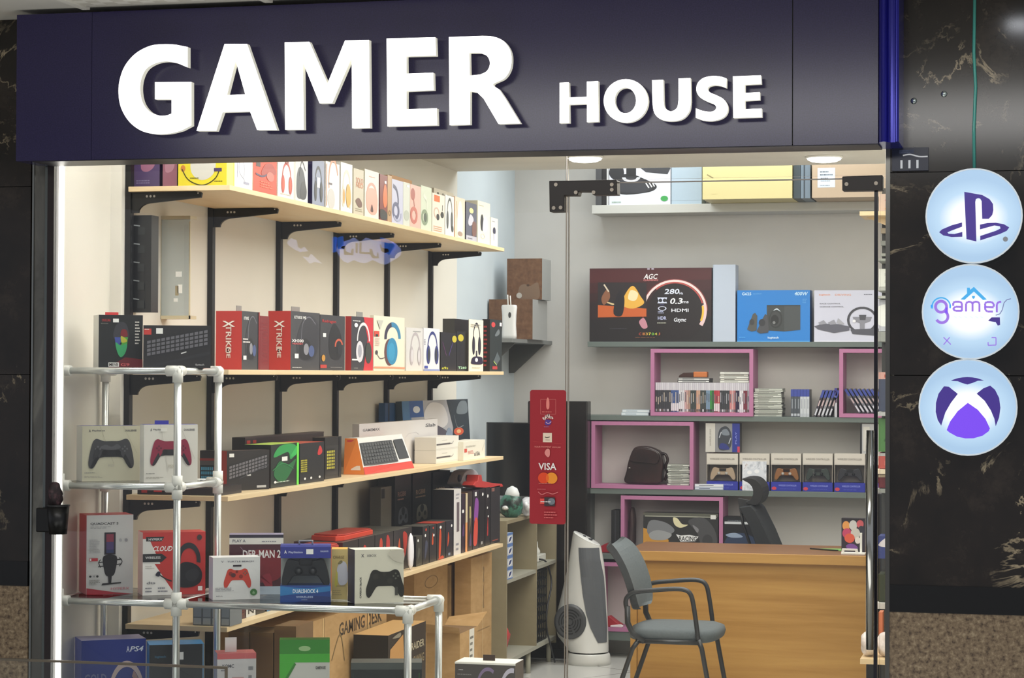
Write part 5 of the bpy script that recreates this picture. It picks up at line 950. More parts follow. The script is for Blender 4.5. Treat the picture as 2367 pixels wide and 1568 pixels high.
# corner shelf with brackets, boxes and router
zs = 1.765; xe = at(1270, 795, 'y', 12.35).x
cs = root('corner_shelf', (-2.95, 12.0, zs), 'grey corner shelf on two dark triangular brackets, high beside the rack', 'shelf')
mb = MB(); mb.box((-3.049, 11.45, zs), (xe, 12.42, zs+.02), mat('7c7e7c', .5)); mb.build('board', cs)
for y in (11.6, 12.3):
    mb = MB(); mb.prism([(-3.049, zs), (xe+.02-.04, zs), (xe-.03, zs-.012), (-3.02, zs-.165), (-3.049, zs-.165)], 'y', y, y+.016, mat('4a4a45', .5)); mb.build('bracket', cs)
CORK = speckle('brown_patterned_card', ['5c3d26', '6c4a30', '7a583c'], 30, .6)
e = fy(1142, 1231, 692, 11.80, zs+.0205)
pbox('carton', 'lower brown patterned carton with grey side on the corner shelf', 'box', (-3.04, 11.80), (e[1][0], 11.80), zs+.0205, e[3], .36, CORK, '', side='a3a4a2', top='6a4a34', right='a3a4a2', group='brown cartons on the corner shelf')
zt = e[3]; e = fy(1172, 1253, 598, 11.93, zt+.001)
pbox('carton', 'upper brown patterned carton stacked on the other, corner shelf', 'box', (max(-3.04, e[0][0]), 11.93), (e[1][0], 11.93), zt+.002, e[3], .22, CORK, 's 7c6450 .35,.02 .35,.3 .5,.38 .65,.33 .8,.4 .9,.38 .9,.02;e .6 .35 .04 .03 4a3424;e .35 .1 .08 .07 b8b4ac', side='9c9e9c', top='5c2a20', right='9c9e9c', group='brown cartons on the corner shelf')
p = at(1176, 786, 'y', 11.55); h0 = at(1176, 705, 'y', 11.55).z
r = root('router', (p.x, 11.56, zs+.0205), 'white waisted router with two aerials on the corner shelf', 'router')
hh = h0 - zs - .0205; mb = MB(); ww = .042
rings = [[(p.x + w*ww*math.copysign(abs(math.cos(q))**.5, math.cos(q)), 11.56 + .022*math.copysign(abs(math.sin(q))**.5, math.sin(q)), zs+.0205+hh*v) for q in [2*math.pi*j/20 for j in range(20)]] for v, w in ((0, .92), (.1, .95), (.4, .86), (.7, .9), (.93, 1), (.99, .93), (1, .8))]
mb.loft(rings, mat('e4e4e2', .3)); mb.build('body', r)
mb = MB(); mb.tube([(p.x-.008, 11.565, h0-.01), (p.x-.012, 11.57, h0+.055)], .003, WHITEP, 8); mb.build('aerial', r)
mb = MB(); mb.tube([(p.x+.008, 11.565, h0-.01), (p.x+.002, 11.57, h0+.05)], .003, WHITEP, 8); mb.build('aerial', r)
mb = MB(); mb.face([(p.x+.008+.008*math.cos(t*math.pi/5), 11.536, h0-.055+.016*math.sin(t*math.pi/5)) for t in range(10)], mat('3a3a3a', .5)); mb.build('logo', r)
mb = MB()
q = at(1128, 868, 'y', 10.9)
mb.tube(cr([(XL2+.006, 11.05, 1.62), (XL2+.012, 11.05, 1.5), (XL2+.006, 11.04, 1.43)], False), .004, mat('8d949a', .5), 6); mb.build('grey_string', loc=(XL2+.006, 11.05, 1.43), label='thin grey string hanging on the blue grey wall below second shelf end', cat='cord')
# ================================================================ red payment sign on the window
e = fy(1225, 1308, 902, YG-.004, at(1266, 1212, 'y', YG-.004).z)
w, h = e[1][0]-e[0][0], e[3]-e[2]; mb = MB(); mb.local = True
pts = []
for cx_, cz_, a0 in ((w/2-.007, h-.007, 0), (-w/2+.007, h-.007, 90), (-w/2+.007, .007, 180), (w/2-.007, .007, 270)):
    for i in range(5): t = math.radians(a0+90*i/4); pts.append((cx_+.007*math.cos(t), cz_+.007*math.sin(t)))
mb.prism(pts, 'y', 0, .004, mat('a31c29', .45))
A = Art(mb, w, .004, h)
A.run('o .5 .87 .27 .068 .001 b01f2c;l .003 d8706c .3,.93 .72,.93 .72,.82 .3,.82 .3,.93;s f08a80 .46,.87 .46,.92 .5,.945 .54,.92 .54,.87 .5,.855;x .34 .83 .66 .845 1 e07068;c .012 f0d0c8 .36,.795 .42,.78 .45,.81 .5,.79 .52,.82 .56,.79 .6,.80 .64,.785;s 5a3c90 .42,.745 .44,.775 .5,.78 .6,.77 .58,.745 .5,.735;c .006 d8a8c0 .45,.76 .52,.75 .6,.765;x .4 .722 .6 .73 1 a880b8;r .37 .61 .62 .68 f0dcc4;c .006 5a5040 .42,.65 .48,.645 .56,.65;r .44 .625 .56 .63 c0a890;l .0015 c84a48 .1,.615 .9,.6;t .5 .574 .74 .016 e88880 YOUR_PAYMENT_www.pay;s e8908a .42,.53 .48,.56 .56,.555 .56,.51 .5,.5;t .5 .43 .5 .052 f8f0ec VISA;e .4 .343 .16 .042 e84a20;e .62 .343 .16 .042 f5982c;s f06a20 .5,.375 .545,.343 .5,.311 .462,.343;x .26 .3 .75 .308 1 e89080;x .22 .255 .5 .265 1 d87878;c .006 d87878 .25,.24 .35,.22 .5,.235 .65,.225 .8,.24;r .3 .15 .46 .19 e85048;r .42 .135 .72 .2 3c3438;e .62 .17 .1 .025 788088;x .32 .16 .7 .175 1 e8e0dc;x .42 .04 .84 .1 3 d86a6a')
mb.build('payment_sign', loc=((e[0][0]+e[1][0])/2, YG-.004, e[2]), label='tall red card sign with payment logos stuck on the window beside the door', cat='sign')
# ================================================================ fan heater tower
FY = 11.93
fc = at(1361, 1530, 'y', FY)
fr = root('fan_heater', (fc.x, FY, 0), 'white and grey tower fan heater with round side grille on the floor', 'heater')
def lvl(y): return at(1361, y, 'y', FY).z
def hx(x0, x1, y): a = at(x0, y, 'y', FY); b = at(x1, y, 'y', FY); return (a.x+b.x)/2, (b.x-a.x)/2, a.z
def ering(x0, x1, y, dep, n=28, tilt=0):
    c, r_, z = hx(x0, x1, y); return [(c + r_*math.cos(q), FY + dep*math.sin(q), z - tilt*r_*math.cos(q)) for q in [2*math.pi*j/n for j in range(n)]]
mb = MB(); mb.loft([[(x, y, .0005) for x, y, z in ering(1311, 1411, 1530, .118)], ering(1311, 1411, 1522, .12), ering(1313, 1409, 1510, .118), ering(1316, 1406, 1507, .115)], mat('dddcd6', .3)); mb.build('base', fr)
WB = mat('e0dfd9', .28)
mb = MB(); mb.loft([ering(1316, 1406, 1504, .11), ering(1306, 1406, 1490, .105), ering(1290, 1406, 1470, .1), ering(1284, 1405, 1445, .097), ering(1288, 1404, 1415, .092), ering(1297, 1402, 1380, .088), ering(1306, 1400, 1340, .082), ering(1315, 1396, 1300, .078), ering(1320, 1391, 1268, .074, tilt=.15), ering(1325, 1389, 1246, .07, tilt=.48)], WB, cap=False); mb.build('body', fr)
mb = MB(); R0 = ering(1325, 1389, 1246, .07, tilt=.48); c0 = hx(1325, 1389, 1246); cc = (c0[0], FY, c0[2]+.004)
mb.loft([R0, [(cc[0]+(x-cc[0])*.92, FY+(y-FY)*.92, z+.006) for x, y, z in R0], [(cc[0]+(x-cc[0])*.01, FY, cc[2]+.006) for x, y, z in R0]], mat('e8e8e4', .3)); mb.build('top_cap', fr)
mb = MB()
for dx, rr in ((-.012, .008), (.022, .013)):
    mb.lathe([(rr, .0), (rr, .007), (.001, .008)], (cc[0]+dx, FY-.012, cc[2]+.004-.48*dx), mat('2a2b30', .4), 12)
    mb.build('knob', fr); mb = MB()
# grey front strip
GS = mat('5f6266', .35); rows = []
for x0, x1, y in ((1344, 1387, 1264), (1346, 1390, 1290), (1350, 1397, 1330), (1355, 1400, 1370), (1362, 1402, 1410), (1372, 1404, 1445), (1388, 1404, 1480)):
    rows.append((x0, x1, y))
body_rows = {1264: (1320, 1391, .073), 1290: (1317, 1395, .077), 1330: (1308, 1399, .081), 1370: (1299, 1402, .087), 1410: (1289, 1404, .092), 1445: (1284, 1405, .097), 1480: (1297, 1406, .102)}
verts = []
for x0, x1, y in rows:
    b0, b1, dp = body_rows[y]; c, r_, z = hx(b0, b1, y); row = []
    for i in range(9):
        X = at(x0 + (x1-x0)*i/8, y, 'y', FY).x; k = max(-.995, min(.995, (X-c)/r_)); q = math.acos(k)
        row.append((c + (r_+.003)*math.cos(q), FY - (dp+.004)*math.sin(q), z))
    verts.append(row)
for a, b in zip(verts, verts[1:]):
    for i in range(8): mb.face([b[i], b[i+1], a[i+1], a[i]], GS, True)
mb.build('grey_front', fr)
mb = MB(); c = at(1318, 1438, 'y', FY-.1); YF = FY-.108
def dring(r_, y): return [(c.x + r_*math.cos(t*math.pi/16), y, c.z + r_*1.08*math.sin(t*math.pi/16)) for t in range(32)]
rg = .0885
mb.loft([dring(rg, FY-.05), dring(rg, YF), dring(rg*.86, YF-.003)], mat('4b4c4e', .4)); o = mb.build('side_grille', fr)
mb = MB()
for k in (.72, .56, .40, .24):
    for a0 in (-60, 30, 120, 210):
        n = 8; q0 = [math.radians(a0 + 78*i/n) for i in range(n+1)]
        mb.face([(c.x+rg*k*math.cos(t), YF-.0045, c.z+rg*k*1.08*math.sin(t)) for t in q0] + [(c.x+rg*(k-.07)*math.cos(t), YF-.0045, c.z+rg*(k-.07)*1.08*math.sin(t)) for t in reversed(q0)], mat('1c1d1e', .6))
mb.build('grille_slots', o)
# ================================================================ desk
DZ = .75; dl, drr = -2.013, -.862; DY = 10.44
dk = root('desk', ((dl+drr)/2, 10.7, 0), 'honey coloured wooden counter desk behind the grey visitor chair', 'desk')
part('desktop', (dl, DY, DZ-.047), (drr, 11.02, DZ-.001), OAK, dk, .002); part('top_surface', (dl+.003, DY+.004, DZ-.001), (drr-.003, 11.017, DZ), OAKTOP, dk)
part('front_panel', (dl+.06, DY+.035, .02), (drr-.002, DY+.053, DZ-.047), OAK, dk)
part('end_panel', (dl+.028, DY+.02, 0), (dl+.058, 10.99, DZ-.047), OAK, dk); part('end_panel', (drr-.03, DY+.056, 0), (drr-.002, 10.99, DZ-.047), OAK, dk)
# goods on the desk
z0 = DZ+.0008
e = fy(1945, 1999, 1199, 10.62, z0)
pbox('picture_box', 'colourful box with round orange, red and grey fruit shapes on desk end', 'box', e[0], e[1], z0, e[3], .05, '2c2330', 'e .2 .78 .16 .14 e09a50;e .5 .8 .17 .15 c8c8c4;e .8 .84 .15 .12 c85a60;e .85 .65 .14 .14 32323c;e .24 .56 .2 .15 c04468;e .6 .56 .2 .16 c8c4bc;e .35 .42 .22 .14 d85a40;e .7 .36 .12 .1 e0d8d0;s 7a4a98 .2,.2 .4,.26 .6,.22 .7,.12 .3,.1;r 0 .96 1 1 1a1518', side='3a3040', top='1c161c')
a = at(1944, 1281, 'y', 10.50); b = at(1999, 1281, 'y', 10.50)
r = root('card_holder', ((a.x+b.x)/2, 10.52, z0), 'small white card holder in front of the colourful box on desk', 'holder')
mb = MB(); mb.box((a.x, 10.50, z0), (b.x, 10.57, z0+.006), WHITEP); mb.build('base', r)
mb = MB(); wN = (b.x-a.x)*.72; mb.prism([(a.x, z0+.006), (a.x+.004, z0+.026), (a.x+wN-.004, z0+.026), (a.x+wN, z0+.006), (a.x+wN-.012, z0+.006), (a.x+wN-.015, z0+.018), (a.x+.015, z0+.018), (a.x+.012, z0+.006)], 'y', 10.505, 10.52, WHITEP); mb.build('clip', r)
mb = MB(); c0 = at(1990, 1281, 'y', 10.53).x; mb.box((c0-.005, 10.53, z0+.006), (c0+.005, 10.54, z0+.10), WHITEP); mb.build('post', r)
p0 = at(1872, 1269, 'z', z0+.002)
mb = MB(); mb.prism([(p0.x, p0.y), (p0.x+.13, p0.y-.07), (p0.x+.17, p0.y-.06), (p0.x+.17, p0.y+.06), (p0.x+.05, p0.y+.03)], 'z', z0, z0+.002, mat('6ea050', .5)); mb.prism([(p0.x, p0.y-.004), (p0.x+.14, p0.y-.085), (p0.x+.145, p0.y-.08), (p0.x+.004, p0.y+.002)], 'z', z0+.002, z0+.006, mat('2a2420', .5))
mb.build('green_folder', loc=tuple(p0), label='flat green leaflet with dark edge lying on the desk', cat='leaflet')
# ================================================================ grey visitor chair
CY = 9.88; cp2 = lambda x, y, Y=CY: at(x, y, 'y', Y)
FAB = speckle('grey_fabric', ['545b5e', '5d6568'], 120, .8, bump=.2); STEEL = mat('3c3e40', .35, .4)
ch = root('visitor_chair', (cp2(1560, 1690).x, CY, 0), 'grey padded visitor chair with looped steel arms in front of the desk', 'chair')
s0, s1 = cp2(1462, 1450), cp2(1672, 1450); sx, sw = (s0.x+s1.x)/2, (s1.x-s0.x)/2; zt = at(1560, 1428, 'y', CY+.1).z; zt = .468
mb = MB(); sp = lambda v, p: math.copysign(abs(v)**p, v)
rings = [[(sx + sw*k*sp(math.cos(q), .55), CY + .225*k*sp(math.sin(q), .55), z) for q in [2*math.pi*j/36 for j in range(36)]] for k, z in ((.86, zt-.062), (.97, zt-.052), (1, zt-.03), (.97, zt-.01), (.85, zt), (.5, zt+.004), (.05, zt+.005))]
mb.loft(rings, FAB); mb.build('seat', ch)
prof = [cp2(x, y) for x, y in cr([(1473, 1404), (1470, 1380), (1462, 1345), (1448, 1308), (1430, 1278), (1412, 1262)], False, 3)]
def backgrid(off):
    G = []
    n = len(prof)
    for i, p in enumerate(prof):
        v = i/(n-1); hwid = .215*(1 - .30*abs(2*v-1)**3.5 - .12*max(0, .5-v)); q = prof[min(i+1, n-1)] - prof[max(i-1, 0)]; nn = Vector((q.z, 0, -q.x)).normalized()
        row = []
        for j in range(13):
            s_ = -1 + j/6; bow = .03*s_*s_; P = p + nn*(off + bow*1.0); e_ = 1 if 0 < i < n-1 else .88
            row.append((P.x, CY + s_*hwid*e_, P.z))
        G.append(row)
    return G
mb = MB(); Fg = backgrid(.012); Bg = backgrid(-.018)
for G, fl in ((Fg, False), (Bg, True)):
    for a, b in zip(G, G[1:]):
        for j in range(12):
            q = [a[j], a[j+1], b[j+1], b[j]]; mb.face(q[::-1] if fl else q, FAB if not fl else mat('3a3d40', .5), True)
n = len(Fg)
for i in range(n-1):
    for j in (0, 12): q = [Fg[i][j], Fg[i+1][j], Bg[i+1][j], Bg[i][j]]; mb.face(q, mat('3a3d40', .5))
for i in (0, n-1):
    for j in range(12): mb.face([Fg[i][j], Fg[i][j+1], Bg[i][j+1], Bg[i][j]], mat('3a3d40', .5))
mb.build('backrest', ch)
YN, YF_ = 9.655, 10.10
A0 = [(1449, 1408), (1446, 1392), (1452, 1378), (1470, 1369), (1510, 1365), (1560, 1362), (1585, 1365), (1597, 1376), (1603, 1400), (1609, 1440), (1614, 1482)]
for Y in (YN, YF_):
    P = [at(x, y, 'y', YN) for x, y in cr(A0, False, 3)]; mb = MB(); mb.tube([(p.x, Y, p.z) for p in P], .0105, STEEL, 10); mb.build('armrest', ch)
    for pth in ([(1614, 1480), (1622, 1500), (1640, 1600)], [(1478, 1478), (1462, 1500), (1400, 1680)]):
        a, b, c = [at(x, y, 'y', YN) for x, y in pth]; d_ = (c-b); t = (0.0 - c.z)/d_.z if d_.z else 0; fl = c + d_*t
        mb = MB(); mb.tube([(a.x, Y, a.z), (b.x, Y, b.z), (fl.x, Y, .002)], .011, STEEL, 10); mb.build('leg', ch)
    P = [at(x, y, 'y', YN) for x, y in ((1450, 1402), (1451, 1440), (1462, 1465), (1490, 1484))]; mb = MB(); mb.tube([(p.x, Y, p.z) for p in P], .013, STEEL, 10); mb.build('back_support', ch)
    a = at(1470, 1482, 'y', YN); b = at(1616, 1486, 'y', YN); mb = MB(); mb.tube([(a.x, Y, a.z), (b.x, Y, a.z)], .011, STEEL, 10); mb.build('seat_rail', ch)
a = at(1612, 1486, 'y', YN); mb = MB(); mb.tube([(a.x-.02, YN, a.z), (a.x-.02, YF_, a.z)], .011, STEEL, 10); mb.build('cross_rail', ch)
# ================================================================ office chair behind the desk
OY = 11.5; BKM = mat('17181a', .6)
oc = root('office_chair', (at(1755, 1250, 'y', OY).x, OY, 0), 'black high-backed office chair with curved headrest behind the desk', 'office chair')
Zo = lambda l: [(lambda p: (p.x, p.z))(at(x, y, 'y', OY-.12)) for x, y in l]
mb = MB(); mb.prism(Zo(cr([(1714, 1108), (1728, 1105), (1745, 1108), (1758, 1120), (1764, 1137), (1760, 1157), (1748, 1169), (1728, 1166), (1722, 1161), (1734, 1156), (1741, 1142), (1738, 1126), (1728, 1116)], n=2)), 'y', OY-.12, OY+.13, BKM); mb.build('headrest', oc, bevel=.006)
mb = MB(); mb.prism(Zo([(1700, 1155), (1725, 1160), (1742, 1168), (1742, 1176), (1716, 1173), (1712, 1190), (1704, 1186)]), 'y', OY-.03, OY+.03, mat('2a2b2d', .5)); mb.build('headrest_arm', oc)
mb = MB(); mb.prism(Zo([(1712, 1172), (1738, 1168), (1750, 1180), (1775, 1230), (1812, 1320), (1790, 1322), (1752, 1262), (1735, 1215)]), 'y', OY-.18, OY+.2, speckle('black_mesh', ['14171a', '22272b'], 150, .7)); mb.build('backrest', oc, bevel=.004)
mb = MB(); mb.tube([(p[0], OY, p[1]) for p in Zo([(1706, 1186), (1710, 1215), (1722, 1250), (1745, 1320)])], .008, mat('2e2f32', .4), 8); mb.build('back_post', oc)
p = at(1775, 1330, 'y', OY)
mb = MB(); mb.box((p.x-.02, OY-.22, .44), (p.x+.36, OY+.22, .50), BKM); mb.build('seat', oc, bevel=.02)
mb = MB(); mb.tube([(p.x+.17, OY, .08), (p.x+.17, OY, .44)], .025, STEEL, 12); mb.build('gas_post', oc)
for k in range(5):
    t = k*2*math.pi/5+.3; e_ = (p.x+.17+.24*math.cos(t), OY+.24*math.sin(t)); mb = MB(); mb.tube([(p.x+.17, OY, .10), (e_[0], e_[1], .07)], .016, mat('26272a', .4), 8); lg = mb.build('leg', oc)
    mb = MB(); mb.tube([(e_[0]-.012, e_[1], .03), (e_[0]+.012, e_[1], .03)], .029, BKM, 12); mb.build('castor', lg)
# ================================================================ back wall shelves
BY, XBR = 12.2, XR-.005
xl = at(1358, 868, 'y', BY).x
GSM = mat('66706b', .5)
for z0, z1, x0, m, lab in ((2.50, 2.548, at(1368, 480, 'y', BY-.03).x, mat('bdbcb6', .5), 'highest back wall shelf, pale, under the ceiling'), (1.75, 1.779, xl, GSM, 'grey back wall shelf carrying monitor and speaker boxes'), (1.336, 1.364, xl, GSM, 'grey back wall shelf with rows of game cases'), (.922, .953, xl, GSM, 'grey back wall shelf with controller boxes and leather bag'), (.555, .585, xl, GSM, 'grey back wall shelf just above the desk level behind'), (.10, .15, xl, GSM, 'lowest grey back wall shelf near the floor')):
    mb = MB(); mb.box((x0, BY if z0 < 2 else BY-.03, z0), (XBR, YB-.001, z1), m); mb.build('back_shelf', loc=(x0, BY, z0), label=lab, cat='shelf', group='shelves on the back wall', bevel=.0015)
mb = MB(); mb.box((xl-.022, BY+.01, 0), (xl-.003, YB-.001, 1.364), mat('7b827e', .5)); mb.build('side_board', loc=(xl, BY, 0), label='upright grey board closing the left end of the back shelves', cat='board')
def frame(x0, y0, x1, y1, z0, lab, zt=None):
    a = at(x0, y0, 'y', BY-.005); b = at(x1, y0, 'y', BY-.005); X1 = min(b.x, XBR-.01); zt = zt or a.z; t = .021
    mb = MB(); Y0, Y1 = BY-.005, YB-.03
    mb.box((a.x, Y0, z0), (X1, Y1, z0+t), PINK); mb.box((a.x, Y0, zt-t), (X1, Y1, zt), PINK); mb.box((a.x, Y0, z0+t), (a.x+t, Y1, zt-t), PINK); mb.box((X1-t, Y0, z0+t), (X1, Y1, zt-t), PINK)
    return mb.build('pink_cube_shelf', loc=((a.x+X1)/2, BY, z0), label=lab, cat='shelf', group='pink open frames on the back wall'), a.x+t, X1-t, z0+t, zt-t
fA = frame(1504, 807, 1741, 962, 1.3645, 'pink open frame packed with game cases, upper middle of back wall')
fB = frame(1367, 974, 1603, 1128, .9535, 'pink open frame holding a dark leather bag')
fC = frame(1435, 1146, 1671, 1290, .5855, 'pink open frame with black yellow box behind the desk')
fD = frame(1940, 807, 2176, 962, 1.3645, 'pink open frame with leaning cases at right, cut by the door edge')
fE = frame(1380, 1300, 1616, 1460, .1505, 'pink open frame low behind the fan heater')
# top shelf goods
zt = 2.5485
def bk(x0, x1, yt, z0, d, c, art, lab, Y=BY+.005, nm='box', side=None, top=None, gr=None, **kw):
    e = fy(x0, x1, yt, Y, z0); return pbox(nm, lab, 'box', e[0], e[1], e[2], e[3], d, c, art, side=side, top=top, group=gr, **kw)
bk(1377, 1391, 385, zt, .15, '47474a', '', 'dark grey slim box at left end of the highest back shelf')
bk(1392, 1407, 372, zt, .15, '1d1b1f', 'r .7 .0 1 1 c8c8c8', 'black slim box beside the white joystick box')
e = fy(1408, 1550, 385, BY+.0, zt)
pbox('console_box', 'white box with large black joystick picture and green round badge', 'box', e[0], e[1], zt, zt+.34, .16, 'd4d6e0', 's 2c2c30 .1,.34 .2,.5 .4,.5 .55,.44 .75,.34 .76,.26 .6,.2 .2,.18;s 3a3a40 .12,.24 .2,.42 .42,.44 .62,.36 .7,.27 .5,.2;o .36 .46 .15 .08 .4 c8c8cc 180 360;r .28 .48 .44 .66 1e1e22;s 2a2a2e .0,.52 .05,.66 .2,.66 .24,.5 .1,.42;p 38383e .5,.62 .6,.54 .95,.5 1,.6 .9,.7 .6,.7;l .02 f0f0f0 .6,.36 .65,.28;l .02 f0f0f0 .65,.37 .7,.29;l .02 f0f0f0 .7,.38 .74,.3;e .9 .1 .06 .045 3f9a50;t .12 .05 .16 .025 80a080 XBOX', group='boxes on the highest back shelf')
bk(1552, 1622, 385, zt, .15, 'a9bac8', 'r 0 .1 1 .11 9aa8b4', 'plain pale blue box right of the joystick box')
def bk2(x0, x1, art, lab, c, zz=.32):
    Y = 11.88; a = at(x0, 430, 'y', Y); b = at(x1, 430, 'y', Y); return pbox('carton', lab, 'box', (a.x, Y), (b.x, Y), zt, zt+zz, YB-Y-.02, c, art, side=c, top=c, group='cartons on the highest back shelf')
bk2(1624, 1831, 'l .02 8a8058 .05,.42 .12,.36;x .1 .08 .2 .1 1 c0b080', 'large cream carton overhanging the highest back shelf', 'cabd88')
bk(1834, 1850, 380, zt, .3, '3c464c', '', Y=11.9, lab='dark blue grey slim box right of the cream carton'); bk(1851, 1873, 380, zt, .3, '6c7a86', 'r .3 0 .45 1 39424a', Y=11.9, lab='grey blue slim box, second right of the cream carton')
bk2(1877, 2062, 'r .07 .17 .29 .50 c9d4e2;x .1 .36 .26 .46 2 606870;x .11 .27 .25 .34 3 707880;x .1 .19 .26 .22 1 9098a0', 'tan carton with a white address label on the highest back shelf', 'b39e86')
# second shelf: monitor, speaker, wheel
z2_ = 1.7795
bk(1363, 1645, 620, z2_, .14, '1b1517', 'p 2a1618 0,.3 1,.34 1,.46 0,.42;p 281517 0,.42 1,.46 1,.58 0,.54;p 33181a 0,.54 1,.58 1,.7 0,.66;p 401b1d 0,.66 1,.7 1,.84 0,.80;p 4e1f21 0,.80 1,.84 1,1 0,1;e .72 .42 .24 .385 1c1416;o .7 .42 .27 .43 .04 8a3a38 0 195;o .7 .42 .262 .42 .07 f0d8d4 10 190;o .7 .42 .24 .39 .05 b8504a 15 130;o .7 .42 .262 .42 .12 e8c8c8 -30 12;o .7 .42 .24 .385 .07 f0c040 -22 10;s c88a98 .41,.27 .45,.32 .48,.2 .44,.18;p 2a2224 .07,.33 .47,.34 .47,.8 .07,.81;p c8602c .07,.33 .47,.34 .47,.45 .07,.5;s e8b048 .27,.5 .3,.66 .36,.76 .42,.62 .45,.52 .36,.45;s f0e0b0 .32,.58 .34,.7 .4,.66 .38,.56;s 1e1a20 .2,.38 .22,.6 .26,.7 .29,.58 .27,.36;s d8c090 .12,.55 .2,.52 .19,.5;s 8a5a40 .1,.6 .15,.72 .17,.6 .12,.5;l .02 d8c8b0 .12,.78 .16,.68;t .505 .885 .11 .07 f0e8e8 AGC 0 .25;t .505 .835 .12 .025 d88080 GAMING;t .68 .68 .12 .07 e0e4f4 280 0 .2;t .755 .655 .03 .03 e0e4f4 Hz;p d8dcf0 .56,.6 .57,.55 .56,.52 .64,.52 .63,.55 .64,.6;e .585 .56 .015 .025 2a2a30;e .62 .56 .015 .025 2a2a30;x .58 .49 .62 .51 1 5a5a90;t .715 .55 .1 .08 f0f0f4 0.3 0 .25;t .79 .535 .05 .03 e8e8f0 ms;o .6 .45 .035 .03 .25 d8dcf0;x .565 .38 .635 .42 2 c8ccf0;t .745 .425 .14 .045 e8e8f0 HDMI;t .6 .32 .07 .045 c8ccf0 HDR;x .56 .24 .64 .27 1 a8a898;t .745 .29 .1 .07 e8e8f0 Gsync 0 .2;t .42 .105 .02 .035 c04838 C;t .45 .105 .02 .035 a86838 I;t .475 .105 .02 .035 c8a048 3;t .5 .105 .02 .035 e0d840 7;t .525 .105 .02 .035 80c850 0;t .55 .105 .02 .035 c8c848 4;t .575 .105 .02 .035 a85838 J;x .38 .05 .62 .065 1 8a5a40;x .17 .17 .32 .185 1 44444c;l .004 4a3a3c 0,.99 1,.99;t .505 .985 .06 .02 e0d8e8 :: ', 'large dark monitor box with red glowing ring picture on the back shelf', nm='monitor_box', side='120e10', top='2a1618')
bk(1648, 1700, 612, z2_, .12, 'bac4d4', 'r .0 0 .04 1 a8b4c4', 'plain pale blue white box between monitor and blue speaker boxes')
bk(1704, 1872, 671, z2_, .13, '1f7fd0', 't .13 .93 .13 .055 c8e4f8 G625;t .28 .93 .12 .03 68b0e8 speaker;t .88 .93 .18 .07 c8e8fc 400W 0 .2;x .9 .74 .97 .84 3 58a4e4;p 3a3e3e .41,.22 .65,.2 .65,.7 .41,.7;p 45494a .65,.2 .87,.23 .87,.7 .65,.7;r .41 .69 .87 .71 2a2c2c;e .535 .44 .09 .18 2a2c2c;e .53 .44 .075 .15 3a3c3c;e .52 .42 .055 .1 1c1e1e;e .51 .37 .02 .03 787a7a;s c8d4dc .5,.6 .55,.65 .6,.58 .55,.62;p 50504c .14,.24 .2,.2 .27,.22 .28,.5 .25,.56 .22,.54;e .205 .38 .035 .06 38383a;p 48484c .27,.2 .32,.16 .43,.18 .44,.25 .42,.5 .39,.54 .35,.44;e .345 .37 .045 .07 303034;t .5 .075 .15 .05 d8f0fc logitech;x .03 .07 .16 .1 1 58b0f0;r .0 0 1 .015 58b0f0', 'bright blue speaker box on the grey back shelf', nm='speaker_box', side='1a68b0', top='2a88d8')
bk(1882, 2068, 671, z2_, .14, 'cfd0e0', 't .13 .91 .14 .04 e0906c logitech;t .36 .91 .2 .035 e0a088 DRIVING;x .62 .9 .75 .93 1 606070;t .2 .74 .26 .025 70707a RACE_CONTROL;t .22 .68 .3 .025 70707a CHANGE_CONTROL;o .6 .42 .19 .26 .16 3c3c44;p 8a8a94 .48,.48 .72,.48 .7,.4 .63,.36 .63,.25 .57,.25 .57,.36 .5,.4;p 4a4a52 .56,.52 .65,.52 .64,.42 .57,.42;p 50505a .45,.24 .8,.26 .84,.14 .75,.12 .48,.15;p 5c5c68 .0,.3 .1,.35 .3,.34 .44,.3 .44,.22 .25,.17 .05,.24;p 9898a2 .05,.37 .12,.42 .16,.35 .08,.33;p 9898a2 .17,.37 .25,.43 .28,.34 .2,.33;p a8a8b0 .28,.37 .3,.46 .38,.35 .33,.33;e .5 .4 .02 .03 f0f0f4;r 0 0 1 .02 e8e8f4', 'white steering wheel and pedals box behind the door edge', nm='wheel_box', side='a8a8b8', top='e8e8f0')
# game cases packed upright in the pink frame
rg = random.Random(3)
seq = ['38383e']*8 + ['3f568c']*4 + ['d8d4d8']*3 + ['c8a0a0', 'b89088', 'a88878'] + ['38403e']*3 + ['c89a84', 'c8a088'] + ['3c4240']*3 + ['7890a8']*2 + ['3a8a40', '2a6a34'] + ['b03040', 'b03844', 'c04050'] + ['34363a']*5 + ['c88080', 'd0a0a0', 'b87070'] + ['2c1a3c']*2 + ['e0dce0']*2 + ['7a3040']*2 + ['a8a0a8']
cn = {'38383e': 'charcoal', '3f568c': 'blue', 'd8d4d8': 'white', 'c8a0a0': 'pink', 'b89088': 'dusty pink', 'a88878': 'tan', '38403e': 'dark green', 'c89a84': 'peach', 'c8a088': 'peach', '3c4240': 'dark grey', '7890a8': 'light blue', '3a8a40': 'green', '2a6a34': 'deep green', 'b03040': 'red', 'b03844': 'red', 'c04050': 'bright red', '34363a': 'slate black', 'c88080': 'rose', 'd0a0a0': 'pale rose', 'b87070': 'rose', '2c1a3c': 'purple', 'e0dce0': 'white', '7a3040': 'maroon', 'a8a0a8': 'grey'}
_, xa_, xb_, za_, zb_ = fA
n = len(seq); pw = (xb_-xa_-.006)/n; hh = .165; GA = 'game cases packed in the upper pink frame'
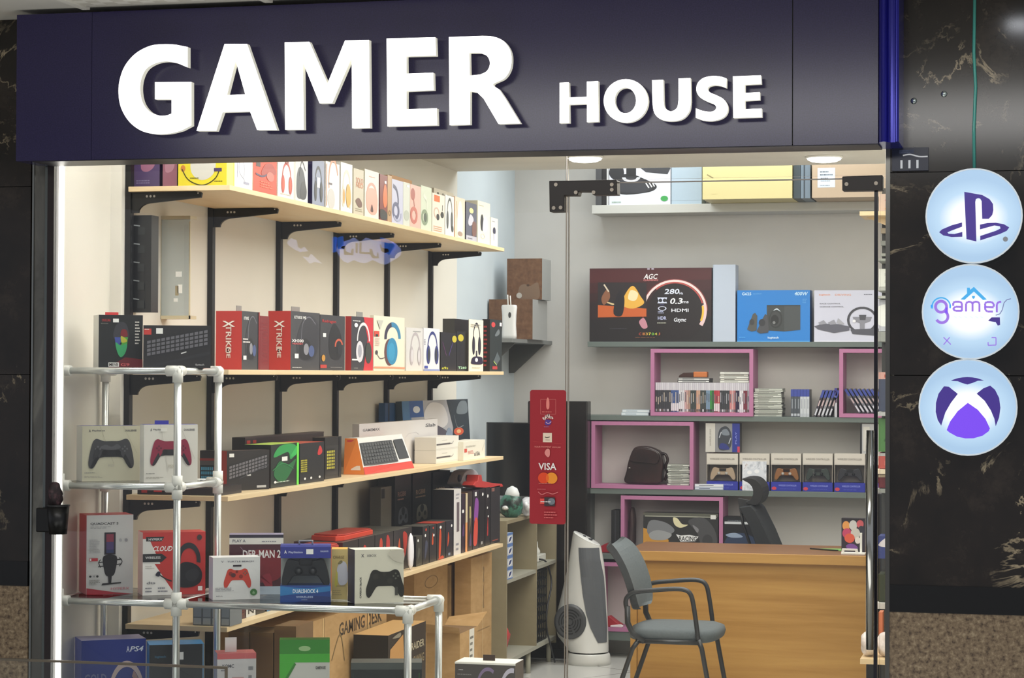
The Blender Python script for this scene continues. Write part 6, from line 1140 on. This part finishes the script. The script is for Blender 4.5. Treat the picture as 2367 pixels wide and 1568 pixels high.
for i, c in enumerate(seq):
    x0 = xa_ + .003 + i*pw; hd = 'c9c4cc' if i % 3 else 'd4d0d6'; low = rg.choice(['5a5a62', '8a8a90', 'c8c8cc', '2a2a30', '60504c'])
    art = 'r 0 .74 1 1 %s;r .3 %.2f .7 %.2f %s;r .1 .02 .9 .1 %s' % (hd, rg.uniform(.25, .4), rg.uniform(.5, .68), rg.choice(['a8a8ae', '7a7a84', '50505a', 'c8b8a8']), low)
    if c in ('3f568c', 'b03040', 'b03844', 'c04050'): art += ';r .08 .04 .92 .3 e0d8dc'
    pbox('game_case', '%s spined game case, %s from the left in the upper pink frame' % (cn[c], ordn(i)), 'game case', (x0, BY+.02), (x0+pw-.0006, BY+.02), za_+.0003, za_+hh, .13, c, art, group=GA, side='2c2a30', top='8a868c')
def stack(xc0, xc1, ytop, z0, n, cols, lab, gr, Y=BY+.02, d=.12, jit=.004, nm='game_case', cat='game case'):
    a = at(xc0, ytop, 'y', Y); b = at(xc1, ytop, 'y', Y); h = (a.z-z0)/n
    for i in range(n):
        j = rg.uniform(-jit, jit); c = cols[i % len(cols)]; z = z0 + i*h
        art = 'r .02 .25 .98 .75 %s;r .15 .4 %.2f .62 %s' % (c[1], rg.uniform(.5, .9), c[2])
        pbox(nm, lab % ordn(i), cat, (a.x+j, Y), (b.x+j, Y), z, z+h-.0004, d, c[0], art, group=gr)
L1 = [('8c8e88', 'd8dcd0', '707468'), ('3c3c3c', 'c8ccc0', '9a9a90'), ('a8aca0', 'dfe0d8', '6a6a64')]
zt1 = za_ + hh + .001
stack(1664, 1731, 860, zt1, 5, [('d4d4cc', 'e4e4dc', '9a9a90'), ('5a5850', 'd8d4c8', '403c34')], 'white game case lying flat, %s from the bottom above the packed row', 'cases lying above the packed row')
stack(1566, 1640, 874, zt1, 2, [('3c3c40', 'e8e8e4', '606068')], 'white edged case under the orange box, %s from the bottom', 'cases under the small orange box')
a = at(1568, 873, 'y', BY+.03); b = at(1634, 873, 'y', BY+.03)
r = root('tool_box', ((a.x+b.x)/2, BY+.06, a.z+.001), 'small orange and dark brown torpedo shaped box atop two white cases', 'box')
mb = MB(); za = a.z+.001; xm = a.x + (b.x-a.x)*.52
mb.prism([(a.x, za), (xm, za), (xm, za+.028), (a.x+.03, za+.026), (a.x+.006, za+.012)], 'y', BY+.03, BY+.09, mat('3a1c14', .4)); mb.build('dark_half', r, bevel=.003)
mb = MB(); mb.box((xm+.0005, BY+.03, za), (b.x, BY+.09, za+.032), mat('c8743c', .4)); mb.build('orange_half', r, bevel=.004)
z3b = 1.3645
stack(1743, 1808, 898, z3b, 16, L1, 'case lying flat in the tall stack beside the pink frame, %s from bottom', 'tall stack of flat cases')
stack(1437, 1500, 947, z3b, 2, [('c0ccd4', 'e4eaee', '98a8b4')], 'small pale blue white case left of the pink frame, %s from bottom', 'small pale cases on the game shelf', d=.08)
GB_ = 'upright blue topped game cases'
for i in range(6):
    a = at(1828 + i*7.2, 930, 'y', BY+.02).x; w_ = at(1835, 930, 'y', BY+.02).x - at(1828, 930, 'y', BY+.02).x
    c = '4a5058' if i < 3 else 'c8ccd0'
    pbox('game_case', 'upright blue topped case with %s spine, %s of six' % ('grey' if i < 3 else 'white', ords[i]), 'game case', (a, BY+.02), (a+w_-.0006, BY+.02), z3b, z3b+.152, .12, c, 'r 0 .74 1 1 3c4a9c;r .3 .3 .7 .65 %s;r .1 .03 .9 .12 b8bcc4' % ('8a9098' if i < 3 else 'a8acb4'), group=GB_, side='3a3c44', top='2c3a8a')
def leaning(px, n, tilt, z0, lab, gr, step, cols):
    for i in range(n):
        x = at(px + i*step, 960, 'y', BY+.03).x; c = cols[i % len(cols)]
        o = pbox('game_case', lab % ords[i], 'game case', (x, BY+.03), (x+.0135, BY+.03), z0, z0+.152, .11, c, 'r 0 .72 1 1 3c4a9c;r .25 .4 .75 .62 c8b0b0;r .2 .05 .8 .3 d0d0d8', group=gr, side='2a2a34', top='2c3a8a')
        o.rotation_euler = (0, math.radians(tilt), 0); o.location.z += .0135/2*abs(math.sin(math.radians(tilt)))+.0006
leaning(1880, 5, 19, z3b, 'blue topped case leaning right against the pink frame, %s from left', 'cases leaning beside the pink frame', 8.5, ['3a3440', '5a4a50', '8a8a90', '44444c', '2c2c34'])
pbox('game_case', 'upright blue topped case touching the right pink frame', 'game case', (at(1929, 930, 'y', BY+.03).x, BY+.03), (at(1935, 930, 'y', BY+.03).x, BY+.03), z3b, z3b+.16, .11, 'c8c8cc', 'r 0 .74 1 1 3c3a8c;r .1 .5 .9 .6 503c50', group=GB_, side='2a2a34')
leaning(1985, 8, -32, fD[3]+.0003, 'blue topped case leaning left inside the right pink frame, %s from left', 'cases leaning inside the right pink frame', 10, ['5c5a64', '3a3a44', '7a7a84', '44424c'])
# bag, stack of cases in lower pink frame
LEA = speckle('dark_brown_leather', ['1b1010', '2a1918', '3a2422'], 9, .3, bump=.3)
zB = fB[3]+.0005; bx0, bx1 = at(1442, 1075, 'y', BY+.03).x, at(1536, 1075, 'y', BY+.03).x
r = root('leather_bag', ((bx0+bx1)/2, BY+.08, zB), 'dark brown leather bag slumped inside the pink frame', 'bag')
def bz(l, Y=BY+.03): return [(lambda p: (p.x, p.z))(at(x, y, 'y', Y)) for x, y in l]
mb = MB(); mb.prism(bz(cr([(1443, 1116), (1447, 1090), (1452, 1066), (1461, 1042), (1472, 1033), (1495, 1033), (1515, 1040), (1527, 1050), (1532, 1075), (1529, 1100), (1524, 1117), (1480, 1118)], n=3)), 'y', BY+.035, BY+.12, LEA); mb.build('body', r, bevel=.012)
mb = MB(); mb.prism(bz(cr([(1456, 1066), (1463, 1045), (1475, 1037), (1500, 1038), (1522, 1048), (1520, 1072), (1490, 1070)], n=3)), 'y', BY+.022, BY+.036, LEA); mb.build('flap', r, bevel=.004)
mb = MB(); mb.tube([(p[0], BY+.09, p[1]) for p in bz(cr([(1524, 1050), (1534, 1052), (1539, 1065), (1534, 1080), (1538, 1095), (1532, 1112)], False))], .008, LEA, 8); mb.build('strap', r)
mb = MB(); q = bz([(1455, 1083)])[0]; mb.lathe([(.007, 0), (.006, .004), (.001, .005)], (q[0], BY+.028, q[1]), mat('b8b4a8', .3, .8), 10); mb.build('buckle', r)
stack(1543, 1594, 1074, zB, 12, L1, 'case lying flat in the stack beside the leather bag, %s from bottom', 'flat cases beside the leather bag', d=.11)
# controller boxes
zC = .9540
GCN = 'windowed gamepad boxes on the back wall shelf'
def cbox(x0, x1, padc, c2, lab, bagged=False):
    e = fy(x0, x1, 1049, BY+.01, zC); a = (e[0][0]+e[1][0])/2; w = e[1][0]-e[0][0]-.002; h = e[3]-zC; r = root('gamepad_box', (a, BY+.01, zC), lab, 'box', GCN)
    def sb(nm, u0, v0, u1, v1, ya, yb, col, art=''):
        mb = MB(); mb.local = True; mb.box((-w/2+u0*w, ya, v0*h), (-w/2+u1*w, yb, v1*h), mat(col, .45))
        if art: A = Art(mb, w, .1, h); A.run(art)
        return mb.build(nm, r)
    sb('header', 0, .70, 1, 1, 0, .1, 'd2cbc0', 't .5 .85 .8 .05 8a847c WIRELESS_CONTROLLER;r .02 .72 .98 .725 a8a49a'); sb('base', 0, 0, 1, .24, 0, .1, '26309a', 't .55 .15 .6 .045 8a94e0 WIRELESS_CONTROLLER;e .1 .07 .08 .045 c84050;x .3 .04 .9 .08 1 4a54b8')
    sb('back_panel', 0, .24, 1, .70, .09, .1, 'b0a494'); sb('side', 0, .24, .02, .70, 0, .09, '9a9288'); sb('side', .98, .24, 1, .70, 0, .09, '9a9288')
    mb = MB(); mb.local = True; s_ = w*.40
    mb.prism([(x*s_, .45*h + y*s_*.78) for x, y in cr(PADO, n=3)], 'y', .02, .05, mat(padc, .35)); g = mb.build('gamepad', r, bevel=.003)
    for nm, pts, cc in (('touch_pad', [(-.28, .52), (.28, .52), (.26, .24), (-.26, .24)], c2),):
        q = MB(); q.local = True; q.prism([(x*s_, .45*h + y*s_*.78) for x, y in pts], 'y', .016, .0205, mat(cc, .3)); q.build(nm, g)
    for s in (-1, 1):
        q = MB(); q.local = True; q.loft([[(s*.3*s_ + rr*math.cos(t*math.pi/6), yy, .46*h + rr*math.sin(t*math.pi/6)) for t in range(12)] for rr, yy in ((.008, .02), (.0085, .012), (.001, .011))], mat('1c1c1e' if padc < '4' else 'e0dcd4', .4)); q.build('thumbstick', g)
    q = MB(); q.local = True; q.box((-w/2+.02*w+.0005, .002, .24*h), (w/2-.02*w-.0005, .003, .70*h), PLASTIC); q.build('clear_window', r)
cbox(1633, 1706, 'd8c0a4', '2c2420', 'window box with beige gamepad, first of six at left on the back shelf')
cbox(1709, 1779, 'a89c94', '2c2420', 'window box hidden by a pale bag, second of six on the back shelf')
cbox(1782, 1852, 'b07848', '2c1a14', 'window box with bronze gamepad, third of six on the back shelf')
cbox(1855, 1925, '3e4a44', '14181a', 'window box with dark green gamepad, fourth of six on the back shelf')
cbox(1928, 2000, '34343a', '141416', 'window box with black gamepad, fifth of six by the door edge')
cbox(2003, 2072, '34343a', '141416', 'window box mostly hidden behind the door edge, last of six on the back shelf')
a = at(1714, 1128, 'y', BY-.03); b = at(1770, 1068, 'y', BY-.03)
pbox('paper_bag', 'pale silvery bag leaning on the second gamepad box', 'bag', (a.x, BY-.0), (b.x, BY-.0), zC, b.z, .008, speckle('silver_bag', ['a8acb4', 'ccd0d8', 'e8eaf0', 'b8a8a8'], 30, .35), 's d8dce4 .1,.5 .2,.7 .5,.75 .8,.7 .9,.5;e .3 .62 .1 .07 f0f0f4;e .6 .66 .1 .07 f0f0f4')
e = fy(1631, 1710, 979, BY+.015, at(1670, 1047, 'y', BY+.015).z+.003)
pbox('gamepad_box', 'white and blue box with grey gamepad picture stacked on first window box', 'box', e[0], e[1], e[2], e[3], .08, '8a8a8c', 'r 0 0 .28 1 ccc8c0;t .14 .5 .5 .06 9a968e WIRELESS 90;r .78 0 1 1 28348c;r .93 0 1 .2 c84058;s 3c4048 .4,.1 .36,.5 .42,.8 .6,.9 .74,.7 .76,.3 .66,.1;s 7a828c .5,.6 .48,.75 .62,.8 .7,.6;s 30387c .42,.12 .44,.3 .6,.28 .7,.1;c .03 c0c4cc .4,.5 .46,.7;c .03 c0c4cc .74,.5 .68,.3;t .89 .5 .36 .05 8a94e0 PLAY 90', side='1c1a1e', top='3a3a6a')
e = fy(1988, 2062, 980, BY+.015, at(1670, 1047, 'y', BY+.015).z+.003)
pbox('gamepad_box', 'pale box with black frame stacked on the fifth window box', 'box', e[0], e[1], e[2], e[3], .08, 'b8b8b8', 'r 0 0 .06 1 1c1c20;r .1 .1 .3 .9 d0ccc4', side='1c1a1e')
stack(1606, 1672, 1119, zC, 2, [('a8b4c8', 'd8dce8', '505a78'), ('d0d4dc', 'e8eaf0', '404858')], 'small white flat case in front of first window box, %s from bottom', 'small white flat cases', Y=BY-.0, d=.009, jit=.0)
# row behind the desk
zD = fC[3]+.0004
bk(1487, 1660, 1187, zD, .1, '2a2a2a', 'r 0 .93 1 1 5a5a50;r .02 .9 .98 .925 a8a898;p c89038 0,0 .34,0 .34,.3 .2,.5 .0,.6;s 7a7c80 .05,.55 .1,.8 .3,.75 .42,.55 .3,.4 .1,.4;s 9a9c9e .08,.45 .2,.55 .38,.45 .3,.3 .12,.3;s e0d8b0 .4,.88 .42,.7 .5,.62 .6,.7 .52,.72 .46,.86;p e8e8e8 .44,.45 .5,.42 .62,.44 .74,.4 .7,.28 .5,.26;t .6 .34 .24 .12 303030 RACING;s 4a4a4c .6,.8 .8,.9 .95,.6 .98,.2 .8,.1 .72,.5;s 808084 .66,.7 .74,.6 .72,.5;e .86 .3 .07 .16 3a3a3c;r .9 .86 .97 .97 e0e0dc', 'black and yellow box with grey machine picture inside pink frame behind desk', side='1c1c1c', top='4a4a48')
blob('cloth_pouch', (at(1462, 1250, 'y', 12.3).x, 12.3, zD), (.02, .04, .12), speckle('brown_pouch', ['3c3030', '54423f'], 12, .6), 'dark brown soft pouch left of the black and yellow box', 'pouch', seed=3, amp=.15)
bk(1673, 1762, 1196, .5855, .1, '14161a', 'r .02 .82 .95 .88 c8ccd0;s 2c3a54 .05,.1 .1,.5 .5,.6 .9,.4 .9,.1;s 90a0b8 .05,.55 .3,.6 .5,.5 .2,.48;t .3 .9 .4 .04 707880 CONTROL', 'black box with dark blue picture behind the office chair', side='0c0e10')
bk(1413, 1432, 1180, .5855, .12, '141416', 'r .05 .02 .95 .3 0c0c0e;l .03 303034 .5,0 .5,1', 'slim black speaker standing left of the lower pink frame')
# red and white shoe like pouch in the low frame, glimpsed behind fan
mb = MB(); q = at(1418, 1450, 'y', 12.25); zz = fE[3]+.0005
mb.prism([(q.x-.05, zz), (q.x+.045, zz), (q.x+.05, zz+.012), (q.x+.02, zz+.03), (q.x-.02, zz+.06), (q.x-.05, zz+.05)], 'y', 12.22, 12.29, mat('a82a34', .5)); mb.prism([(q.x-.01, zz), (q.x+.06, zz), (q.x+.065, zz+.01), (q.x+.05, zz+.018), (q.x-.01, zz+.01)], 'y', 12.205, 12.219, mat('e8e0e0', .5))
mb.build('toy_shoe', loc=(q.x, 12.25, zz), label='small red and white shoe shaped thing in low pink frame', cat='toy', bevel=.003)
q = at(1405, 1277, 'y', 12.3)
mb = MB(); mb.prism([(q.x-.05, .5855), (q.x+.06, .5855), (q.x+.05, .61), (q.x, .64), (q.x-.04, .62)], 'y', 12.27, 12.34, mat('b02834', .4)); mb.build('red_pouch', loc=(q.x, 12.3, .5855), label='small red pouch on grey shelf between fan heater and chair back', cat='pouch', bevel=.004)
# ================================================================ display stand seen through the strip beside the door
SYD = 9.3
sx0 = at(2027, 900, 'y', SYD).x; sx1 = XR-.02
st = root('side_display_stand', ((sx0+sx1)/2, SYD+.15, 0), 'grey narrow display stand by the right wall, seen beside the door edge', 'display stand')
part('back_board', (sx0, SYD+.26, 0), (sx1, SYD+.28, 2.4), mat('3c3d3b', .6), st)
def zy(y, Y=SYD): return at(2040, y, 'y', Y).z
tan_x = at(1987, 490, 'y', SYD).x
part('wood_shelf', (tan_x, SYD-.0, zy(498)), (sx1, SYD+.26, zy(488)), BIRCH, st)
mb = MB(); mb.prism([(tan_x+.02, zy(498)), (sx0+.08, zy(498)), (sx0+.08, zy(530))], 'y', SYD+.1, SYD+.12, BIRCH); mb.build('shelf_bracket', st)
for y0, y1, c in ((532, 520, 'b8aa94'), (561, 550, '8e928c'), (586, 580, 'a0a49c'), (603, 598, '90958e'), (790, 767, '8e938e'), (672, 664, 'a8aca6'), (690, 684, 'a8aca6'), (962, 953, 'b0b4b4'), (1096, 1086, 'd8ccb4'), (1140, 1131, '8a8e8a'), (1408, 1395, 'c8c8c2')):
    part('slat', (sx0, SYD+.0 if y0 > 600 else SYD+.2, zy(y0)), (sx1, SYD+.26, zy(y1)), mat(c, .5), st)
part('wood_shelf', (at(1988, 1530, 'y', SYD-.3).x, SYD-.3, at(2000, 1536, 'y', SYD-.3).z), (sx1, SYD+.26, at(2000, 1524, 'y', SYD-.3).z), BIRCH, st)
for i, (yt, yb, c, art, lab, nm) in enumerate((
 (446, 487, 'c8b0a0', 's c07a80 .1,.6 .3,.95 .5,.7;s d89a50 .1,.1 .25,.4 .4,.2;r .5 0 .7 1 4a4a48', 'small box with pink and orange figures on the high side shelf', 'box'),
 (620, 663, 'd4d8d0', 'x .1 .1 .9 .9 2 b8bcb4', 'white ribbed box on the side stand beside the door', 'box'),
 (692, 766, 'b8bcc4', 's e8ece8 .0,.2 .0,.8 .4,.8 .5,.4 .3,.2;s 9c2830 .3,.0 .4,.3 .6,.4 1,.4 1,0', 'clear pack of white and red things on the side stand', 'pack'),
 (860, 952, '3a4258', 'r 0 .82 1 1 c89a90;r .1 .86 .8 .94 a84838;s b8c4d4 .6,.3 .7,.7 1,.7 1,.2', 'dark blue card with red heading on the side stand', 'card'),
 (968, 1046, '4a7a40', 's 2f5a2c .1,.3 .3,.6 .7,.5;e .7 .85 .2 .1 e8f0e0;e .6 .5 .15 .1 68a058', 'green leafy pack on the side stand', 'pack'),
 (1048, 1085, 'b05048', 'r 0 .8 1 1 a8a8a8;r .1 .2 .9 .5 c06a60', 'coral red box on the side stand', 'box'),
 (1098, 1130, '6a2028', 'r 0 .8 1 1 c8b8a0', 'dark red box below the coral one', 'box'),
 (1241, 1294, '303c7a', 's d8d4d8 .0,.6 .2,1 .5,.8 .6,.5 .2,.5;x .2 .2 .7 .35 1 8a94c8', 'blue pack with white swirl on the side stand', 'pack'),
 (1330, 1394, '30361c', 'r .4 .15 .7 .85 7a9a3c', 'dark olive box with upright green lettering', 'box'))):
    z0 = zy(yb)+.0008; z1 = zy(yt); D = .14
    pbox(nm if nm != 'card' else 'display_card', lab, nm if nm != 'card' else 'card', (sx0+.004, SYD+.04), (sx1-.03, SYD+.04), z0, z1-.001, D, c, art, group='goods on the side stand')
zf = at(2000, 1524, 'y', SYD-.3).z+.0005
a = at(2031, 1500, 'y', SYD-.1); b = at(2040, 1500, 'y', SYD-.1)
pbox('orange_box', 'tall slim orange box on lowest side shelf near the door', 'box', (a.x, SYD-.1), (b.x, SYD-.1), zf, at(2035, 1416, 'y', SYD-.1).z, .08, 'd07850', 'x .2 .1 .8 .3 3 e8a080')
for px, sx_, lab in ((2008, .03, 'crumpled white wrap at left end of the lowest side shelf'), (2049, .035, 'crumpled white wrap beside slim orange box')):
    q = at(px, 1500, 'y', SYD-.2); blob('plastic_wrap', (q.x, SYD-.2, zf), (sx_, .05, .05), speckle('clear_wrap', ['c8c0b8', 'e8dcd4', 'd0ccc8'], 25, .3), lab, 'wrap', seed=px, amp=.2)
pbox('black_cabinet', 'black narrow cabinet standing between desk end and side stand', 'cabinet', (at(2003, 1240, 'y', 9.9).x, 9.9), (XR-.02, 9.9), 0, at(2010, 1142, 'y', 9.9).z, .3, '101112', 'r .03 .03 .97 .97 131415;e .1 .6 .03 .01 505254')
# ================================================================ outside the window
r = root('cup_holder', (at(128, 1200, 'y', YG-.06).x, YG-.06, at(128, 1235, 'y', YG-.06).z), 'black bucket shaped cup stuck outside at window left edge', 'cup')
q = at(134, 1235, 'y', YG-.06); zt_ = at(134, 1168, 'y', YG-.06).z; BM = mat('0b0b0c', .35)
mb = MB(); h = zt_-q.z; mb.lathe([(.002, 0), (.027, 0), (.034, h), (.031, h), (.025, .01), (.002, .01)], (q.x, YG-.06, q.z), BM, 24); mb.build('bucket', r)
mb = MB(); mb.lathe([(.033, h-.006), (.036, h-.003), (.036, h+.001), (.031, h+.002)], (q.x, YG-.06, q.z), mat('3a3a3c', .3, .6), 24); mb.build('rim', r)
xL = at(82, 1200, 'y', YG-.03).x
mb = MB(); mb.box((xL, YG-.03, q.z+.002), (q.x-.01, YG-.005, zt_-.012), BM); mb.build('mount', r, bevel=.004)
b_ = blob('dark_contents', (q.x-.012, YG-.06, zt_-.02), (.02, .018, .045), speckle('dark_pink_cloth', ['141012', '2a1c20', '6a4a50'], 30, .6), None, None, seed=5, amp=.3, parent=r)
# low glass screen standing in the passage in front of the window
cz = at(250, 1532, 'y', 5.4).z
xr = at(525, 1545, 'y', 5.4).x
gc = root('glass_screen', ((xr-3.2)/2, 5.4, 0), 'low glass screen with thin bronze top rail in front of the window', 'screen')
BZ = mat('6a6256', .3, .6)
part('top_rail', (-3.6, 5.395, cz-.005), (xr, 5.405, cz+.001), BZ, gc)
part('corner_post', (xr-.005, 5.395, 0), (xr, 5.405, cz-.005), BZ, gc)
part('glass_panel', (-3.6, 5.398, .06), (xr-.0055, 5.403, cz-.0055), GLASS, gc)
part('floor_rail', (-3.6, 5.39, 0), (xr-.0055, 5.41, .06), mat('2a2824', .5), gc)
